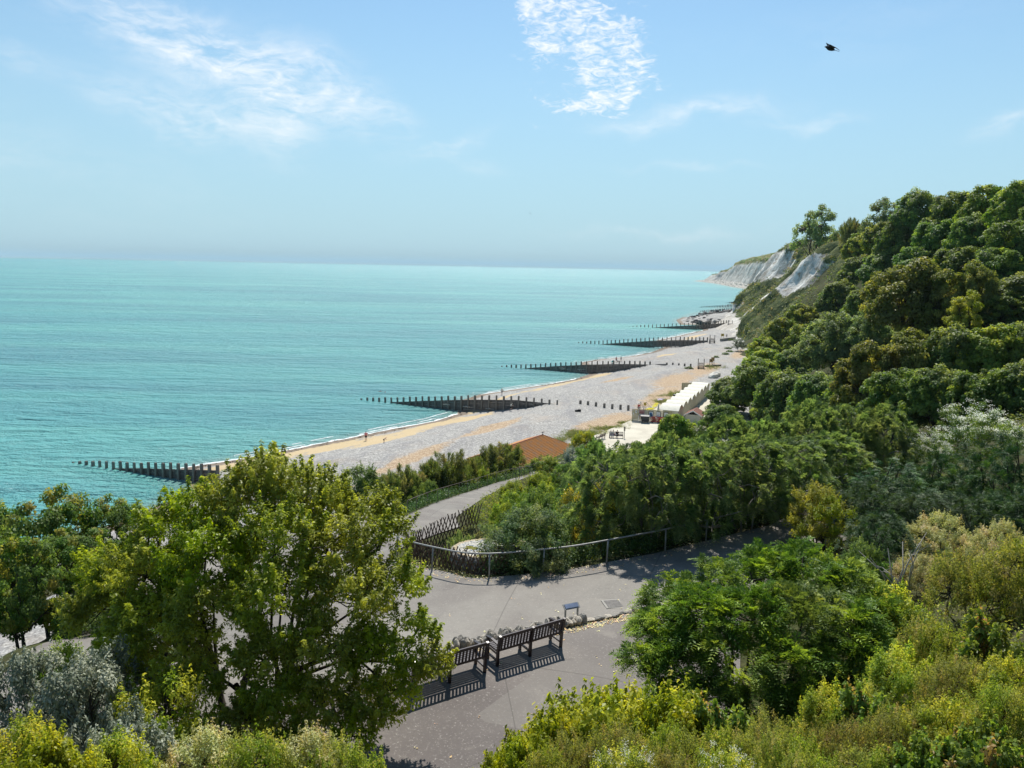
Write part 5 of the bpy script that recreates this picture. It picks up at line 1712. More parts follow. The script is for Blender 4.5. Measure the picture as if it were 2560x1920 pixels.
    ('scrubg_a', 'slope_scrub', 2190, 1410, 170, 10.8, 'fresh scrub at the right edge below the bramble patch', 'shrub', None),
    ('bramble', 'slope_scrub', 1880, 1490, 150, 11.2, 'green scrub on the shaded side right of the yew foot', 'shrub', None),
    ('bramble', 'slope_scrub', 2010, 1605, 190, 7.9, 'broad-leaved yellow-green scrub at the bottom right', 'shrub', None),
    ('bramble', 'slope_scrub', 2130, 1570, 200, 7.7, 'leafy scrub in the bottom right corner', 'shrub', None),
    ('scrub_a', 'slope_scrub', 1890, 1620, 190, 8.2, 'olive scrub at the bottom edge right of the white flowers', 'shrub', None),
    ('scrub_b', 'slope_scrub', 1770, 1635, 170, 8.4, 'yellowish scrub at the bottom edge beside the white flowers', 'shrub', None),
    # beds and beach plants
    ('lav', 'lavender_clump', 1000, 1157, 80, 31.0, 'pale green lavender clump inside the lattice fence', 'plant', None),
    ('lav', 'lavender_clump', 1058, 1136, 58, 33.5, 'upright lavender clump behind the mosaic', 'plant', None),
    ('box', 'box_bush', 1030, 1138, 44, 33.8, 'small dark clipped bush between the two lavender clumps', 'shrub', None),
    ('silver', 'beach_shrub', 1598, 731, 34, 262, 'grey shrub standing alone on the shingle by the far groyne', 'shrub', None),
]
for a in T_:
    key, nm, px, top, wpx, y, lab, cat, grp = a
    plant(key, nm, px, top, wpx, y, lab, cat, grp)

# sea kale mats on the shingle
_kale = [(1820, 872, 2.6, 'dark sea kale mat farthest up the shingle beyond the steps'), (1824, 880, 2.8, 'dark sea kale mat in the middle of three on the shingle'),
         (1814, 886, 2.8, 'dark sea kale mat nearest the path of three on the shingle'), (1791, 894, 2.0, 'small sea kale mat beside the yellow notice boards'),
         (1722, 922, 2.6, 'low sea kale mat at the foot of the timber steps'), (1828, 851, 3.0, 'grey sea kale mound against the low concrete wall'),
         (1772, 917, 2.4, 'pale leafy mat below the yellow notice boards')]
for sx, sy, w_, lab in _kale:
    q = hits(sx, sy)
    put('darkshrub', 'sea_kale', (q[0], q[1], q[2] - .25), w_ / 4, .32, _prng.uniform(0, 6), lab, 'plant')


# ------------------------------------------------------------------ ground-hugging growth nobody could count
def scatter_leaves(name, label, xy, size, per, ln, wd, mat, seed, hgt=.35, upb=.6, lift=.0, zf=None):
    rng_ = np.random.default_rng(seed)
    z = (zf or ground)(xy[:, 0], xy[:, 1])
    n_ = len(xy)
    size = np.broadcast_to(size, (n_,))
    k = np.repeat(np.arange(n_), per)
    u = rsphere(rng_, len(k))
    u[:, 2] = np.abs(u[:, 2])
    pos = np.c_[xy[k], z[k] + lift] + u * (rng_.uniform(size=(len(k), 1)) ** .5) * size[k][:, None] * np.array([1, 1, hgt])
    nrm = unit(u * .4 + np.array([0, 0, upb]) + rng_.normal(size=(len(k), 3)) * .45)
    sc = rng_.uniform(.6, 1.3, len(k))
    ln, wd = np.broadcast_to(ln, (n_,)), np.broadcast_to(wd, (n_,))
    v = leaf_quads(pos, nrm, rsphere(rng_, len(k)), ln[k] * sc, wd[k] * sc)
    gc = rng_.uniform(size=n_)
    tint = np.repeat(np.c_[rng_.uniform(size=len(k)), gc[k], np.repeat(rng_.uniform(size=n_), per)], 4, 0)
    return tag(mobj(name, leaf_mesh(name, v, tint, L[mat])), label, kind='stuff')


def scatter_xy(rng_, n, x0, x1, y0, y1, keep):
    p_ = np.c_[rng_.uniform(x0, x1, n), rng_.uniform(y0, y1, n)]
    return p_[keep(p_[:, 0], p_[:, 1])]


def off_walk(dm):
    def f(x, y):
        d_, _, _ = seg_dist(x, y, WALK, True)
        return (~inside(x, y, WALK)) & (d_ > dm)
    return f


rg = np.random.default_rng(101)
vis = lambda x, y, k=.82: (np.abs(x) < y * k + 9)
_bed = [(-4.6, 29.0), (-3.2, 27.9), (2, 27.0), (2.2, 33.6), (-1.9, 33.2)]
# near slope: fine scrub and grasses
xy = scatter_xy(rg, 4000, -13, 17, 4, 17, lambda x, y: off_walk(.25)(x, y) & vis(x, y, .75) & (y > 3.2))
scatter_leaves('ground_cover', 'fine yellow-green scrub covering the near slope', xy, rg.uniform(.18, .5, len(xy)), 22, .055, .022, 'scrub', 1, 1.1)
xy = scatter_xy(rg, 2600, -13, 18, 4, 19, lambda x, y: off_walk(.2)(x, y) & vis(x, y, .75))
scatter_leaves('slope_weeds', 'broad-leaved weeds between the scrub on the near slope', xy, rg.uniform(.12, .32, len(xy)), 9, .075, .045, 'scrub_green', 2, 1.0)
xy = scatter_xy(rg, 2300, -16, 24, 3, 20, lambda x, y: off_walk(.15)(x, y) & vis(x, y, .75))
scatter_leaves('long_grass', 'thin grass stems on the near slope', xy, rg.uniform(.15, .35, len(xy)), 12, .30, .006, 'grass', 3, 1.3, -.6)
# middle distance
xy = scatter_xy(rg, 2900, -32, 62, 16, 105, lambda x, y: off_walk(.5)(x, y) & vis(x, y) & (hill_z(x, y, False) > beach_z(x, y) - .1) & (hill_z(x, y, False) > 4.4) & ~inside(x, y, outl) & ~inside(x, y, _bed))
s_ = np.clip(np.hypot(xy[:, 0], xy[:, 1]) / 55, .35, 1.6)
scatter_leaves('undergrowth', 'dense low undergrowth on the banks', xy, .95 * s_, 34, .16 * s_, .095 * s_, 'under', 4, .75)
xy = scatter_xy(rg, 2600, 20, 200, 100, 340, lambda x, y: vis(x, y) & (hill_z(x, y, False) > 5.2) & ~inside(x, y, outl))
scatter_leaves('hillside_undergrowth', 'dense undergrowth beneath the hillside trees', xy, 2.6, 30, .50, .32, 'under', 5, .7)


# ivy along the foot of the rails
def along(pts, step, jit, rng_):
    out = []
    for a, b in zip(pts[:-1], pts[1:]):
        a, b = np.array(a[:2]), np.array(b[:2])
        l_ = np.linalg.norm(b - a)
        nn = np.array([-(b - a)[1], (b - a)[0]]) / l_
        for i in range(int(l_ / step) + 1):
            out.append(a + (b - a) * rng_.uniform(0, 1) + nn * rng_.uniform(*jit))
    return np.array(out)


ivl = [(16, 35.2)] + [tuple(q) for q in EDGE_IN[:4]]
xy = along(ivl, .055, (-1.35, -.12), rg)
scatter_leaves('ivy', 'dark ivy bank along the foot of the path rail', xy, .34, 44, .085, .062, 'ivy', 6, 2.4, .3, .12)
xy = along([(2.9, 78.0)] + [tuple(q) for q in RAMP_OUT] + [(-8.5, 46.5)], .10, (-1.6, -.15), rg)
scatter_leaves('ivy', 'dark ivy along the seaward rail of the ramp', xy, .45, 26, .11, .08, 'ivy', 7, 1.8, .3, .1)
xy = along([tuple(q) for q in RAMP_IN] + [(4.6, 84)], .12, (-1.5, -.3), rg)
scatter_leaves('bank_weeds', 'green weeds along the landward edge of the ramp', xy, .5, 20, .12, .07, 'hill_light', 8, 1.2, .4, .05)
# grass in the fenced bed
xy = scatter_xy(rg, 700, -5, 3, 26, 34, lambda x, y: inside(x, y, _bed))
scatter_leaves('bed_grass', 'yellow-green grass inside the lattice fence', xy, .22, 22, .12, .018, 'grass', 9, .6, .1)
# beach-side grass beside the promenade and shelter
pts_ = []
for (sx, sy, rx, ry, n_) in [(1440, 1090, 34, 12, 260), (1475, 1086, 40, 8, 220), (1520, 1072, 40, 5, 140), (1400, 1105, 16, 10, 80), (1560, 1058, 18, 3, 40), (1680, 990, 50, 3, 60), (1790, 920, 30, 5, 60), (1865, 870, 14, 9, 70), (1655, 1003, 26, 6, 130), (1690, 985, 20, 5, 120)]:
    for i in range(n_):
        q = hits(sx + rg.normal() * rx * .5, sy + rg.normal() * ry * .5)
        pts_.append(q[:2])
xy = np.array(pts_)
scatter_leaves('beach_grass', 'tufts of green beach grass beside the promenade', xy, .55, 24, .32, .035, 'tamarisk', 10, .8, .2)
# flowers by the huts
for nm, lab, mat, cs, nn in (('yellow_flowers', 'yellow flowers behind the cream fence', 'flower_yellow', [(1624, 1026, 9, 2), (1640, 1014, 5, 3), (1631, 1025, 9, 2)], 50), ('lilac_flowers', 'lilac flowers on the bank before the huts', 'flower_lilac', [(1650, 1001, 6, 2)], 30)):
    pts_ = []
    for (sx, sy, rx, ry) in cs:
        for i in range(nn):
            pts_.append(hits(sx + rg.normal() * rx * .5, sy + 6 + rg.normal() * ry * .5)[:2])
    scatter_leaves(nm, lab, np.array(pts_), .4, 10, .12, .10, mat, 11, .5, .7, .7)
# fallen leaves
pts_ = along([(-1.2, 20.55), (1.3, 21.75), (2.8, 22.45), (4.2, 23.1), (6.2, 24.1)], .012, (-.42, -.02), rg)
pts2 = along([tuple(q) for q in EDGE_IN] + [(-4.4, 28.6)], .06, (-.25, .55), rg)
pts3 = scatter_xy(rg, 900, -6, 9, 14, 28, lambda x, y: inside(x, y, WALK))
pts_ = np.r_[pts_, pts2, pts3[:110]]
pz = lambda x, y: walk_z(x, y) + .062
scatter_leaves('fallen_leaves', 'dry fallen leaves drifted along the wall and path edge', pts_, .10, 2, .06, .035, 'litter', 12, .08, 2.0, .0, pz)
# seaweed along the tide line
pts_ = []
for i in range(len(SHORE) - 1):
    (ax, ay), (bx2, by2) = SHORE[i], SHORE[i + 1]
    if not (90 < ay < 420):
        continue
    l_ = math.hypot(bx2 - ax, by2 - ay)
    for k in range(int(l_ * 1.6)):
        t_ = rg.uniform()
        if vnoise(np.array([ax + (bx2 - ax) * t_]) * .25, np.array([ay + (by2 - ay) * t_]) * .25, 5)[0] < .45:
            continue
        nn = np.array([(by2 - ay), -(bx2 - ax)]) / l_
        pts_.append(np.array([ax + (bx2 - ax) * t_, ay + (by2 - ay) * t_]) + nn * rg.uniform(.6, 2.6))
scatter_leaves('seaweed', 'dark seaweed washed up along the tide line', np.array(pts_), .45, 6, .30, .16, 'weed', 13, .15, 1.5, .03, beach_z)

# cliff scrub
def coast_pts(n, seed, sel):
    rng_ = np.random.default_rng(seed)
    tri = cf
    c_ = cv[tri].mean(1)
    cov = cc[tri].mean(1)
    ok = np.where(sel(c_, cov))[0]
    k = ok[rng_.integers(0, len(ok), n)]
    a, b = rng_.uniform(size=(n, 1)), rng_.uniform(size=(n, 1))
    q = cv[tri[k]]
    return (q[:, 0] * (1 - a) + q[:, 1] * a) * (1 - b) + (q[:, 3] * (1 - a) + q[:, 2] * a) * b


cp_ = coast_pts(3600, 14, lambda c_, cov: (c_[:, 1] < 640) & (cov[:, 0] > .50))
rng = np.random.default_rng(15)
k = np.repeat(np.arange(len(cp_)), 16)
u = rsphere(rng, len(k))
sz = np.clip(cp_[:, 1] / 260, .9, 2.2)[k]
pos = cp_[k] + u * rng.uniform(size=(len(k), 1)) ** .5 * np.array([1, 1, .7]) * (1.0 * sz)[:, None]
v = leaf_quads(pos, unit(u * .5 + [-.3, -.2, .6] + rng.normal(size=u.shape) * .4), rsphere(rng, len(k)), .55 * sz, .34 * sz)
gc = rng.uniform(size=len(cp_))
tag(mobj('cliff_scrub', leaf_mesh('cliff_scrub', v, np.repeat(np.c_[rng.uniform(size=len(k)), gc[k], gc[::-1][k]], 4, 0), L['cliff'])), 'bushy scrub clinging to the chalk cliff', kind='stuff')
cp_ = coast_pts(420, 16, lambda c_, cov: (c_[:, 1] > 900) & (c_[:, 1] < 2000) & (cov[:, 0] > .6) & (c_[:, 2] < 62))
k = np.repeat(np.arange(len(cp_)), 14)
u = rsphere(rng, len(k))
pos = cp_[k] + u * rng.uniform(size=(len(k), 1)) ** .5 * np.array([4, 4, 2.4])
v = leaf_quads(pos, unit(u * .5 + [-.3, -.2, .6]), rsphere(rng, len(k)), np.full(len(k), 2.4), np.full(len(k), 1.8))
gc = rng.uniform(size=len(cp_))
tag(mobj('headland_scrub', leaf_mesh('headland_scrub', v, np.repeat(np.c_[rng.uniform(size=len(k)), gc[k], gc[k]], 4, 0), L['hill'])), 'dark scrub on the top of the far headland', kind='stuff')

# bare dead branches and odd plants
rng = np.random.default_rng(44)
root = empty('dead_shrub', (0, 0, 0))
tag(root, 'bare bleached dead branches sticking up right of the yew mound', 'dead shrub')
base = D(1935, 1262, 18.5)
for i, (px, py) in enumerate([(1880, 1205), (1855, 1190), (1950, 1170), (1990, 1175), (2002, 1150), (1918, 1185), (1905, 1225), (1965, 1190)]):
    e = D(px, py, 18.5 + rng.uniform(-.5, .5))
    s0 = base + np.array([rng.uniform(-.2, .4), 0, -.3])
    mid = s0 + (e - s0) * .5 + rng.normal(size=3) * .09
    mb = MB()
    mb.tube([s0, mid, e], [.024, .017, .007], 5)
    for j in range(2):
        t0 = mid + (e - mid) * rng.uniform(0, .6)
        mb.tube([t0, t0 + rng.normal(size=3) * .18 + [0, 0, .12]], [.010, .004], 4)
    mb.build('branch', M['bark_dead'], root, True)
# sword-leaved plants by the ramp
def sword_plant(px, py, y, h_, n_, label, seed):
    rng_ = np.random.default_rng(seed)
    q = D(px, py, y)
    r_ = empty('sword_leaved_plant', (q[0], q[1], gz(q[0], q[1]) - .05))
    tag(r_, label, 'plant')
    mb = MB()
    for i in range(n_):
        a, e = rng_.uniform(0, 6.28), rng_.uniform(.35, 1.35)
        l_ = h_ * rng_.uniform(.7, 1.1)
        d_ = Vector((math.cos(a) * math.cos(e), math.sin(a) * math.cos(e), math.sin(e)))
        s_ = Vector((-math.sin(a), math.cos(a), 0)) * .035
        p0, p1, p2_ = Vector((0, 0, .1)), d_ * l_ * .6, d_ * l_ - Vector((0, 0, .12 * l_))
        mb.add([p0 - s_, p0 + s_, p1 - s_ * 1.3, p1 + s_ * 1.3, p2_], [(0, 1, 3, 2), (2, 3, 4)])
    mb.build('leaf_rosette', L['yucca'], r_)
    st = MB()
    st.tube([(0, 0, -.2), (0, 0, .25)], [.09, .07], 6)
    st.build('stem', M['bark'], r_)


sword_plant(1152, 1010, 62, 1.3, 70, 'straw-coloured sword-leaved plant at the lower end of the ramp', 1)
sword_plant(1172, 1022, 57, 1.0, 60, 'smaller sword-leaved plant beside the ramp handrail', 2)


# ------------------------------------------------------------------ groynes
def topz(sx, sy, xy):
    """height at which the ray through a source pixel passes over the depth of a plan point"""
    return float(D(sx * S, sy * S, xy[1])[2])


post_meshes = {}


def post_mesh(w_, h_, mat, key):
    if key not in post_meshes:
        mb = MB()
        mb.bar((0, 0, -h_), (0, 0, -.12), w_, w_, up=(0, 1, 0))
        mb.bar((0, 0, -.12), (0, 0, 0), w_, w_, up=(0, 1, 0), taper=.72)
        post_meshes[key] = mb.mesh('post', mat)
    return post_meshes[key]


rg5 = random.Random(9)


def groyne(label, pts, zs, npost, bare, drop=.95, nboard=9, bh=.29, pw=.34, far=False, plank_end=1.0):
    """pts: plan points from the sea end to the land end, zs: height of the post tops there"""
    pts = [np.array(q[:2], float) for q in pts]
    root = empty('groyne', (0, 0, 0))
    tag(root, label, 'groyne', 'timber groynes across the beach')
    ls = np.r_[0, np.cumsum([np.linalg.norm(b - a) for a, b in zip(pts[:-1], pts[1:])])]
    ls = ls / ls[-1]
    X, Y = [q[0] for q in pts], [q[1] for q in pts]

    def at(t_):
        return np.array([np.interp(t_, ls, X), np.interp(t_, ls, Y)]), float(np.interp(t_, ls, zs))

    def frame(t_):
        d_ = at(min(t_ + .02, 1))[0] - at(max(t_ - .02, 0))[0]
        d_ = d_ / np.linalg.norm(d_)
        n_ = np.array([d_[1], -d_[0]])
        return d_, (n_ if n_[1] < 0 else -n_)
    pm = post_mesh(pw, 4.2, M['far_timber'] if far else M['groyne_post'], ('far' if far else 'near', pw))
    for i in range(npost):
        t_ = i / (npost - 1)
        q, z = at(t_)
        z += rg5.uniform(-.09, .09)
        if i < 2:
            z -= .15 * (2 - i)
        d_, n_ = frame(t_)
        o = mobj('post', pm, root, (q[0], q[1], z))
        o.rotation_euler = (rg5.uniform(-.025, .025), rg5.uniform(-.03, .03), math.atan2(d_[1], d_[0]) + rg5.uniform(-.08, .08))
        k_ = rg5.uniform(.88, 1.12)
        o.scale = (k_, k_, 1)
    if nboard:
        t0 = bare / (npost - 1)
        cuts = sorted(set([round(v, 4) for v in np.linspace(t0, plank_end, 9)] + [round(float(v), 4) for v in ls if t0 < v < plank_end]))
        for k in range(nboard):
            mb = MB()
            for j, (a_, b_) in enumerate(zip(cuts[:-1], cuts[1:])):
                (qa, za), (qb, zb_) = at(a_), at(b_)
                nn_ = frame((a_ + b_) / 2)[1]
                off = -nn_ * (pw / 2 + .06 + (k % 2) * .012 + (j % 2) * .006)
                f_ = lambda u, z: z - drop - .25 * max(0, 1 - (u - t0) * 4) - bh * (k + .5) + rg5.uniform(-.012, .012)
                mb.bar((*(qa + off), f_(a_, za)), (*(qb + off), f_(b_, zb_)), .10, bh - .022)
            mb.build('plank', M['far_timber'] if far else M['groyne'], root)
    return root, at, frame


def near_t(at, q):
    """parameter of the groyne point closest to a plan point"""
    ts = np.linspace(0, 1, 201)
    return ts[np.argmin([np.linalg.norm(at(t_)[0] - q) for t_ in ts])]


def end(sx, sy, z=None):
    return PS(sx, sy, z)[:2] if z is not None else hits(sx, sy, f=beach_z)[:2]


def line(pts):
    """plan points and top heights from (base px, base py, base z or None, top py)"""
    q = [end(a_, b_, z_) for a_, b_, z_, _ in pts]
    return q, [topz(p_[0], p_[3], k_) for p_, k_ in zip(pts, q)]


groyne('nearest groyne, ending in the sea above the big evergreen tree', *line([(183, 1157, 0, 1150), (393, 1191, 0, 1157), (545, 1199, .9, 1161)]), 21, 5)
root, at_, fr_ = groyne('long groyne with tall posts in the middle of the beach, second from the camera', *line([(889, 998, 0, 994.5), (1195, 1030, .2, 988.5), (1290, 1022, 1.6, 989.5), (1393, 1011, None, 1000)]), 31, 6)
ta, tb = near_t(at_, PS(1149, 1026, .5)[:2]), near_t(at_, PS(1262, 1027, 1.0)[:2])
for (u0, u1) in ((0, .44), (.46, 1.0)):
    mb = MB()
    cs = np.linspace(ta + (tb - ta) * u0, ta + (tb - ta) * u1, 4)
    for a_, b_ in zip(cs[:-1], cs[1:]):
        mb.bar((*(at_(a_)[0] + fr_(a_)[1] * .33), .55 + .9 * (a_ - ta)), (*(at_(b_)[0] + fr_(b_)[1] * .33), .55 + .9 * (b_ - ta)), .25, .28)
    mb.build('waler', M['groyne_post'], root)
for sx, sy in ((1104, 1017), (1172, 1017), (1240, 1017)):
    t_ = near_t(at_, PS(sx, sy, 1.0)[:2])
    d_, nn = fr_(t_)
    c_ = at_(t_)[0] + nn * .34
    mb = MB()
    mb.bar((*(c_ - d_ * .9), 1.15), (*(c_ + d_ * .9), 1.18), .16, .16)
    mb.tube([(*(c_ + d_ * (.4 * math.cos(a)) + nn * .12), .95 + .36 * math.sin(a)) for a in np.linspace(.2, 2.6, 7)], .07, 6)
    mb.build('tie_beam', M['pale_timber'], root)
root, at_, fr_ = groyne('third groyne, with two people and a dog behind its landward posts', *line([(1243, 916, 0, 913.5), (1470, 932, .2, 903), (1560, 922, 1.6, 901.5), (1625, 911, None, 903)]), 31, 5, drop=1.05)
B, zB = at_(1.0)
mb = MB()
q = hits(1665, 913.5)
mb.bar((*B, zB - 1.15), (q[0], q[1], q[2] + .15), .1, .5)
mb.build('plank', M['groyne'], root)
for sx, sy in ((1396, 924.5), (1452, 925)):
    t_ = near_t(at_, PS(sx, sy, .9)[:2])
    d_, nn = fr_(t_)
    c_ = at_(t_)[0] + nn * .34
    mb = MB()
    mb.bar((*(c_ - d_ * .95), 1.05), (*(c_ + d_ * .95), 1.08), .16, .16)
    mb.tube([(*(c_ + d_ * (.35 * math.cos(a)) + nn * .1), .9 + .35 * math.sin(a)) for a in np.linspace(0, 6.28, 9)], .06, 6)
    mb.build('tie_beam', M['pale_timber'], root)
groyne('fourth groyne, with pale timber steps climbing over its landward end', *line([(1437, 857, 0, 855), (1637, 868, .2, 843.5), (1700, 862, 1.5, 842), (1768, 855, None, 843)]), 33, 5, drop=1.35)
groyne('dark groyne in front of the armour rocks', *line([(1573, 816.5, 0, 814), (1738, 823, .2, 806), (1822, 812, None, 800)]), 30, 4, drop=1.5, nboard=11)
gr = groyne('row of bare dark sea posts beyond the armour rocks', *line([(1750, 768.5, 0, 766), (1849, 768.5, 0, 760.5)]), 26, 30, nboard=0, pw=.42, far=True)
for zz in (.55, 1.5):
    mb = MB()
    mb.bar((*gr[1](.68)[0], 1.0 + zz), (*gr[1](1.0)[0], 1.5 + zz), .2, .22)
    mb.build('cross_rail', M['far_timber'], gr[0])
groyne('row of dark sea posts rising behind the armour rocks', *line([(1752, 779.5, 0, 776), (1838, 778, 1, 768)]), 20, 14, nboard=6, pw=.42, far=True)
groyne('farthest dark groyne at the foot of the chalk cliff', *line([(1811, 757.5, 0, 757), (1868, 757.5, 0, 748)]), 14, 1, drop=.5, nboard=12, bh=.45, pw=.42, far=True)
# dark timber revetment at the cliff foot
a_, b_ = PS(1848, 779, 1.0), PS(1872, 775, 1.0)
root = empty('timber_revetment', (0, 0, 0))
tag(root, 'dark timber revetment where the sea posts meet the cliff', 'revetment')
for k in range(7):
    mb = MB()
    mb.bar((a_[0], a_[1], .4 + k * .55), (b_[0], b_[1], .6 + k * .55), .3, .5)
    mb.build('plank', M['far_timber'], root)
for k in range(6):
    t_ = k / 5
    mobj('post', post_mesh(.42, 4.2, M['far_timber'], ('far', .42)), root, (a_[0] + (b_[0] - a_[0]) * t_, a_[1] + (b_[1] - a_[1]) * t_ - .4, 4.6))

# lone posts in the shingle
lone = [(1451, 1009.5, .75), (1470, 1012, .78), (1490, 1015.5, .85), (1510.5, 1019, .9), (1530.5, 1021.5, .95), (1551, 1023.5, 1.0), (1570.5, 1025.5, 1.05)]
wd = ['shortest post at the seaward end of the lone row in the shingle', 'second post from the seaward end of the lone row in the shingle', 'third post from the seaward end of the lone row in the shingle',
      'middle post of the lone row in the shingle', 'third post from the landward end of the lone row in the shingle', 'second post from the landward end of the lone row, near the fence', 'tallest post at the landward end of the lone row, next to the cream fence']
for (sx, sy, h_), lb in zip(lone, wd):
    q = hits(sx, sy)
    o = mobj('shingle_post', post_mesh(.42, 4.2, M['groyne_post'], ('near', .42)), None, (q[0], q[1], q[2] + h_))
    o.rotation_euler = (rg5.uniform(-.03, .03), rg5.uniform(-.03, .03), -.35)
    tag(o, lb, 'post', 'lone posts in the shingle')
lone = [(1667, 912, .7), (1682, 911.5, .6), (1697, 913, .6), (1711.5, 915.5, .8), (1726.5, 917.5, .95)]
wd = ['post just beyond the landward end of the third groyne', 'short post second after the third groyne', 'short post in the middle of the row leading to the timber steps', 'post second from the timber steps of the third groyne', 'post right beside the timber steps of the third groyne']
for (sx, sy, h_), lb in zip(lone, wd):
    q = hits(sx, sy)
    o = mobj('shingle_post', post_mesh(.42, 4.2, M['groyne_post'], ('near', .42)), None, (q[0], q[1], q[2] + h_))
    tag(o, lb, 'post', 'lone posts leading to the timber steps')


# ------------------------------------------------------------------ timber steps over the groynes
def steps(sx, sy, label, k=1.0, yaw=-.2, span=1.5, rise=1.7):
    q = hits(sx, sy)
    root = empty('timber_steps', (q[0], q[1], q[2]), yaw)
    root.scale = (k, k, k)
    tag(root, label, 'steps')
    run = 2.3
    for s_ in (-1, 1):
        x = s_ * span / 2
        mb = MB()
        mb.bar((x, 0, .05), (x, run, rise), .12, .42)
        mb.build('stringer', M['pale_timber'], root)
        mb = MB()
        mb.bar((x, -.1, .85), (x, run * .95, rise + .95), .12, .16)
        mb.build('handrail', M['pale_timber'], root)
        mb = MB()
        mb.bar((x, run * 2, .05), (x, run, rise), .12, .42)
        mb.build('stringer', M['pale_timber'], root)
        for yy, zz in ((0, .95), (run * .5, rise * .5 + .95), (run, rise + 1.1), (run * 2, .95)):
            mb = MB()
            mb.bar((x * 1.12, yy, -.6), (x * 1.12, yy, zz), .26, .26, up=(0, 1, 0))
            mb.build('post', M['groyne'], root)
    nt = 7
    for i in range(nt):
        mb = MB()
        mb.box((0, run * (i + .5) / nt, rise * (i + .7) / nt), (span - .16, .30, .06))
        mb.build('tread', M['groyne_post'], root)
    for i in range(nt):
        mb = MB()
        mb.box((0, run * 2 - run * (i + .5) / nt, rise * (i + .7) / nt), (span - .16, .30, .06))
        mb.build('tread', M['groyne_post'], root)


steps(1752, 922.5, 'timber steps with pale rails at the landward end of the third groyne', .95, -.25)
steps(1781, 858, 'timber steps with pale rails over the fourth groyne', 1.05, -.2)
steps(1826, 819, 'timber steps with pale rails over the dark groyne by the armour rocks', 1.25, -.2)


# ------------------------------------------------------------------ notice boards on the beach
def notice(sx, sy, w_, h_, leg, label, yaw=-.1, mat='yellow'):
    q = hits(sx, sy)
    root = empty('notice_board', (q[0], q[1], q[2]), yaw)
    tag(root, label, 'sign', 'yellow notice boards on the beach')
    mb = MB()
    mb.box((0, 0, leg + h_ / 2), (w_, .07, h_))
    panel = mb.build('panel', M[mat], root)
    mb = MB()
    z = leg + h_ * .55
    mb.add([(-w_ * .24, -.042, z - h_ * .2), (w_ * .24, -.042, z - h_ * .2), (0, -.042, z + h_ * .26), (-w_ * .24, -.06, z - h_ * .2), (w_ * .24, -.06, z - h_ * .2), (0, -.06, z + h_ * .26)],
           [(3, 4, 5), (0, 1, 4, 3), (1, 2, 5, 4), (2, 0, 3, 5)])
    mb.build('warning_triangle', M['black_fabric'], panel)
    for s_ in (-1, 1):
        mb = MB()
        mb.box((s_ * w_ * .42, .05, (leg + h_) / 2 - .15), (.11, .11, leg + h_ + .3))
        mb.build('leg', M['groyne_post'], root)


notice(1777.5, 912, 1.05, 1.0, .75, 'ochre warning board beside the steps of the third groyne', -.15, 'ochre')
notice(1781.5, 910, .95, 1.1, .9, 'brown notice board half hidden behind the ochre warning board', -.15, 'ochre')
notice(1806, 845, 1.25, 1.05, .75, 'pale yellow warning board by the steps of the fourth groyne', -.1, 'yellow')


# ------------------------------------------------------------------ low walls at the groyne roots
def low_wall(name, label, s0, s1, h_, th, mat, dz=0.0):
    a_, b_ = hits(*s0), hits(*s1)
    mb = MB()
    mb.bar((a_[0], a_[1], a_[2] + h_ / 2 - .4 + dz), (b_[0], b_[1], max(a_[2], b_[2]) + h_ / 2 - .4 + dz), th, h_ + .8)
    mb.bar((a_[0], a_[1], a_[2] + h_ + .06 + dz), (b_[0], b_[1], max(a_[2], b_[2]) + h_ + .06 + dz), th + .12, .12)
    tag(mb.build(name, mat), label, 'wall')


low_wall('concrete_wall', 'low grey concrete wall running inland from the fourth groyne', (1801, 853.5), (1838, 849), 1.0, .8, M['concrete'])
low_wall('concrete_wall', 'grey concrete block wall inland of the dark groyne', (1841, 812), (1864, 810), 1.4, 1.0, M['concrete'])
low_wall('timber_ledge', 'low timber ledge inland of the ochre warning board', (1782, 916), (1802, 915), .35, .5, M['groyne_post'])
low_wall('timber_ledge', 'low timber ledge at the end of the concrete wall by the cliff path', (1845, 850), (1858, 849), .6, .6, M['groyne_post'])


# ------------------------------------------------------------------ rocks
def rock_mesh(seed, mat, nm='rock'):
    r_ = random.Random(seed)
    bm = bmesh.new()
    bmesh.ops.create_icosphere(bm, subdivisions=2, radius=1)
    dirs = [Vector((r_.gauss(0, 1), r_.gauss(0, 1), r_.gauss(0, 1))).normalized() for _ in range(13)]
    lim = [r_.uniform(.55, .95) for _ in dirs]
    for v in bm.verts:
        for d_, l_ in zip(dirs, lim):
            k = v.co.dot(d_)
            if k > l_:
                v.co -= d_ * (k - l_)
        v.co *= r_.uniform(.96, 1.04)
    me_ = bpy.data.meshes.new(nm)
    bm.to_mesh(me_)
    bm.free()
    me_.materials.append(mat)
    return me_


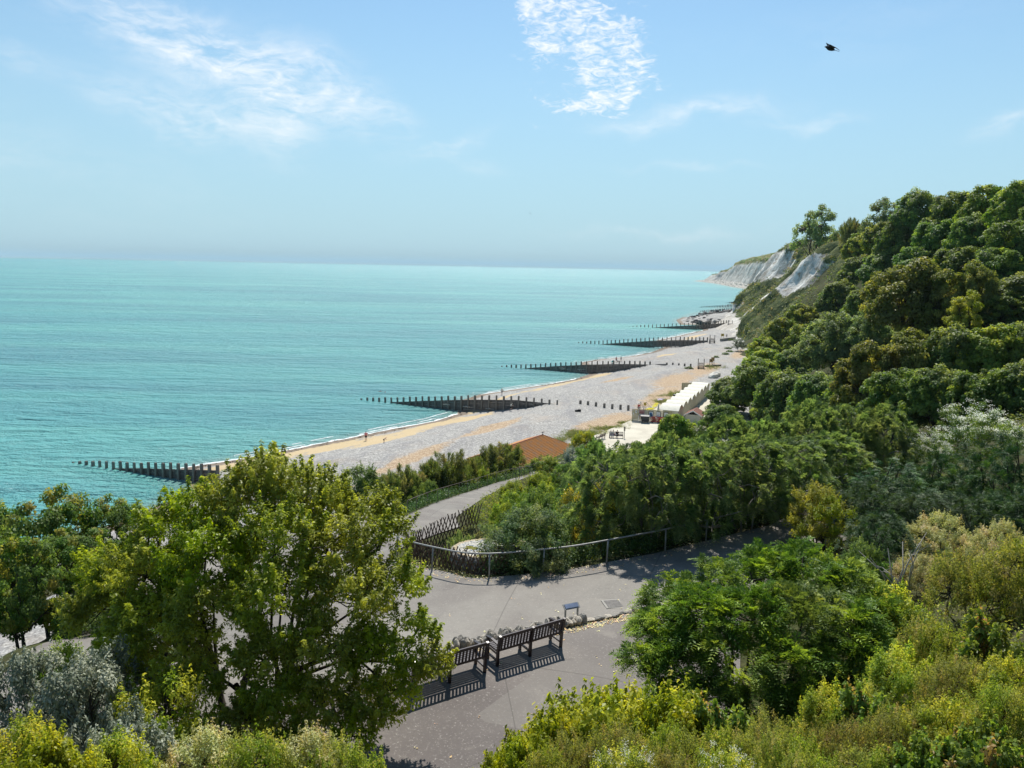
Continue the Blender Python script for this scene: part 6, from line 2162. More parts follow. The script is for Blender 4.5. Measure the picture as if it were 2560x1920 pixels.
RK = [rock_mesh(i, M['rock'] if i % 3 else M['rock_grey']) for i in range(9)]
poly = [(1711, 803), (1733, 788), (1770, 777), (1800, 773), (1827, 774), (1830, 784), (1812, 796), (1796, 805), (1748, 808)]
n_ = 0
tries = 0
pp = random.Random(4)
while n_ < 190 and tries < 4000:
    tries += 1
    sx, sy = pp.uniform(1708, 1830), pp.uniform(772, 808)
    if not inside(np.array([sx]), np.array([sy]), poly)[0]:
        continue
    e = pp.uniform(0.1, 2.6) * min(1.0, (sx - 1705) / 55.0)
    q = PS(sx, sy, e)
    o = mobj('armour_rock', RK[pp.randrange(9)], None, (q[0], q[1], e - .3))
    s_ = pp.uniform(.8, 1.75)
    o.scale = (s_ * pp.uniform(.9, 1.4), s_ * pp.uniform(.8, 1.2), s_ * pp.uniform(.6, .9))
    o.rotation_euler = (pp.uniform(-.4, .4), pp.uniform(-.4, .4), pp.uniform(0, 6.28))
    tag(o, 'angular grey armour rock heaped at the water edge before the sea posts', 'rock', 'armour rocks heaped on the shore')
    n_ += 1
CR = [rock_mesh(50 + i, M['chalk_rock']) for i in range(4)]
for (sx, sy, s_, lb) in [(1870, 797, 2.6, 'large white chalk boulder at the foot of the cliff'), (1878, 806, 2.9, 'grey-white chalk boulder nearest the concrete block wall'), (1884, 796, 2.2, 'chalk boulder leaning against the cliff foot'),
                         (1893, 790, 2.6, 'tall chalk boulder half hidden by the cliff scrub'), (1868, 812, 1.3, 'small chalk boulder beside the concrete block wall'), (1874, 828, 1.2, 'white chalk lump at the head of the shingle'),
                         (1866, 832, .9, 'smaller white chalk lump at the head of the shingle'), (1880, 822, 1.2, 'white chalk lump under the bright green tree'), (1783, 945, 1.5, 'pale chalk boulder above the orange shingle'), (1790, 941, 1.2, 'second pale chalk boulder above the orange shingle')]:
    q = hits(sx, sy)
    o = mobj('chalk_boulder', CR[pp.randrange(4)], None, (q[0], q[1], q[2] + s_ * .3))
    o.scale = (s_ * 1.1, s_, s_ * .95)
    o.rotation_euler = (0, 0, pp.uniform(0, 6))
    tag(o, lb, 'boulder')
# rubble fallen from the far cliffs
rn = np.random.default_rng(70)
cpt = coast_pts(900, 71, lambda c_, cov: (c_[:, 1] > 520) & (c_[:, 1] < 1900) & (c_[:, 2] > .2) & (c_[:, 2] < 5.5))
ico = np.array([(1, 0, 0), (-1, 0, 0), (0, 1, 0), (0, -1, 0), (0, 0, 1), (0, 0, -1)], float)
icf = np.array([(0, 2, 4), (2, 1, 4), (1, 3, 4), (3, 0, 4), (2, 0, 5), (1, 2, 5), (3, 1, 5), (0, 3, 5)])
sz = (rn.uniform(.35, 1.3, len(cpt)) * np.clip(cpt[:, 1] / 700, .9, 1.9))[:, None, None]
vv = cpt[:, None] + ico[None] * sz * rn.uniform(.6, 1.3, (len(cpt), 6, 1)) * np.array([1, 1, .7])
ff = (icf[None] + (np.arange(len(cpt)) * 6)[:, None, None]).reshape(-1, 3)
tag(mobj('chalk_rubble', np_mesh('chalk_rubble', vv.reshape(-1, 3), ff, M['chalk_rock'])), 'fallen chalk rubble along the foot of the far cliffs', kind='stuff')

# ------------------------------------------------------------------ surf
m, t = new_mat('white_foam')
p = t.pos()
t.out(t.principled(t.mix(t.smooth(t.noise(p, 2.5, 4.0, .7), .4, .6), (0.62, 0.68, 0.68), (0.84, 0.86, 0.85)), .8, .2))
M['foam'] = m


def foam_ribbon(off0, wid, seed, gap, lo=95, hi=430):
    V, Fs = [], []
    for i in range(len(SHORE) - 1):
        (ax, ay), (bx2, by2) = SHORE[i], SHORE[i + 1]
        if not (lo < (ay + by2) / 2 < hi):
            continue
        l_ = math.hypot(bx2 - ax, by2 - ay)
        nn_ = np.array([-(by2 - ay), bx2 - ax]) / l_
        if nn_[1] < .45:
            continue
        ns = max(2, int(l_ / .45))
        pr = None
        for k in range(ns + 1):
            t_ = k / ns
            c_ = np.array([ax + (bx2 - ax) * t_, ay + (by2 - ay) * t_])
            s_ = np.array([c_[0] * .7, c_[1] * .7])
            g_ = fbm(np.array([s_[0] * .18]), np.array([s_[1] * .18]), seed, 3)[0]
            w_ = wid * (fbm(np.array([s_[0]]), np.array([s_[1]]), seed + 1, 3)[0] * 1.7 - .15) * (1.0 if g_ > gap else max(0, 1 - (gap - g_) * 14))
            o_ = off0 + (fbm(np.array([s_[0] * .35]), np.array([s_[1] * .35]), seed + 2, 3)[0] - .5) * wid * 1.6
            if w_ < .04:
                pr = None
                continue
            a_, b_ = c_ + nn_ * o_, c_ + nn_ * (o_ + w_)
            V += [(a_[0], a_[1], .035), ((a_[0] + b_[0]) / 2, (a_[1] + b_[1]) / 2, .10), (b_[0], b_[1], .03)]
            n0 = len(V) - 3
            if pr is not None:
                Fs += [(pr, n0, n0 + 1, pr + 1), (pr + 1, n0 + 1, n0 + 2, pr + 2)]
            pr = n0
    return V, Fs


V, Fs = [], []
for off0, wid, seed, gap in ((-.4, .75, 3, .36), (.9, .3, 9, .50), (2.6, .28, 15, .57)):
    v1, f1 = foam_ribbon(off0, wid, seed, gap)
    Fs += [tuple(i + len(V) for i in f) for f in f1]
    V += v1
tag(mobj('surf', np_mesh('surf', np.array(V), np.array(Fs), M['foam'], None, True)), 'white foam where small waves break along the beach', kind='stuff')

# ------------------------------------------------------------------ beach huts
hrz = math.atan2(hdir[1], hdir[0])
HU = hlen / 8.0


def hut_at(i):
    c_ = hut_a[:2] + hdir * HU * (i + .5) + hnrm * 1.45
    return c_


hz = PROM_Z
root = empty('beach_hut', (*hut_at(0), hz), hrz)
mb = MB()
mb.box((0, 0, 1.05), (HU - .02, 2.7, 2.1))
mb.build('wall', M['cream'], root)
mb = MB()
n_ = 9
prof = [(-HU / 2 + HU * k / n_, 2.1 + .8 * math.sin(math.pi * k / n_)) for k in range(n_ + 1)]
for y0, y1 in ((-1.5, 1.95),):
    vs = [(x, y0, z) for x, z in prof] + [(x, y1, z) for x, z in prof] + [(x, y0, z + .09) for x, z in prof] + [(x, y1, z + .09) for x, z in prof]
    k_ = n_ + 1
    fs = []
    for k in range(n_):
        fs += [(k, k_ + k, k_ + k + 1, k + 1), (2 * k_ + k, 2 * k_ + k + 1, 3 * k_ + k + 1, 3 * k_ + k), (k, k + 1, 2 * k_ + k + 1, 2 * k_ + k), (k_ + k, 3 * k_ + k, 3 * k_ + k + 1, k_ + k + 1)]
    fs += [tuple(range(n_, -1, -1)) if False else (0, 2 * k_, 3 * k_, k_), (n_, k_ + n_, 3 * k_ + n_, 2 * k_ + n_)]
    mb.add(vs, fs)
rf = mb.build('roof', M['cream_roof'], root)
mb = MB()
for y0, y1 in ((-1.34, -1.26), (1.26, 1.34)):
    vs = [(x * .995, y0, z) for x, z in prof] + [(x * .995, y1, z) for x, z in prof]
    k_ = n_ + 1
    mb.add(vs, [tuple(range(n_, -1, -1)), tuple(range(k_, 2 * k_))])
mb.build('gable', M['cream'], root)
for s_ in (-1, 1):
    mb = MB()
    mb.box((s_ * .62, 1.375, 1.02), (1.1, .05, 1.95))
    dr = mb.build('door', M['door_green'], root)
    mb = MB()
    mb.box((s_ * .15, 1.42, 1.0), (.04, .04, .16))
    mb.build('handle', M['dark_metal'], dr)
for i in range(8):
    o = root if i == 0 else copy_tree(root)
    o.location = (*hut_at(i), hz)
    nm = ['nearest', 'second', 'third', 'fourth', 'fifth', 'sixth', 'seventh', 'farthest'][i]
    lb = f'{nm} cream beach hut with curved roof, counted from the poster fence' if 0 < i < 7 else (
        'nearest cream beach hut, its blank end wall behind the poster fence' if i == 0 else 'farthest cream beach hut, under the dark bushy tree')
    tag(o, lb, 'beach hut', 'row of cream beach huts')
# small brown roofed shed
q = PS(1737, 1034, 6.0)
root = empty('shed', (q[0], q[1], PROM_Z - .2), hrz)
tag(root, 'small shed with red-brown roof half hidden by the dark trees', 'shed')
mb = MB()
mb.box((0, 0, .8), (3.6, 2.6, 1.9))
mb.build('wall', M['cream'], root)
mb = MB()
mb.add([(-2, -1.6, 1.6), (2, -1.6, 1.6), (2, 0, 2.5), (-2, 0, 2.5), (-2, 1.6, 1.6), (2, 1.6, 1.6)], [(0, 1, 2, 3), (3, 2, 5, 4)])
mb.add([(-2, -1.6, 1.52), (2, -1.6, 1.52), (2, 0, 2.42), (-2, 0, 2.42), (-2, 1.6, 1.52), (2, 1.6, 1.52)], [(3, 2, 1, 0), (4, 5, 2, 3)])
mb.build('roof', M['brown_roof'], root)
mb = MB()
for s_ in (-1, 1):
    mb.bar((-2.03, s_ * 1.62, 1.54), (-2.03, 0, 2.46), .06, .16)
mb.build('bargeboard', M['white_paint'], root)

# ------------------------------------------------------------------ cream board fences
FA, FB = PS(1579, 1052, PROM_Z), PS(1679, 1058, PROM_Z)
fd = (FB - FA)[:2]
fl_ = float(np.hypot(*fd))
fd = fd / fl_
fn = np.array([fd[1], -fd[0]])
frz = math.atan2(fd[1], fd[0])


def board_mesh(w_, h_, mat):
    mb = MB()
    hw = w_ / 2
    mb.add([(-hw, -.015, 0), (hw, -.015, 0), (hw, -.015, h_ - .1), (0, -.015, h_), (-hw, -.015, h_ - .1), (-hw, .015, 0), (hw, .015, 0), (hw, .015, h_ - .1), (0, .015, h_), (-hw, .015, h_ - .1)],
           [(0, 1, 2, 3, 4), (9, 8, 7, 6, 5), (0, 5, 6, 1), (1, 6, 7, 2), (2, 7, 8, 3), (3, 8, 9, 4), (4, 9, 5, 0)])
    return mb.mesh('board', mat)


root = empty('board_fence', (FA[0], FA[1], PROM_Z), frz)
tag(root, 'cream vertical board fence hung with posters at the end of the promenade', 'fence')
nb = 38
bm_ = board_mesh(fl_ / nb - .035, 2.1, M['cream_wood'])
for i in range(nb):
    mobj('board', bm_, root, (fl_ * (i + .5) / nb, (i % 2) * .02, .16 + rg5.uniform(-.02, .02)))
for zz in (.55, 1.65):
    mb = MB()
    mb.bar((0, .08, zz), (fl_, .08, zz), .09, .07)
    mb.build('rail', M['cream_wood'], root)
mb = MB()
mb.box((fl_ / 2, 0.02, .06), (fl_, .16, .12))
mb.build('plinth', M['concrete'], root)
q = PS(1720, 978, PROM_Z)
root = empty('board_fence', (q[0] - 1.3, q[1] + .4, PROM_Z - .5), .15)
tag(root, 'short cream board screen at the far end of the beach huts', 'fence')
bm2 = board_mesh(.19, 2.4, M['cream_wood'])
for i in range(12):
    mobj('board', bm2, root, (.22 * i, (i % 2) * .02, 0))
mb = MB()
mb.bar((-.1, .06, 1.4), (2.6, .06, 1.4), .07, .1)
mb.build('rail', M['cream_wood'], root)


def fpt(sx, z):
    """point on the fence face below a source pixel column"""
    t_ = (PS(sx, 1052 + (sx - 1579) * .06, PROM_Z)[:2] - FA[:2]) @ fd
    return FA[:2] + fd * t_ + fn * (-.06 if fn[1] > 0 else .06)


face = -1 if fn[1] > 0 else 1


def poster(sx, zc, w_, h_, frame, print_, label, bars):
    c_ = fpt(sx, zc)
    root = empty('poster', (c_[0], c_[1], PROM_Z + zc), frz)
    tag(root, label, 'poster', 'posters on the cream fence')
    mb = MB()
    mb.box((0, 0, 0), (w_, .04, h_))
    frm = mb.build('frame', frame, root)
    mb = MB()
    mb.box((0, -.025, 0), (w_ * .82, .02, h_ * .86))
    mb.build('sheet', M['white_paint'], frm)
    mb = MB()
    for (x, z, a_, b_) in bars:
        mb.box((x * w_, -.038, z * h_), (a_ * w_, .008, b_ * h_))
    mb.build('print', print_, frm)


poster(1603, 1.45, 1.0, 1.2, M['red_print'], M['red_print'], 'faded red and white poster behind the wheelie bin', [(0, .18, .78, .44), (0, -.30, .6, .06)])
poster(1626.5, 1.40, .82, 1.15, M['dark_metal'], M['blue_print'], 'framed poster with a blue picture, right of the wheelie bin', [(-.02, .05, .5, .5), (.1, -.12, .4, .3)])
poster(1645, 1.42, .78, 1.1, M['dark_metal'], M['grey_print'], 'framed white poster with grey lines, over the red barriers', [(0, .24, .5, .03), (-.05, .1, .4, .03), (0, -.02, .5, .03), (-.08, -.14, .3, .03)])
poster(1664, 1.38, .80, 1.1, M['dark_metal'], M['grey_print'], 'framed white poster with a blue-grey blot, rightmost on the fence', [(-.15, -.2, .28, .2), (.12, .1, .25, .22), (.05, .28, .45, .03)])
poster(1589.5, 1.75, .46, .75, M['yellow'], M['black_fabric'], 'small yellow notice at the left end of the cream fence', [(0, .12, .25, .2), (-.05, -.12, .3, .05)])
mb = MB()
c_ = fpt(1583, 1.3)
mb.box((c_[0], c_[1], PROM_Z + 1.35), (.24, .03, .3), frz)
tag(mb.build('white_notice', M['white_paint']), 'tiny white notice at the far left of the cream fence', 'sign')


# ------------------------------------------------------------------ bin, barriers, pole
def at_front(sx, d_):
    c_ = fpt(sx, 0)
    return c_ + fn * face * d_


c_ = at_front(1612.5, .85)
root = empty('wheelie_bin', (c_[0], c_[1], PROM_Z), frz)
tag(root, 'large dark grey four-wheeled bin in front of the poster fence', 'bin')
mb = MB()
mb.add([(-.62, -.38, .2), (.62, -.38, .2), (.62, .38, .2), (-.62, .38, .2), (-.72, -.5, 1.22), (.72, -.5, 1.22), (.72, .5, 1.22), (-.72, .5, 1.22)], [(0, 3, 2, 1), (4, 5, 6, 7), (0, 1, 5, 4), (1, 2, 6, 5), (2, 3, 7, 6), (3, 0, 4, 7)])
mb.box((0, 0, 1.17), (1.54, 1.08, .08))
mb.build('body', M['bin'], root)
mb = MB()
pr = [(-.54, 1.25), (-.3, 1.36), (0, 1.4), (.3, 1.38), (.54, 1.29)]
vs = [(-.76, y, z) for y, z in pr] + [(.76, y, z) for y, z in pr] + [(-.76, y, z - .06) for y, z in pr] + [(.76, y, z - .06) for y, z in pr]
fs = []
for k in range(4):
    fs += [(k, 5 + k, 6 + k, k + 1), (10 + k, 11 + k, 16 + k, 15 + k)]
fs += [(0, 10, 15, 5), (4, 9, 19, 14), (0, 1, 2, 3, 4, 14, 13, 12, 11, 10), (5, 15, 16, 17, 18, 19, 9, 8, 7, 6)]
mb.add(vs, fs)
mb.build('lid', M['bin'], root)
for sx_ in (-.5, .5):
    for sy_ in (-.3, .3):
        mb = MB()
        mb.tube([(sx_ - .03, sy_, .1), (sx_ + .03, sy_, .1)], .1, 10)
        mb.build('wheel', M['dark_metal'], root)
for i, (sx, d_, yw, lb) in enumerate([(1639, .35, .02, 'red plastic barrier next to the wheelie bin, below the grey-lined poster'), (1659, .5, -.16, 'red plastic barrier at the right end of the poster fence')]):
    c_ = at_front(sx, d_)
    root = empty('road_barrier', (c_[0], c_[1], PROM_Z), frz + yw)
    tag(root, lb, 'barrier', 'red barriers before the fence')
    mb = MB()
    w_ = 1.75
    top = [(-w_ / 2, .92), (-w_ * .3, 1.02), (0, 1.05), (w_ * .3, 1.02), (w_ / 2, .92)]
    for (x0, z0), (x1, z1) in zip(top[:-1], top[1:]):
        mb.bar((x0, 0, z0), (x1, 0, z1), .06, .16)
    mb.box((0, 0, .2), (w_, .06, .14))
    for x in (-w_ / 2 + .05, w_ / 2 - .05):
        mb.box((x, 0, .55), (.1, .064, .8))
    mb.box((0, 0, .68), (w_ - .2, .05, .07))
    mb.build('frame', M['red_plastic'], root)
    for k in range(9):
        mb = MB()
        mb.box((-w_ / 2 + .2 + k * (w_ - .4) / 8, 0, .58), (.07, .045, .72))
        mb.build('bar', M['red_plastic'], root)
    for x in (-.55, .55):
        mb = MB()
        mb.box((x, 0, .06), (.16, .62, .12))
        mb.build('foot', M['dark_metal'], root)
    if i == 0:
        mb = MB()
        mb.box((.05, -.05, .92), (.28, .03, .16))
        mb.build('white_patch', M['white_paint'], root)
c_ = at_front(1596, .12)
root = empty('pole', (c_[0], c_[1], PROM_Z))
tag(root, 'thin white pole standing against the fence left of the bin', 'pole')
mb = MB()
mb.tube([(0, 0, 0), (0, 0, 2.6)], .045, 8)
mb.build('shaft', M['white_paint'], root)
mb = MB()
mb.box((0, -.03, 1.35), (.16, .12, .5))
mb.build('band', M['cream_wood'], root)
# folded parasol
c_ = at_front(1644, -1.5)
root = empty('folded_parasol', (c_[0], c_[1], PROM_Z))
tag(root, 'folded pale parasol standing behind the cream fence', 'parasol')
mb = MB()
mb.tube([(0, 0, .7), (0, 0, 1.2), (0, 0, 2.9), (0, 0, 3.1)], [.26, .3, .12, .03], 8)
mb.build('canopy', M['white_fabric'], root, True)
mb = MB()
mb.tube([(0, 0, 0), (0, 0, 1.0)], .03, 6)
mb.build('pole', M['white_paint'], root)
# step rails behind the fence
def bar_rail(label, pts, posts, mat, r_, name='handrail', low=None):
    root = empty(name, (0, 0, 0))
    tag(root, label, 'railing')
    mb = MB()
    mb.tube(pts, r_, 8)
    mb.build('rail', mat, root, True)
    if low:
        mb = MB()
        mb.tube([(x, y, z - low) for x, y, z in pts], r_ * .8, 6)
        mb.build('rail', mat, root, True)
    for (x, y, z0, z1) in posts:
        mb = MB()
        mb.tube([(x, y, z0), (x, y, z1)], r_, 8)
        mb.build('post', mat, root, True)


for i, (dx, lb) in enumerate(((0, 'black metal step rail behind the fence, the one nearer the shingle posts'), (1.5, 'black metal step rail behind the fence, the one nearer the yellow flowers'))):
    a_ = PS(1601 + i * 14, 1021, 4.4)
    b_ = PS(1609 + i * 16, 1024, 4.4)
    bar_rail(lb, [(a_[0], a_[1], 5.6), (a_[0] + .02, a_[1] + .3, 5.7), (b_[0], b_[1], 4.95), (b_[0] + .3, b_[1], 4.85)], [(a_[0], a_[1] + .15, 3.9, 5.65), (b_[0], b_[1], 3.9, 4.95)], M['dark_metal'], .035, 'step_railing', .4)
q = PS(1612, 1021, 4.4)
root = empty('yellow_sign', (q[0], q[1], 4.2), frz)
tag(root, 'yellow sign on a thin post between the step rails', 'sign')
mb = MB()
mb.tube([(0, 0, -.4), (0, 0, 1.0)], .03, 6)
mb.build('post', M['dark_metal'], root)
mb = MB()
mb.box((0, -.04, 1.1), (.5, .03, .62))
mb.build('panel', M['yellow'], root)
q = hits(1687, 998)
root = empty('litter_bin', (q[0], q[1], q[2] - .05))
tag(root, 'dark bulky litter bin on the bank before the beach huts', 'bin')
mb = MB()
mb.tube([(0, 0, 0), (0, 0, .95)], [.36, .42], 12)
mb.build('body', M['bin'], root)
mb = MB()
mb.ellipsoid((0, 0, .95), (.44, .44, .22), 12, 4, zmin=0)
mb.build('lid', M['bin'], root)

# ------------------------------------------------------------------ tiled shelter
ra, rb = PS(1357, 1088, 8.3), PS(1301, 1107, 8.3)
ax_ = (ra - rb)[:2]
ax_ = ax_ / np.hypot(*ax_)
srz = math.atan2(ax_[1], ax_[0])
RL, HW = 9.5, 4.4
sc_ = ra[:2] - ax_ * RL
root = empty('tiled_shelter', (sc_[0], sc_[1], PROM_Z), srz)
tag(root, 'promenade shelter with an orange clay tiled hipped roof', 'shelter')
zr_ = 8.3 - PROM_Z
ez_ = zr_ - 1.7
HE = 2.6
mb = MB()
base = [(-HE, -HW, ez_), (RL + HE, -HW, ez_), (RL + HE, HW, ez_), (-HE, HW, ez_), (0, 0, zr_), (RL, 0, zr_)]
lowb = [(x, y, z - .1) for x, y, z in base]
mb.add(base + lowb, [(0, 1, 5, 4), (2, 3, 4, 5), (3, 0, 4), (1, 2, 5), (6, 10, 11, 7), (8, 11, 10, 9), (9, 10, 6), (7, 11, 8), (0, 6, 7, 1), (1, 7, 8, 2), (2, 8, 9, 3), (3, 9, 6, 0)])
m, t = new_mat('orange_clay_tiles')
p = t.obj()
t.out(t.principled(t.mix(t.smooth(t.noise(p, 1.1, 5.0, .7), .42, .66), t.mix(t.noise(p, 4.5, 2.0), (0.52, 0.20, 0.055), (0.70, 0.33, 0.10)), (0.45, 0.27, 0.16)), .85, .2))
M['tile'] = m
roof = mb.build('roof', M['tile'], root)
V, Fc = [], []


def tile_face(o, u, v, nrow, ncol, row_in, sgn):
    """courses of overlapping tiles; row_in(r) gives the start and end share of the row"""
    o, u, v = Vector(o), Vector(u), Vector(v)
    nn_ = u.cross(v).normalized()
    if nn_.z < 0:
        nn_ = -nn_
    lu = u.length
    for r in range(nrow):
        a0, a1 = row_in((r + .5) / nrow)
        nc = max(1, int(ncol * (a1 - a0)))
        for c in range(nc):
            s0 = a0 + (a1 - a0) * (c + (.0 if r % 2 else .5) * (0 < c < nc - 1)) / nc
            s1 = s0 + (a1 - a0) / nc * .93
            t0, t1 = r / nrow, (r + 1.15) / nrow
            j = rg5.uniform(0, .012)
            q = [o + u * s0 + v * t0 + nn_ * (.12 + j), o + u * s1 + v * t0 + nn_ * (.12 + j), o + u * s1 + v * t1 + nn_ * .025, o + u * s0 + v * t1 + nn_ * .025]
            b = len(V)
            V.extend(q + [p_ - nn_ * .03 for p_ in q])
            Fc.extend([(b, b + 1, b + 2, b + 3), (b, b + 4, b + 5, b + 1), (b, b + 3, b + 7, b + 4), (b + 1, b + 5, b + 6, b + 2)])


LT = RL + 2 * HE
tile_face((-HE, -HW, ez_), (LT, 0, 0), (0, HW, 1.7), 17, 58, lambda r: (HE * r / LT, 1 - HE * r / LT), 1)
tile_face((-HE, HW, ez_), (LT, 0, 0), (0, -HW, 1.7), 17, 58, lambda r: (HE * r / LT, 1 - HE * r / LT), 1)
tile_face((RL + HE, -HW, ez_), (0, 2 * HW, 0), (-HE, 0, 1.7), 17, 26, lambda r: (.5 * r, 1 - .5 * r), 1)
tile_face((-HE, -HW, ez_), (0, 2 * HW, 0), (HE, 0, 1.7), 17, 26, lambda r: (.5 * r, 1 - .5 * r), 1)
tl = mobj('tiles', np_mesh('tiles', np.array([tuple(v) for v in V]), np.array(Fc), M['tile']), roof)
tl['kind'] = 'stuff'
M['ridge'] = plain('brown_ridge_tiles', (0.30, 0.12, 0.07), .8, .2, .3, 3.0)
for a_, b_ in (((0, 0, zr_), (RL, 0, zr_)), ((RL, 0, zr_), (RL + HE, -HW, ez_)), ((RL, 0, zr_), (RL + HE, HW, ez_)), ((0, 0, zr_), (-HE, -HW, ez_)), ((0, 0, zr_), (-HE, HW, ez_))):
    mb = MB()
    k = 18
    a_, b_ = Vector(a_), Vector(b_)
    for i in range(k):
        mb.tube([a_ + (b_ - a_) * (i / k) + Vector((0, 0, .05)), a_ + (b_ - a_) * ((i + .97) / k) + Vector((0, 0, .055))], .12 if abs(a_.z - b_.z) < .1 else .08, 7)
    rt_ = mb.build('ridge_tiles', M['ridge'], roof)
mb = MB()
mb.tube([(RL, 0, zr_), (RL, 0, zr_ + .28)], [.12, .05], 8)
mb.build('finial', M['lead'], roof)
for x in np.linspace(-1.6, RL + 1.6, 6):
    for y in (-HW + .6, HW - .6):
        mb = MB()
        mb.box((x, y, ez_ / 2 - .1), (.18, .18, ez_ + .2))
        mb.build('post', M['cream'], root)
mb = MB()
mb.box((RL / 2, HW - 1.2, 1.0), (RL + 2, .15, 2.2))
mb.build('back_wall', M['cream'], root)


# ------------------------------------------------------------------ railings
def railing(label, pts, h_, zf, step, mat, name='railing', r_=.028, lean=0.0, top_only=True):
    root = empty(name, (0, 0, 0))
    tag(root, label, 'railing')
    P_ = np.array([tuple(q[:2]) for q in pts], float)
    # smooth the plan line
    seg = np.r_[0, np.cumsum(np.hypot(*np.diff(P_, axis=0).T))]
    s_ = np.arange(0, seg[-1], .5)
    xs_, ys_ = np.interp(s_, seg, P_[:, 0]), np.interp(s_, seg, P_[:, 1])
    k = np.ones(3) / 3
    xs_[1:-1], ys_[1:-1] = np.convolve(xs_, k, 'valid'), np.convolve(ys_, k, 'valid')
    zs = np.array([zf(x, y) for x, y in zip(xs_, ys_)])
    zs[1:-1] = np.convolve(zs, k, 'valid')
    mb = MB()
    mb.tube([(x, y, z + h_) for x, y, z in zip(xs_, ys_, zs)], r_, 8)
    mb.build('rail', mat, root, True)
    n_ = int(seg[-1] / step) + 1
    for i in range(n_):
        j = min(int(i * step / .5), len(s_) - 1)
        mb = MB()
        mb.tube([(xs_[j] + rg5.uniform(-lean, lean), ys_[j], zs[j] - .2), (xs_[j], ys_[j], zs[j] + h_)], r_ * 1.05, 8)
        mb.build('post', mat, root, True)
    return root


railing('grey metal rail curving round the lattice fence and along the path to the golden shrub',
        [(-4.75, 31.0), (-4.85, 30.0), (-4.5, 29.0), (-3.6, 27.85), (-2.5, 26.95), (-1.45, 26.2), (-.2, 26.1), (2.4, 26.5), (5.7, 27.75), (8.4, 29.1), (11, 30.5), (13.6, 32.6), (16, 34.8)], .92, wz, 2.35, M['galv'], 'path_railing', .03, .05)
railing('thin rusty rail along the seaward edge of the ramp, in front of the tamarisks', [tuple(q) for q in RAMP_OUT[::-1]] + [(3.3, 82), (4.5, 90), (7, 97), (12, 103)],
        1.0, lambda x, y: max(wz(x, y) if y < 90 else 0, 5.6 if y >= 90 else 0), 2.4, M['rust_rail'], 'ramp_railing', .02)
railing('short curved handrail at the landward edge of the ramp', [tuple(PS(1289, 1214, 10.5)[:2]), tuple(PS(1302, 1202, 10.4)[:2]), tuple(PS(1323, 1190, 10.3)[:2]), tuple(PS(1336, 1196, 10.2)[:2])], .95, wz, 1.6, M['dark_metal'], 'ramp_handrail', .03)

# ------------------------------------------------------------------ lattice fence of rustic poles
LF = np.array([(2.0, 27.35), (.9, 27.0), (-.2, 26.75), (-1.3, 26.8), (-2.2, 27.4), (-3.2, 28.15), (-3.9, 28.9), (-4.15, 29.7), (-3.7, 30.8), (-2.8, 32.0), (-1.8, 33.1), (-1.3, 33.8)])
root = empty('lattice_fence', (0, 0, 0))
tag(root, 'rustic criss-cross pole fence curving round the mosaic bed', 'fence')
seg = np.r_[0, np.cumsum(np.hypot(*np.diff(LF, axis=0).T))]
mb = MB()
mb.tube([(0, 0, 0), (0, 0, 1.06)], [.027, .022], 6)
pole_me = mb.mesh('pole', M['rustic'])
st = .215
for i in range(int(seg[-1] / st)):
    s0 = i * st
    x, y = np.interp(s0, seg, LF[:, 0]), np.interp(s0, seg, LF[:, 1])
    x2, y2 = np.interp(s0 + .05, seg, LF[:, 0]), np.interp(s0 + .05, seg, LF[:, 1])
    hd = math.atan2(y2 - y, x2 - x)
    z = gz(x, y) - .04
    for sg in (-1, 1):
        off = .024 * sg
        o = mobj('pole', pole_me, root, (x - math.sin(hd) * off, y + math.cos(hd) * off, z))
        o.rotation_mode = 'XYZ'
        tilt = sg * (.40 + rg5.uniform(-.05, .05))
        o.matrix_basis = Matrix.Translation(o.location) @ Matrix.Rotation(hd, 4, 'Z') @ Matrix.Rotation(tilt, 4, 'Y') @ Matrix.Diagonal((1, 1, rg5.uniform(.93, 1.07), 1))

# ------------------------------------------------------------------ mosaic plinth
mc = PS(1240, 1371, 20.95)
root = empty('mosaic_plinth', (mc[0], mc[1], 20.95))
tag(root, 'low round stone plinth topped with a white and blue pebble mosaic', 'mosaic')
A1, B1 = 1.72, 1.12
NS = 26
sm = [rock_mesh(80 + i, M['stone'], 'stone') for i in range(3)]
for i in range(NS):
    for row in range(2):
        a = 2 * math.pi * (i + .5 * row) / NS
        o = mobj('stone', sm[(i + row) % 3], root, (A1 * 1.0 * math.cos(a), B1 * 1.0 * math.sin(a), -.17 - .27 * row))
        o.scale = (.24, .12, .155)
        o.rotation_euler = (0, 0, math.atan2(B1 * math.cos(a), -A1 * math.sin(a)))
mb = MB()
mb.add([(A1 * math.cos(2 * math.pi * k / 40), B1 * math.sin(2 * math.pi * k / 40), z) for z in (-.9, -.015) for k in range(40)],
       [tuple(range(40, 80))] + [(k, (k + 1) % 40, 40 + (k + 1) % 40, 40 + k) for k in range(40)])
mb.build('bed', M['concrete'], root)
M['mos_white'] = plain('white_mosaic_chips', (0.52, 0.50, 0.44), .8, .2, .12, 5.0)
M['mos_blue'] = plain('blue_grey_mosaic_chips', (0.20, 0.25, 0.33), .7, .3, .3, 8.0)
M['mos_dark'] = plain('slate_mosaic_chips', (0.10, 0.11, 0.13), .7, .3, .3, 8.0)
M['moss'] = plain('mossy_mosaic_chips', (0.20, 0.20, 0.045), .9, .1, .4, 6.0)
M['mos_tan'] = plain('tan_edging_chips', (0.50, 0.41, 0.27), .85, .2, .2, 6.0)
mb = MB()
gs = .062
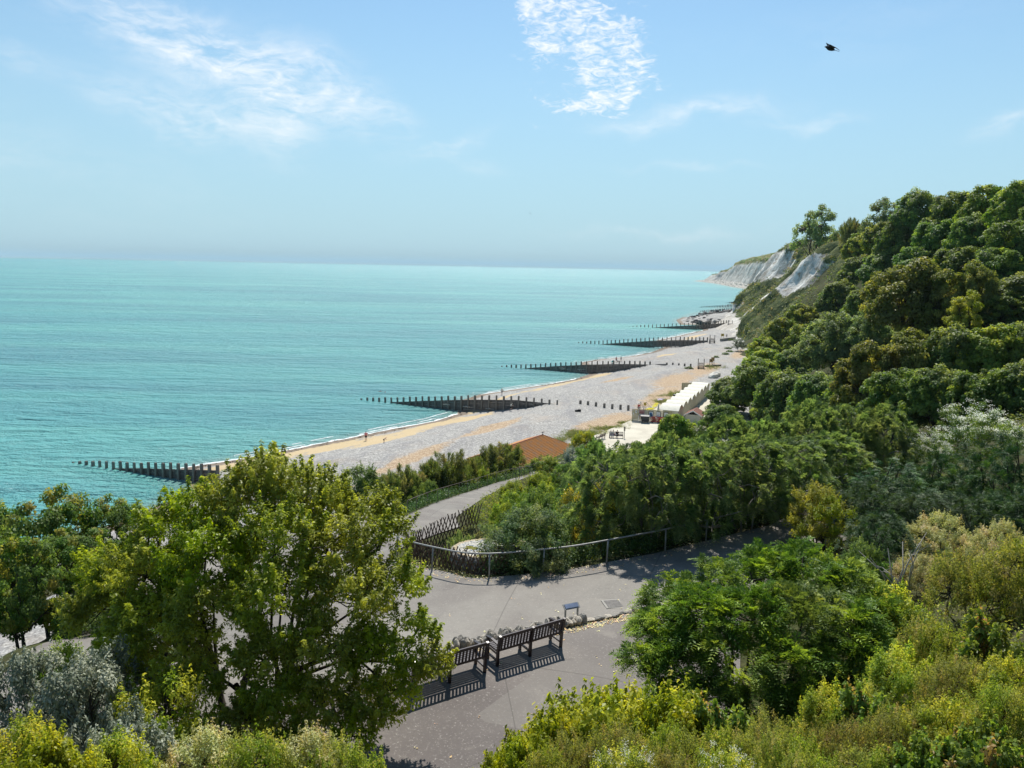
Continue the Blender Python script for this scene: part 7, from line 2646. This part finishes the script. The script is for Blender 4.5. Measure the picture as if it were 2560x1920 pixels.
for iy in range(-20, 21):
    for ix in range(-29, 30):
        x, y = ix * gs + (iy % 2) * gs * .5, iy * gs
        r_ = math.hypot(x / A1, y / B1)
        if r_ > .985:
            continue
        a = math.atan2(y / B1, x / A1)
        star = abs(((a + .35) / (math.pi / 4) + .5) % 1 - .5)
        nz = fbm(np.array([x * 1.8 + 9]), np.array([y * 1.8 + 4]), 6, 3)[0]
        if r_ > .90:
            mi = 4
        elif .70 < r_ < .76 and rg5.random() < .75:
            mi = 2 if rg5.random() < .5 else 0
        elif r_ < .66 and star < .13 * (1 - r_ * .9):
            mi = 1
        elif nz > .56:
            mi = 3
        elif rg5.random() < .07:
            mi = 1
        else:
            mi = 0
        h_ = rg5.uniform(.004, .012)
        q = [(x + sx * gs * .44 + rg5.uniform(-.008, .008), y + sy * gs * .44 + rg5.uniform(-.008, .008)) for sx, sy in ((-1, -1), (1, -1), (1, 1), (-1, 1))]
        mb.add([(a_, b_, -.012) for a_, b_ in q] + [(a_, b_, h_) for a_, b_ in q], [(4, 5, 6, 7), (0, 1, 5, 4), (1, 2, 6, 5), (2, 3, 7, 6), (3, 0, 4, 7)], mi)
o = mb.build('mosaic_chips', [M['mos_white'], M['mos_blue'], M['mos_dark'], M['moss'], M['mos_tan']], root)
o['kind'] = 'stuff'


# ------------------------------------------------------------------ benches
def bench(loc, rz, length, label, mat, nslat=20, mid=True):
    """faces +Y locally; the back is on the -Y side"""
    root = empty('bench', loc, rz)
    tag(root, label, 'bench')
    L2 = length / 2
    for i in range(6):
        mb = MB()
        mb.box((0, -.16 + i * .093, .44), (length - .08, .068, .028))
        mb.build('seat_slat', mat, root)
    w_ = (length - .16) / nslat
    sl = MB()
    sl.bar((0, 0, .0), (0, -.09, .40), .052, .02, up=(0, 1, 0))
    sme = sl.mesh('back_slat', mat)
    for i in range(nslat):
        mobj('back_slat', sme, root, (-L2 + .08 + w_ * (i + .5), -.235, .50))
    for z, y, h_ in ((.905, -.335, .085), (.49, -.235, .07)):
        mb = MB()
        mb.box((0, y, z), (length - .02, .045, h_))
        mb.build('back_rail', mat, root)
    xs_ = [-L2 + .035, 0, L2 - .035] if mid else [-L2 + .035, L2 - .035]
    for x in xs_:
        mb = MB()
        mb.bar((x, -.20, 0), (x, -.225, .46), .07, .075, up=(0, 1, 0))
        mb.bar((x, -.225, .46), (x, -.345, .95), .07, .07, up=(0, 1, 0))
        mb.build('back_leg', mat, root)
        mb = MB()
        mb.box((x, .32, .32 if x else .21), (.07, .07, .64 if x else .42))
        mb.build('front_leg', mat, root)
        mb = MB()
        mb.box((x, .05, .385), (.06, .5, .07))
        mb.build('seat_bearer', mat, root)
        mb = MB()
        mb.box((x, .05, .16), (.045, .5, .05))
        mb.build('stretcher', mat, root)
    for x in (xs_[0], xs_[-1]):
        mb = MB()
        mb.bar((x, -.30, .665), (x, .12, .685), .075, .035)
        mb.bar((x, .12, .685), (x, .40, .64), .075, .035)
        mb.build('arm', mat, root)
    mb = MB()
    mb.box((0, .32, .395), (length - .1, .035, .07))
    mb.build('front_rail', mat, root)
    return root


def bench_from(back_l, back_r, label, length=None):
    a_, b_ = hits(*back_l), hits(*back_r)
    v = (b_ - a_)[:2]
    l_ = np.hypot(*v)
    v = v / l_
    length = length or l_ + .07
    nrm_ = np.array([-v[1], v[0]])           # away from the camera: towards the sea
    c_ = b_[:2] - v * (length / 2 - .035) + nrm_ * .2
    print('bench', label, l_)
    return bench((c_[0], c_[1], wz(*c_)), math.atan2(v[1], v[0]), length, label, M['bench'])


bench_from((1243, 1669), (1401.5, 1621), 'dark brown slatted bench on the terrace, the one in full view')
bench_from((1060, 1731), (1211.5, 1684.5), 'dark brown slatted bench partly covered by the big evergreen tree', 2.2)
pb = hits(1540, 1101)
BR = -.16
bench((pb[0], pb[1], PROM_Z), BR + math.pi, 2.25, 'weathered bench on the promenade with people sitting on it', M['bench_old'], 18)
q = hits(1502, 1106)
bench((q[0], q[1], PROM_Z), .95, 1.9, 'dark bench seen end-on, left of the occupied promenade bench', M['bench_old'], 14, False)
q = hits(1440, 1125)
bench((q[0], q[1], PROM_Z), .62, 1.9, 'dark bench between the tiled shelter and the yellow-green shrub', M['bench_old'], 14, False)
q = hits(1558.5, 1101)
root = empty('signpost', (q[0] + .1, q[1] - .1, PROM_Z), -.1)
tag(root, 'narrow dark signpost at the right end of the occupied promenade bench', 'sign')
mb = MB()
mb.tube([(0, 0, 0), (0, 0, 1.3)], .05, 6)
mb.build('post', M['bench_old'], root)
mb = MB()
mb.box((0, -.06, 1.55), (.24, .06, .72))
mb.build('panel', M['groyne_post'], root)

# ------------------------------------------------------------------ rubble wall along the terrace
root = empty('rubble_wall', (0, 0, 0))
tag(root, 'low rubble stone wall between the seat terrace and the path', 'wall')
w0, w1 = hits(1128, 1630), hits(1583, 1533)
ST = [rock_mesh(120 + i, M['stone'] if i % 2 else M['stone_pale'], 'stone') for i in range(8)]
wv = (w1 - w0)[:2]
wl = np.hypot(*wv)
wu = wv / wl
wn = np.array([-wu[1], wu[0]])
wrz = math.atan2(wu[1], wu[0])
s_ = 0.0
rw = random.Random(31)
while s_ < wl:
    f_ = s_ / wl
    flat = f_ > .70
    lx = rw.uniform(.20, .34) if flat else rw.uniform(.10, .19)
    hz_ = rw.uniform(.06, .10) if flat else rw.uniform(.12, .24)
    if f_ > .97:
        lx, hz_ = .14, .15
    for row in range(1 if flat else 2):
        c_ = w0[:2] + wu * (s_ + lx * .5) + wn * (rw.uniform(-.03, .05) + row * .17)
        o = mobj('stone', ST[rw.randrange(8)], root, (c_[0], c_[1], wz(*c_) + hz_ * .55))
        o.scale = (lx * .75, rw.uniform(.11, .16), hz_)
        o.rotation_euler = (rw.uniform(-.3, .3), rw.uniform(-.35, .35) * (0 if flat else 1), wrz + rw.uniform(-.25, .25))
    s_ += lx * 1.05
# plaque stand
a_, b_ = hits(1412, 1560), hits(1447, 1552)
c_ = (a_ + b_) / 2
v = (b_ - a_)[:2]
ll = float(np.hypot(*v))
root = empty('plaque_stand', (c_[0], c_[1] + .25, wz(*c_[:2])), math.atan2(v[1], v[0]))
tag(root, 'small metal plaque stand with a tilted blue-grey face behind the wall', 'sign')
for x in (-ll / 2 + .03, ll / 2 - .03):
    mb = MB()
    mb.box((x, 0, .17), (.05, .04, .36))
    mb.build('leg', M['galv'], root)
mb = MB()
mb.box((0, .02, .37), (ll + .06, .2, .025), rx=.65)
pf_ = mb.build('frame', M['galv'], root)
mb = MB()
mb.box((0, .01, .39), (ll - .04, .14, .012), rx=.65)
mb.build('plaque', M['sign_blue'], pf_)
# inspection cover
c_ = hits(1533, 1513)
root = empty('inspection_cover', (c_[0], c_[1], wz(*c_[:2]) + .004), .2)
tag(root, 'worn square inspection cover set in the path asphalt', 'manhole cover')
mb = MB()
mb.box((0, 0, 0), (.66, .62, .012))
mb.build('frame', M['concrete'], root)
mb = MB()
for i in range(6):
    mb.box((0, -.22 + i * .088, .010), (.5, .07, .012))
mb.build('lid', M['iron'], root)


# ------------------------------------------------------------------ people
def skin(name, J, E_, Rd, mat, parent, rootj, sub=1):
    names = list(J)
    me_ = bpy.data.meshes.new(name)
    me_.from_pydata([J[k] for k in names], [(names.index(a), names.index(b)) for a, b in E_], [])
    me_.materials.append(mat)
    o = bpy.data.objects.new(name, me_)
    link(o, parent)
    md = o.modifiers.new('skin', 'SKIN')
    md.use_smooth_shade = True
    sv = me_.skin_vertices[0].data
    for i, k in enumerate(names):
        r_ = Rd[k]
        sv[i].radius = r_ if hasattr(r_, '__len__') else (r_, r_)
        sv[i].use_root = (k == rootj)
    sb = o.modifiers.new('subdivision', 'SUBSURF')
    sb.levels = sub
    sb.render_levels = sub
    return o


def person(loc, rz, label, top, legs, hair, pose=None, scale=1.0, hat=None, bare_top=False, long_legs=False, group=None):
    J = {'pelvis': (0, 0, .95), 'waist': (0, 0, 1.10), 'chest': (0, .01, 1.32), 'neck': (0, .01, 1.48), 'head': (0, .02, 1.60), 'crown': (0, .01, 1.71), 'nose': (0, .11, 1.60)}
    for s_, n_ in ((-1, 'l'), (1, 'r')):
        J.update({'sh' + n_: (.19 * s_, 0, 1.42), 'el' + n_: (.26 * s_, -.02, 1.14), 'wr' + n_: (.27 * s_, .07, .90), 'pa' + n_: (.27 * s_, .09, .83),
                  'hp' + n_: (.095 * s_, 0, .90), 'kn' + n_: (.11 * s_, .02, .50), 'an' + n_: (.115 * s_, -.02, .08), 'to' + n_: (.13 * s_, .15, .035)})
    J.update(pose or {})
    for n_ in 'lr':
        wv_, pv_ = Vector(J['wr' + n_]), Vector(J['pa' + n_])
        d_ = (pv_ - wv_).normalized()
        sd_ = d_.cross(Vector((0, 1, .2))).normalized()
        for k, (o_, l_) in enumerate(((-.03, .075), (-.01, .09), (.012, .085), (.032, .065))):
            J[f'f{k}{n_}'] = tuple(pv_ + sd_ * o_ + d_ * l_ * .5)
            J[f'g{k}{n_}'] = tuple(pv_ + sd_ * o_ * 1.2 + d_ * l_ + Vector((0, .015, 0)))
        J['th' + n_] = tuple(pv_ - sd_ * .055 + d_ * .01 + Vector((0, .02, 0)))
    Ed = [('pelvis', 'waist'), ('waist', 'chest'), ('chest', 'neck'), ('neck', 'head'), ('head', 'crown'), ('head', 'nose')]
    Rd = {'pelvis': (.145, .11), 'waist': (.13, .10), 'chest': (.15, .11), 'neck': .055, 'head': (.082, .095), 'crown': (.065, .07), 'nose': .016}
    for n_ in 'lr':
        Ed += [('chest', 'sh' + n_), ('sh' + n_, 'el' + n_), ('el' + n_, 'wr' + n_), ('wr' + n_, 'pa' + n_), ('pelvis', 'hp' + n_), ('hp' + n_, 'kn' + n_), ('kn' + n_, 'an' + n_), ('an' + n_, 'to' + n_), ('wr' + n_, 'th' + n_)]
        Rd.update({'sh' + n_: .062, 'el' + n_: .042, 'wr' + n_: .028, 'pa' + n_: (.038, .018), 'hp' + n_: .085, 'kn' + n_: .056, 'an' + n_: .038, 'to' + n_: (.04, .026), 'th' + n_: .011})
        for k in range(4):
            Ed += [('pa' + n_, f'f{k}{n_}'), (f'f{k}{n_}', f'g{k}{n_}')]
            Rd[f'f{k}{n_}'] = .009
            Rd[f'g{k}{n_}'] = .008
    root = empty('person', loc, rz)
    root.scale = (scale,) * 3
    tag(root, label, 'person', group)
    skin('body', J, Ed, Rd, M['skin'], root, 'pelvis')
    lerp = lambda a, b, t_: tuple(np.array(J[a]) * (1 - t_) + np.array(J[b]) * t_)
    if not bare_top:
        T = {k: J[k] for k in ('pelvis', 'waist', 'chest', 'shl', 'shr')}
        T['collar'] = lerp('chest', 'neck', .8)
        te = [('pelvis', 'waist'), ('waist', 'chest'), ('chest', 'collar')]
        tr_ = {'pelvis': (.155, .122), 'waist': (.148, .115), 'chest': (.165, .125), 'collar': .07, 'shl': .08, 'shr': .08}
        for n_ in 'lr':
            T['sl' + n_] = lerp('sh' + n_, 'el' + n_, .75)
            te += [('chest', 'sh' + n_), ('sh' + n_, 'sl' + n_)]
            tr_['sl' + n_] = .066
        skin('shirt', T, te, tr_, top, root, 'chest')
    S_ = {k: J[k] for k in ('pelvis', 'hpl', 'hpr')}
    se = []
    sr_ = {'pelvis': (.162, .128), 'hpl': .105, 'hpr': .105}
    for n_ in 'lr':
        S_['k' + n_] = lerp('kn' + n_, 'an' + n_, .85) if long_legs else lerp('hp' + n_, 'kn' + n_, .8)
        se += [('pelvis', 'hp' + n_)]
        if long_legs:
            S_['m' + n_] = J['kn' + n_]
            se += [('hp' + n_, 'm' + n_), ('m' + n_, 'k' + n_)]
            sr_['m' + n_] = .072
            sr_['k' + n_] = .058
        else:
            se += [('hp' + n_, 'k' + n_)]
            sr_['k' + n_] = .088
    skin('trousers' if long_legs else 'shorts', S_, se, sr_, legs, root, 'pelvis')
    for n_ in 'lr':
        mb = MB()
        a_, t_ = Vector(J['an' + n_]), Vector(J['to' + n_])
        mb.bar(a_ * .98 + Vector((0, -.03, -.035)), t_ + Vector((0, .02, 0)), .09, .07)
        mb.build('shoe', M['grey_fabric'], root)
    h_ = Vector(J['head'])
    up = (Vector(J['crown']) - h_).normalized()
    mb = MB()
    c_ = h_ + up * .045 + Vector((0, -.022, 0))
    mb.ellipsoid(tuple(c_), (.092, .105, .098), 10, 5, zmin=-.15)
    if hat is not None:
        mb2 = MB()
        mb2.ellipsoid(tuple(h_ + up * .07), (.10, .11, .085), 10, 4, zmin=0)
        mb2.ellipsoid(tuple(h_ + up * .07 + Vector((0, .05, -.01))), (.13, .16, .018), 10, 3)
        mb2.build('hat', hat, root)
    mb.build('hair', hair, root, True)
    return root


def on(sx, sy):
    q = hits(sx, sy)
    return (q[0], q[1], q[2])


hips = {'ell': (-.36, -.06, 1.16), 'wrl': (-.21, .03, 1.02), 'pal': (-.17, .06, .99), 'elr': (.36, -.06, 1.16), 'wrr': (.21, .03, 1.02), 'par': (.17, .06, .99)}
stride = {'knl': (-.10, .22, .55), 'anl': (-.10, .28, .12), 'tol': (-.11, .44, .10), 'knr': (.10, -.06, .48), 'anr': (.10, -.34, .13), 'tor': (.10, -.22, .045),
          'ell': (-.30, -.16, 1.20), 'wrl': (-.34, -.20, .98), 'pal': (-.35, -.20, .91), 'elr': (.34, .06, 1.22), 'wrr': (.46, .20, 1.12), 'par': (.50, .25, 1.08)}
bend = {'waist': (0, .10, 1.05), 'chest': (0, .32, 1.15), 'neck': (0, .45, 1.22), 'head': (0, .55, 1.26), 'crown': (0, .63, 1.33), 'nose': (0, .62, 1.20), 'shl': (-.17, .36, 1.2), 'shr': (.17, .36, 1.2),
        'ell': (-.2, .5, .98), 'wrl': (-.18, .62, .78), 'pal': (-.17, .66, .72), 'elr': (.2, .55, 1.0), 'wrr': (.2, .75, .86), 'par': (.2, .81, .82), 'knl': (-.11, .08, .5), 'knr': (.11, .1, .5)}
run = {'waist': (0, .05, 1.1), 'chest': (0, .14, 1.30), 'neck': (0, .2, 1.45), 'head': (0, .24, 1.57), 'crown': (0, .26, 1.68), 'nose': (0, .34, 1.56), 'shl': (-.18, .15, 1.41), 'shr': (.18, .15, 1.41),
       'ell': (-.26, -.05, 1.2), 'wrl': (-.22, .12, 1.08), 'pal': (-.21, .19, 1.06), 'elr': (.25, .28, 1.18), 'wrr': (.2, .46, 1.2), 'par': (.19, .53, 1.21),
       'knl': (-.1, .32, .62), 'anl': (-.1, .16, .26), 'tol': (-.1, .3, .2), 'knr': (.1, -.02, .48), 'anr': (.1, -.24, .12), 'tor': (.1, -.1, .05)}
sit = {'pelvis': (0, 0, .52), 'waist': (0, -.03, .66), 'chest': (0, -.06, .88), 'neck': (0, -.04, 1.04), 'head': (0, -.01, 1.16), 'crown': (0, -.02, 1.27), 'nose': (0, .08, 1.15), 'shl': (-.18, -.06, .97), 'shr': (.18, -.06, .97),
       'ell': (-.25, .0, .72), 'wrl': (-.17, .2, .62), 'pal': (-.15, .27, .61), 'elr': (.25, .0, .72), 'wrr': (.17, .2, .62), 'par': (.15, .27, .61),
       'hpl': (-.09, .05, .50), 'hpr': (.09, .05, .50), 'knl': (-.11, .46, .50), 'knr': (.11, .46, .50), 'anl': (-.11, .48, .08), 'anr': (.11, .52, .08), 'tol': (-.12, .63, .035), 'tor': (.12, .67, .035)}

person(on(915, 1102.5), .25, 'person in coral red shirt and black shorts, hands on hips, at the water edge', M['pink_fabric'], M['black_fabric'], M['hair_dark'], hips)
person(on(959.5, 1107.5), -1.1, 'child in red cap and dark shorts bending over the golden sand', M['pink_fabric'], M['black_fabric'], M['hair_dark'], bend, .66, M['red_fabric'], True)
person(on(812.5, 1187), .3, 'person in light blue shirt and navy shorts walking down the shingle', M['blue_fabric'], M['navy_fabric'], M['hair_grey'], stride)
person(on(1276.5, 1027.5), -1.45, 'person in cream top and black shorts running beside the second groyne', M['white_fabric'], M['black_fabric'], M['hair_dark'], run, 1.0, M['white_fabric'])
person(on(1254.5, 988), .3, 'pale-clothed person standing at the tide line beyond the second groyne', M['white_fabric'], M['grey_fabric'], M['hair_dark'], hips)
person(on(1540.5, 905), .2, 'person in red at the tide line beyond the third groyne', M['pink_fabric'], M['black_fabric'], M['hair_dark'])
person(on(1552.5, 904), -.4, 'person in pale top at the tide line beyond the third groyne', M['white_fabric'], M['grey_fabric'], M['hair_dark'])
person(on(1816.5, 845), .2, 'person in grey standing near the pale yellow warning board', M['grey_fabric'], M['navy_fabric'], M['hair_dark'])
person((*PS(1596.5, 1029, 4.4)[:2], 4.3), .2, 'person in dark red top and black trousers standing behind the cream fence', M['red_fabric'], M['black_fabric'], M['hair_dark'], None, 1.0, None, False, True)
q = PS(951, 979, 0)
person((q[0], q[1], -1.35), .5, 'swimmer with head and shoulders above the sea, left of two', M['navy_fabric'], M['navy_fabric'], M['hair_dark'], {'ell': (-.4, .05, 1.38), 'wrl': (-.6, .15, 1.36), 'pal': (-.67, .18, 1.36), 'elr': (.4, .05, 1.38), 'wrr': (.6, .15, 1.36), 'par': (.67, .18, 1.36)}, 1.0, None, True, group='two swimmers')
q = PS(963, 981, 0)
person((q[0], q[1], -1.4), -.6, 'swimmer low in the sea, right of two', M['navy_fabric'], M['navy_fabric'], M['hair_dark'], {'ell': (-.4, .05, 1.36), 'wrl': (-.6, .15, 1.34), 'pal': (-.67, .18, 1.34)}, 1.0, None, True, group='two swimmers')
# on the promenade bench, which faces the camera
for u, lb, tp, lg, hr, ht in ((.88, 'person in pale top and white hat at the left end of the promenade bench', 'white_fabric', 'grey_fabric', 'hair_grey', 'white_fabric'),
                              (.50, 'person with dark hair and pale top, second from the left on the promenade bench', 'white_fabric', 'grey_fabric', 'hair_dark', None),
                              (-.15, 'person in dark clothes in the middle of the promenade bench', 'black_fabric', 'black_fabric', 'hair_dark', None)):
    yw = BR + math.pi
    c_ = pb[:2] + np.array([math.cos(yw), math.sin(yw)]) * u + np.array([-math.sin(yw), math.cos(yw)]) * -.02
    person((c_[0], c_[1], PROM_Z), yw, lb, M[tp], M[lg], M[hr], sit, 1.0, M[ht] if ht else None, False, True, group='people on the promenade bench')


def bag(loc, s_, mat, label, rz=0.0):
    root = empty('bag', loc, rz)
    tag(root, label, 'bag')
    mb = MB()
    mb.tube([(-s_ * .5, 0, s_ * .3), (-s_ * .42, 0, s_ * .32), (s_ * .42, 0, s_ * .32), (s_ * .5, 0, s_ * .3)], [s_ * .2, s_ * .32, s_ * .32, s_ * .2], 10)
    mb.build('body', mat, root, True)
    mb = MB()
    mb.tube([(s_ * .3 * math.cos(a), 0, s_ * .5 + s_ * .3 * math.sin(a)) for a in np.linspace(0, math.pi, 8)], s_ * .03, 5)
    mb.build('strap', M['black_fabric'], root)


yw = BR + math.pi
bag((*(pb[:2] + np.array([math.cos(yw), math.sin(yw)]) * .24), PROM_Z + .455), .34, M['red_fabric'], 'red bag lying on the promenade bench', yw)
bag((*(pb[:2] + np.array([math.cos(yw), math.sin(yw)]) * .02 + np.array([-math.sin(yw), math.cos(yw)]) * .14), PROM_Z + .455), .36, M['white_fabric'], 'pale round bag on the promenade bench', yw)
bag(on(1441, 1029), .55, M['black_fabric'], 'black bag on the shingle, the left of two near the lone posts', .2)
bag(on(1448, 1029), .7, M['black_fabric'], 'bigger black bag on the shingle, the right of two near the lone posts', -.2)
# turquoise tent-like shelter and dog
q = hits(1532, 908)
root = empty('beach_tent', (q[0], q[1], q[2] - .02), .1)
tag(root, 'turquoise pop-up beach shelter behind the third groyne', 'beach shelter')
mb = MB()
n_ = 8
arc = [(-.55 + 1.1 * k / n_, 1.05 * math.sin(math.pi * (k + .35) / (n_ + .7)) ** .6) for k in range(n_ + 1)]
vs = [(x, -.4, z) for x, z in arc] + [(x * .8, .55, z * .75) for x, z in arc]
mb.add(vs + [(x, y, z - .02) for x, y, z in vs], [(k, k + 1, n_ + 2 + k, n_ + 1 + k) for k in range(n_)] + [(2 * (n_ + 1) + n_ + 1 + k, 2 * (n_ + 1) + n_ + 2 + k, 2 * (n_ + 1) + k + 1, 2 * (n_ + 1) + k) for k in range(n_)] + [tuple(range(n_ + 1, 2 * n_ + 2))])
mb.build('canopy', M['teal'], root)
mb = MB()
mb.box((.2, -.42, .42), (.3, .02, .35))
mb.build('window', M['navy_fabric'], root)
q = hits(1546, 907)
root = empty('dog', (q[0], q[1], q[2]), .1)
tag(root, 'black dog standing on the shingle behind the third groyne', 'dog')
J = {'hip': (.32, 0, .56), 'mid': (0, 0, .54), 'chest': (-.30, 0, .54), 'neck': (-.46, 0, .70), 'head': (-.58, 0, .80), 'muzzle': (-.74, 0, .76), 'tail': (.46, 0, .62), 'tailtip': (.66, 0, .78)}
Rd = {'hip': .10, 'mid': .11, 'chest': .14, 'neck': .075, 'head': .075, 'muzzle': .035, 'tail': .025, 'tailtip': .012}
Ed = [('hip', 'mid'), ('mid', 'chest'), ('chest', 'neck'), ('neck', 'head'), ('head', 'muzzle'), ('hip', 'tail'), ('tail', 'tailtip')]
for s_, n_ in ((-1, 'l'), (1, 'r')):
    J.update({'e' + n_: (-.54, .06 * s_, .88), 'fs' + n_: (-.30, .09 * s_, .42), 'fk' + n_: (-.29, .09 * s_, .22), 'fp' + n_: (-.31, .09 * s_, .03), 'hs' + n_: (.30, .09 * s_, .42), 'hk' + n_: (.22, .09 * s_, .32), 'hh' + n_: (.38, .09 * s_, .19), 'hp' + n_: (.33, .09 * s_, .03)})
    Rd.update({'e' + n_: .02, 'fs' + n_: .055, 'fk' + n_: .032, 'fp' + n_: .03, 'hs' + n_: .075, 'hk' + n_: .05, 'hh' + n_: .028, 'hp' + n_: .03})
    Ed += [('head', 'e' + n_), ('chest', 'fs' + n_), ('fs' + n_, 'fk' + n_), ('fk' + n_, 'fp' + n_), ('hip', 'hs' + n_), ('hs' + n_, 'hk' + n_), ('hk' + n_, 'hh' + n_), ('hh' + n_, 'hp' + n_)]
skin('body', J, Ed, Rd, M['dog'], root, 'mid')


# ------------------------------------------------------------------ birds
def bird_mesh(spread=True, mats=None):
    mb = MB()
    pts = [(-.17, 0, -.005), (-.155, 0, 0), (-.12, 0, .012), (-.06, 0, .005), (.0, 0, 0), (.08, 0, .0), (.14, 0, .005)]
    mb.tube(pts, [.004, .012, .03, .05, .056, .04, .015], 10, 0)
    mb.add([(.10, -.02, .008), (.10, .02, .008), (.26, .055, .012), (.26, -.055, .012), (.10, -.02, -.004), (.10, .02, -.004), (.26, .05, .004), (.26, -.05, .004)],
           [(0, 1, 2, 3), (7, 6, 5, 4), (0, 3, 7, 4), (1, 5, 6, 2), (2, 6, 7, 3)], 0)
    if spread:
        for s_ in (-1, 1):
            w_ = [(-.07, .03 * s_, .03), (-.12, .13 * s_, .10), (-.04, .27 * s_, .085), (.10, .36 * s_, .05), (.13, .33 * s_, .045), (.06, .2 * s_, .08), (.07, .03 * s_, .025)]
            low = [(x, y, z - .010) for x, y, z in w_]
            f_ = [(0, 1, 5, 6), (1, 2, 5), (2, 3, 4, 5)]
            n0 = len(w_)
            mb.add(w_ + low, [f if s_ > 0 else f[::-1] for f in f_] + [tuple(i + n0 for i in (f[::-1] if s_ > 0 else f)) for f in f_] + [(i, (i + 1) % n0, n0 + (i + 1) % n0, n0 + i) for i in range(n0)], 0)
        mb.ellipsoid((.03, 0, .035), (.05, .03, .03), 8, 3, 1)
    return mb.mesh('bird', [M['feather'], M['feather_pale']], False)


bme = bird_mesh()
o = mobj('pigeon', bme, None, tuple(D(1793, 105, 22)))
o.rotation_euler = (R(24), R(14), R(8))
tag(o, 'dark pigeon gliding in the blue sky above the headland', 'bird')
o = mobj('seabird', bme, None, tuple(D(1145, 461, 150)))
o.rotation_euler = (R(50), R(10), R(60))
tag(o, 'tiny dark bird flying low over the horizon', 'bird')
mb = MB()
mb.tube([(-.2, 0, .22), (-.16, 0, .23), (-.1, 0, .2), (0, 0, .14), (.14, 0, .12), (.26, 0, .1)], [.01, .03, .05, .08, .06, .02], 8)
mb.tube([(0, .03, 0), (0, .03, .1)], .012, 5)
mb.tube([(0, -.03, 0), (0, -.03, .1)], .012, 5)
tip = Vector((RL, 0, zr_ + .28))
tip = Matrix.Rotation(srz, 3, 'Z') @ tip + Vector((sc_[0], sc_[1], PROM_Z))
o = mb.build('gull', M['feather'], None, True, tuple(tip))
o.rotation_euler = (0, 0, 2.4)
tag(o, 'dark bird perched on the top of the tiled shelter roof', 'bird')
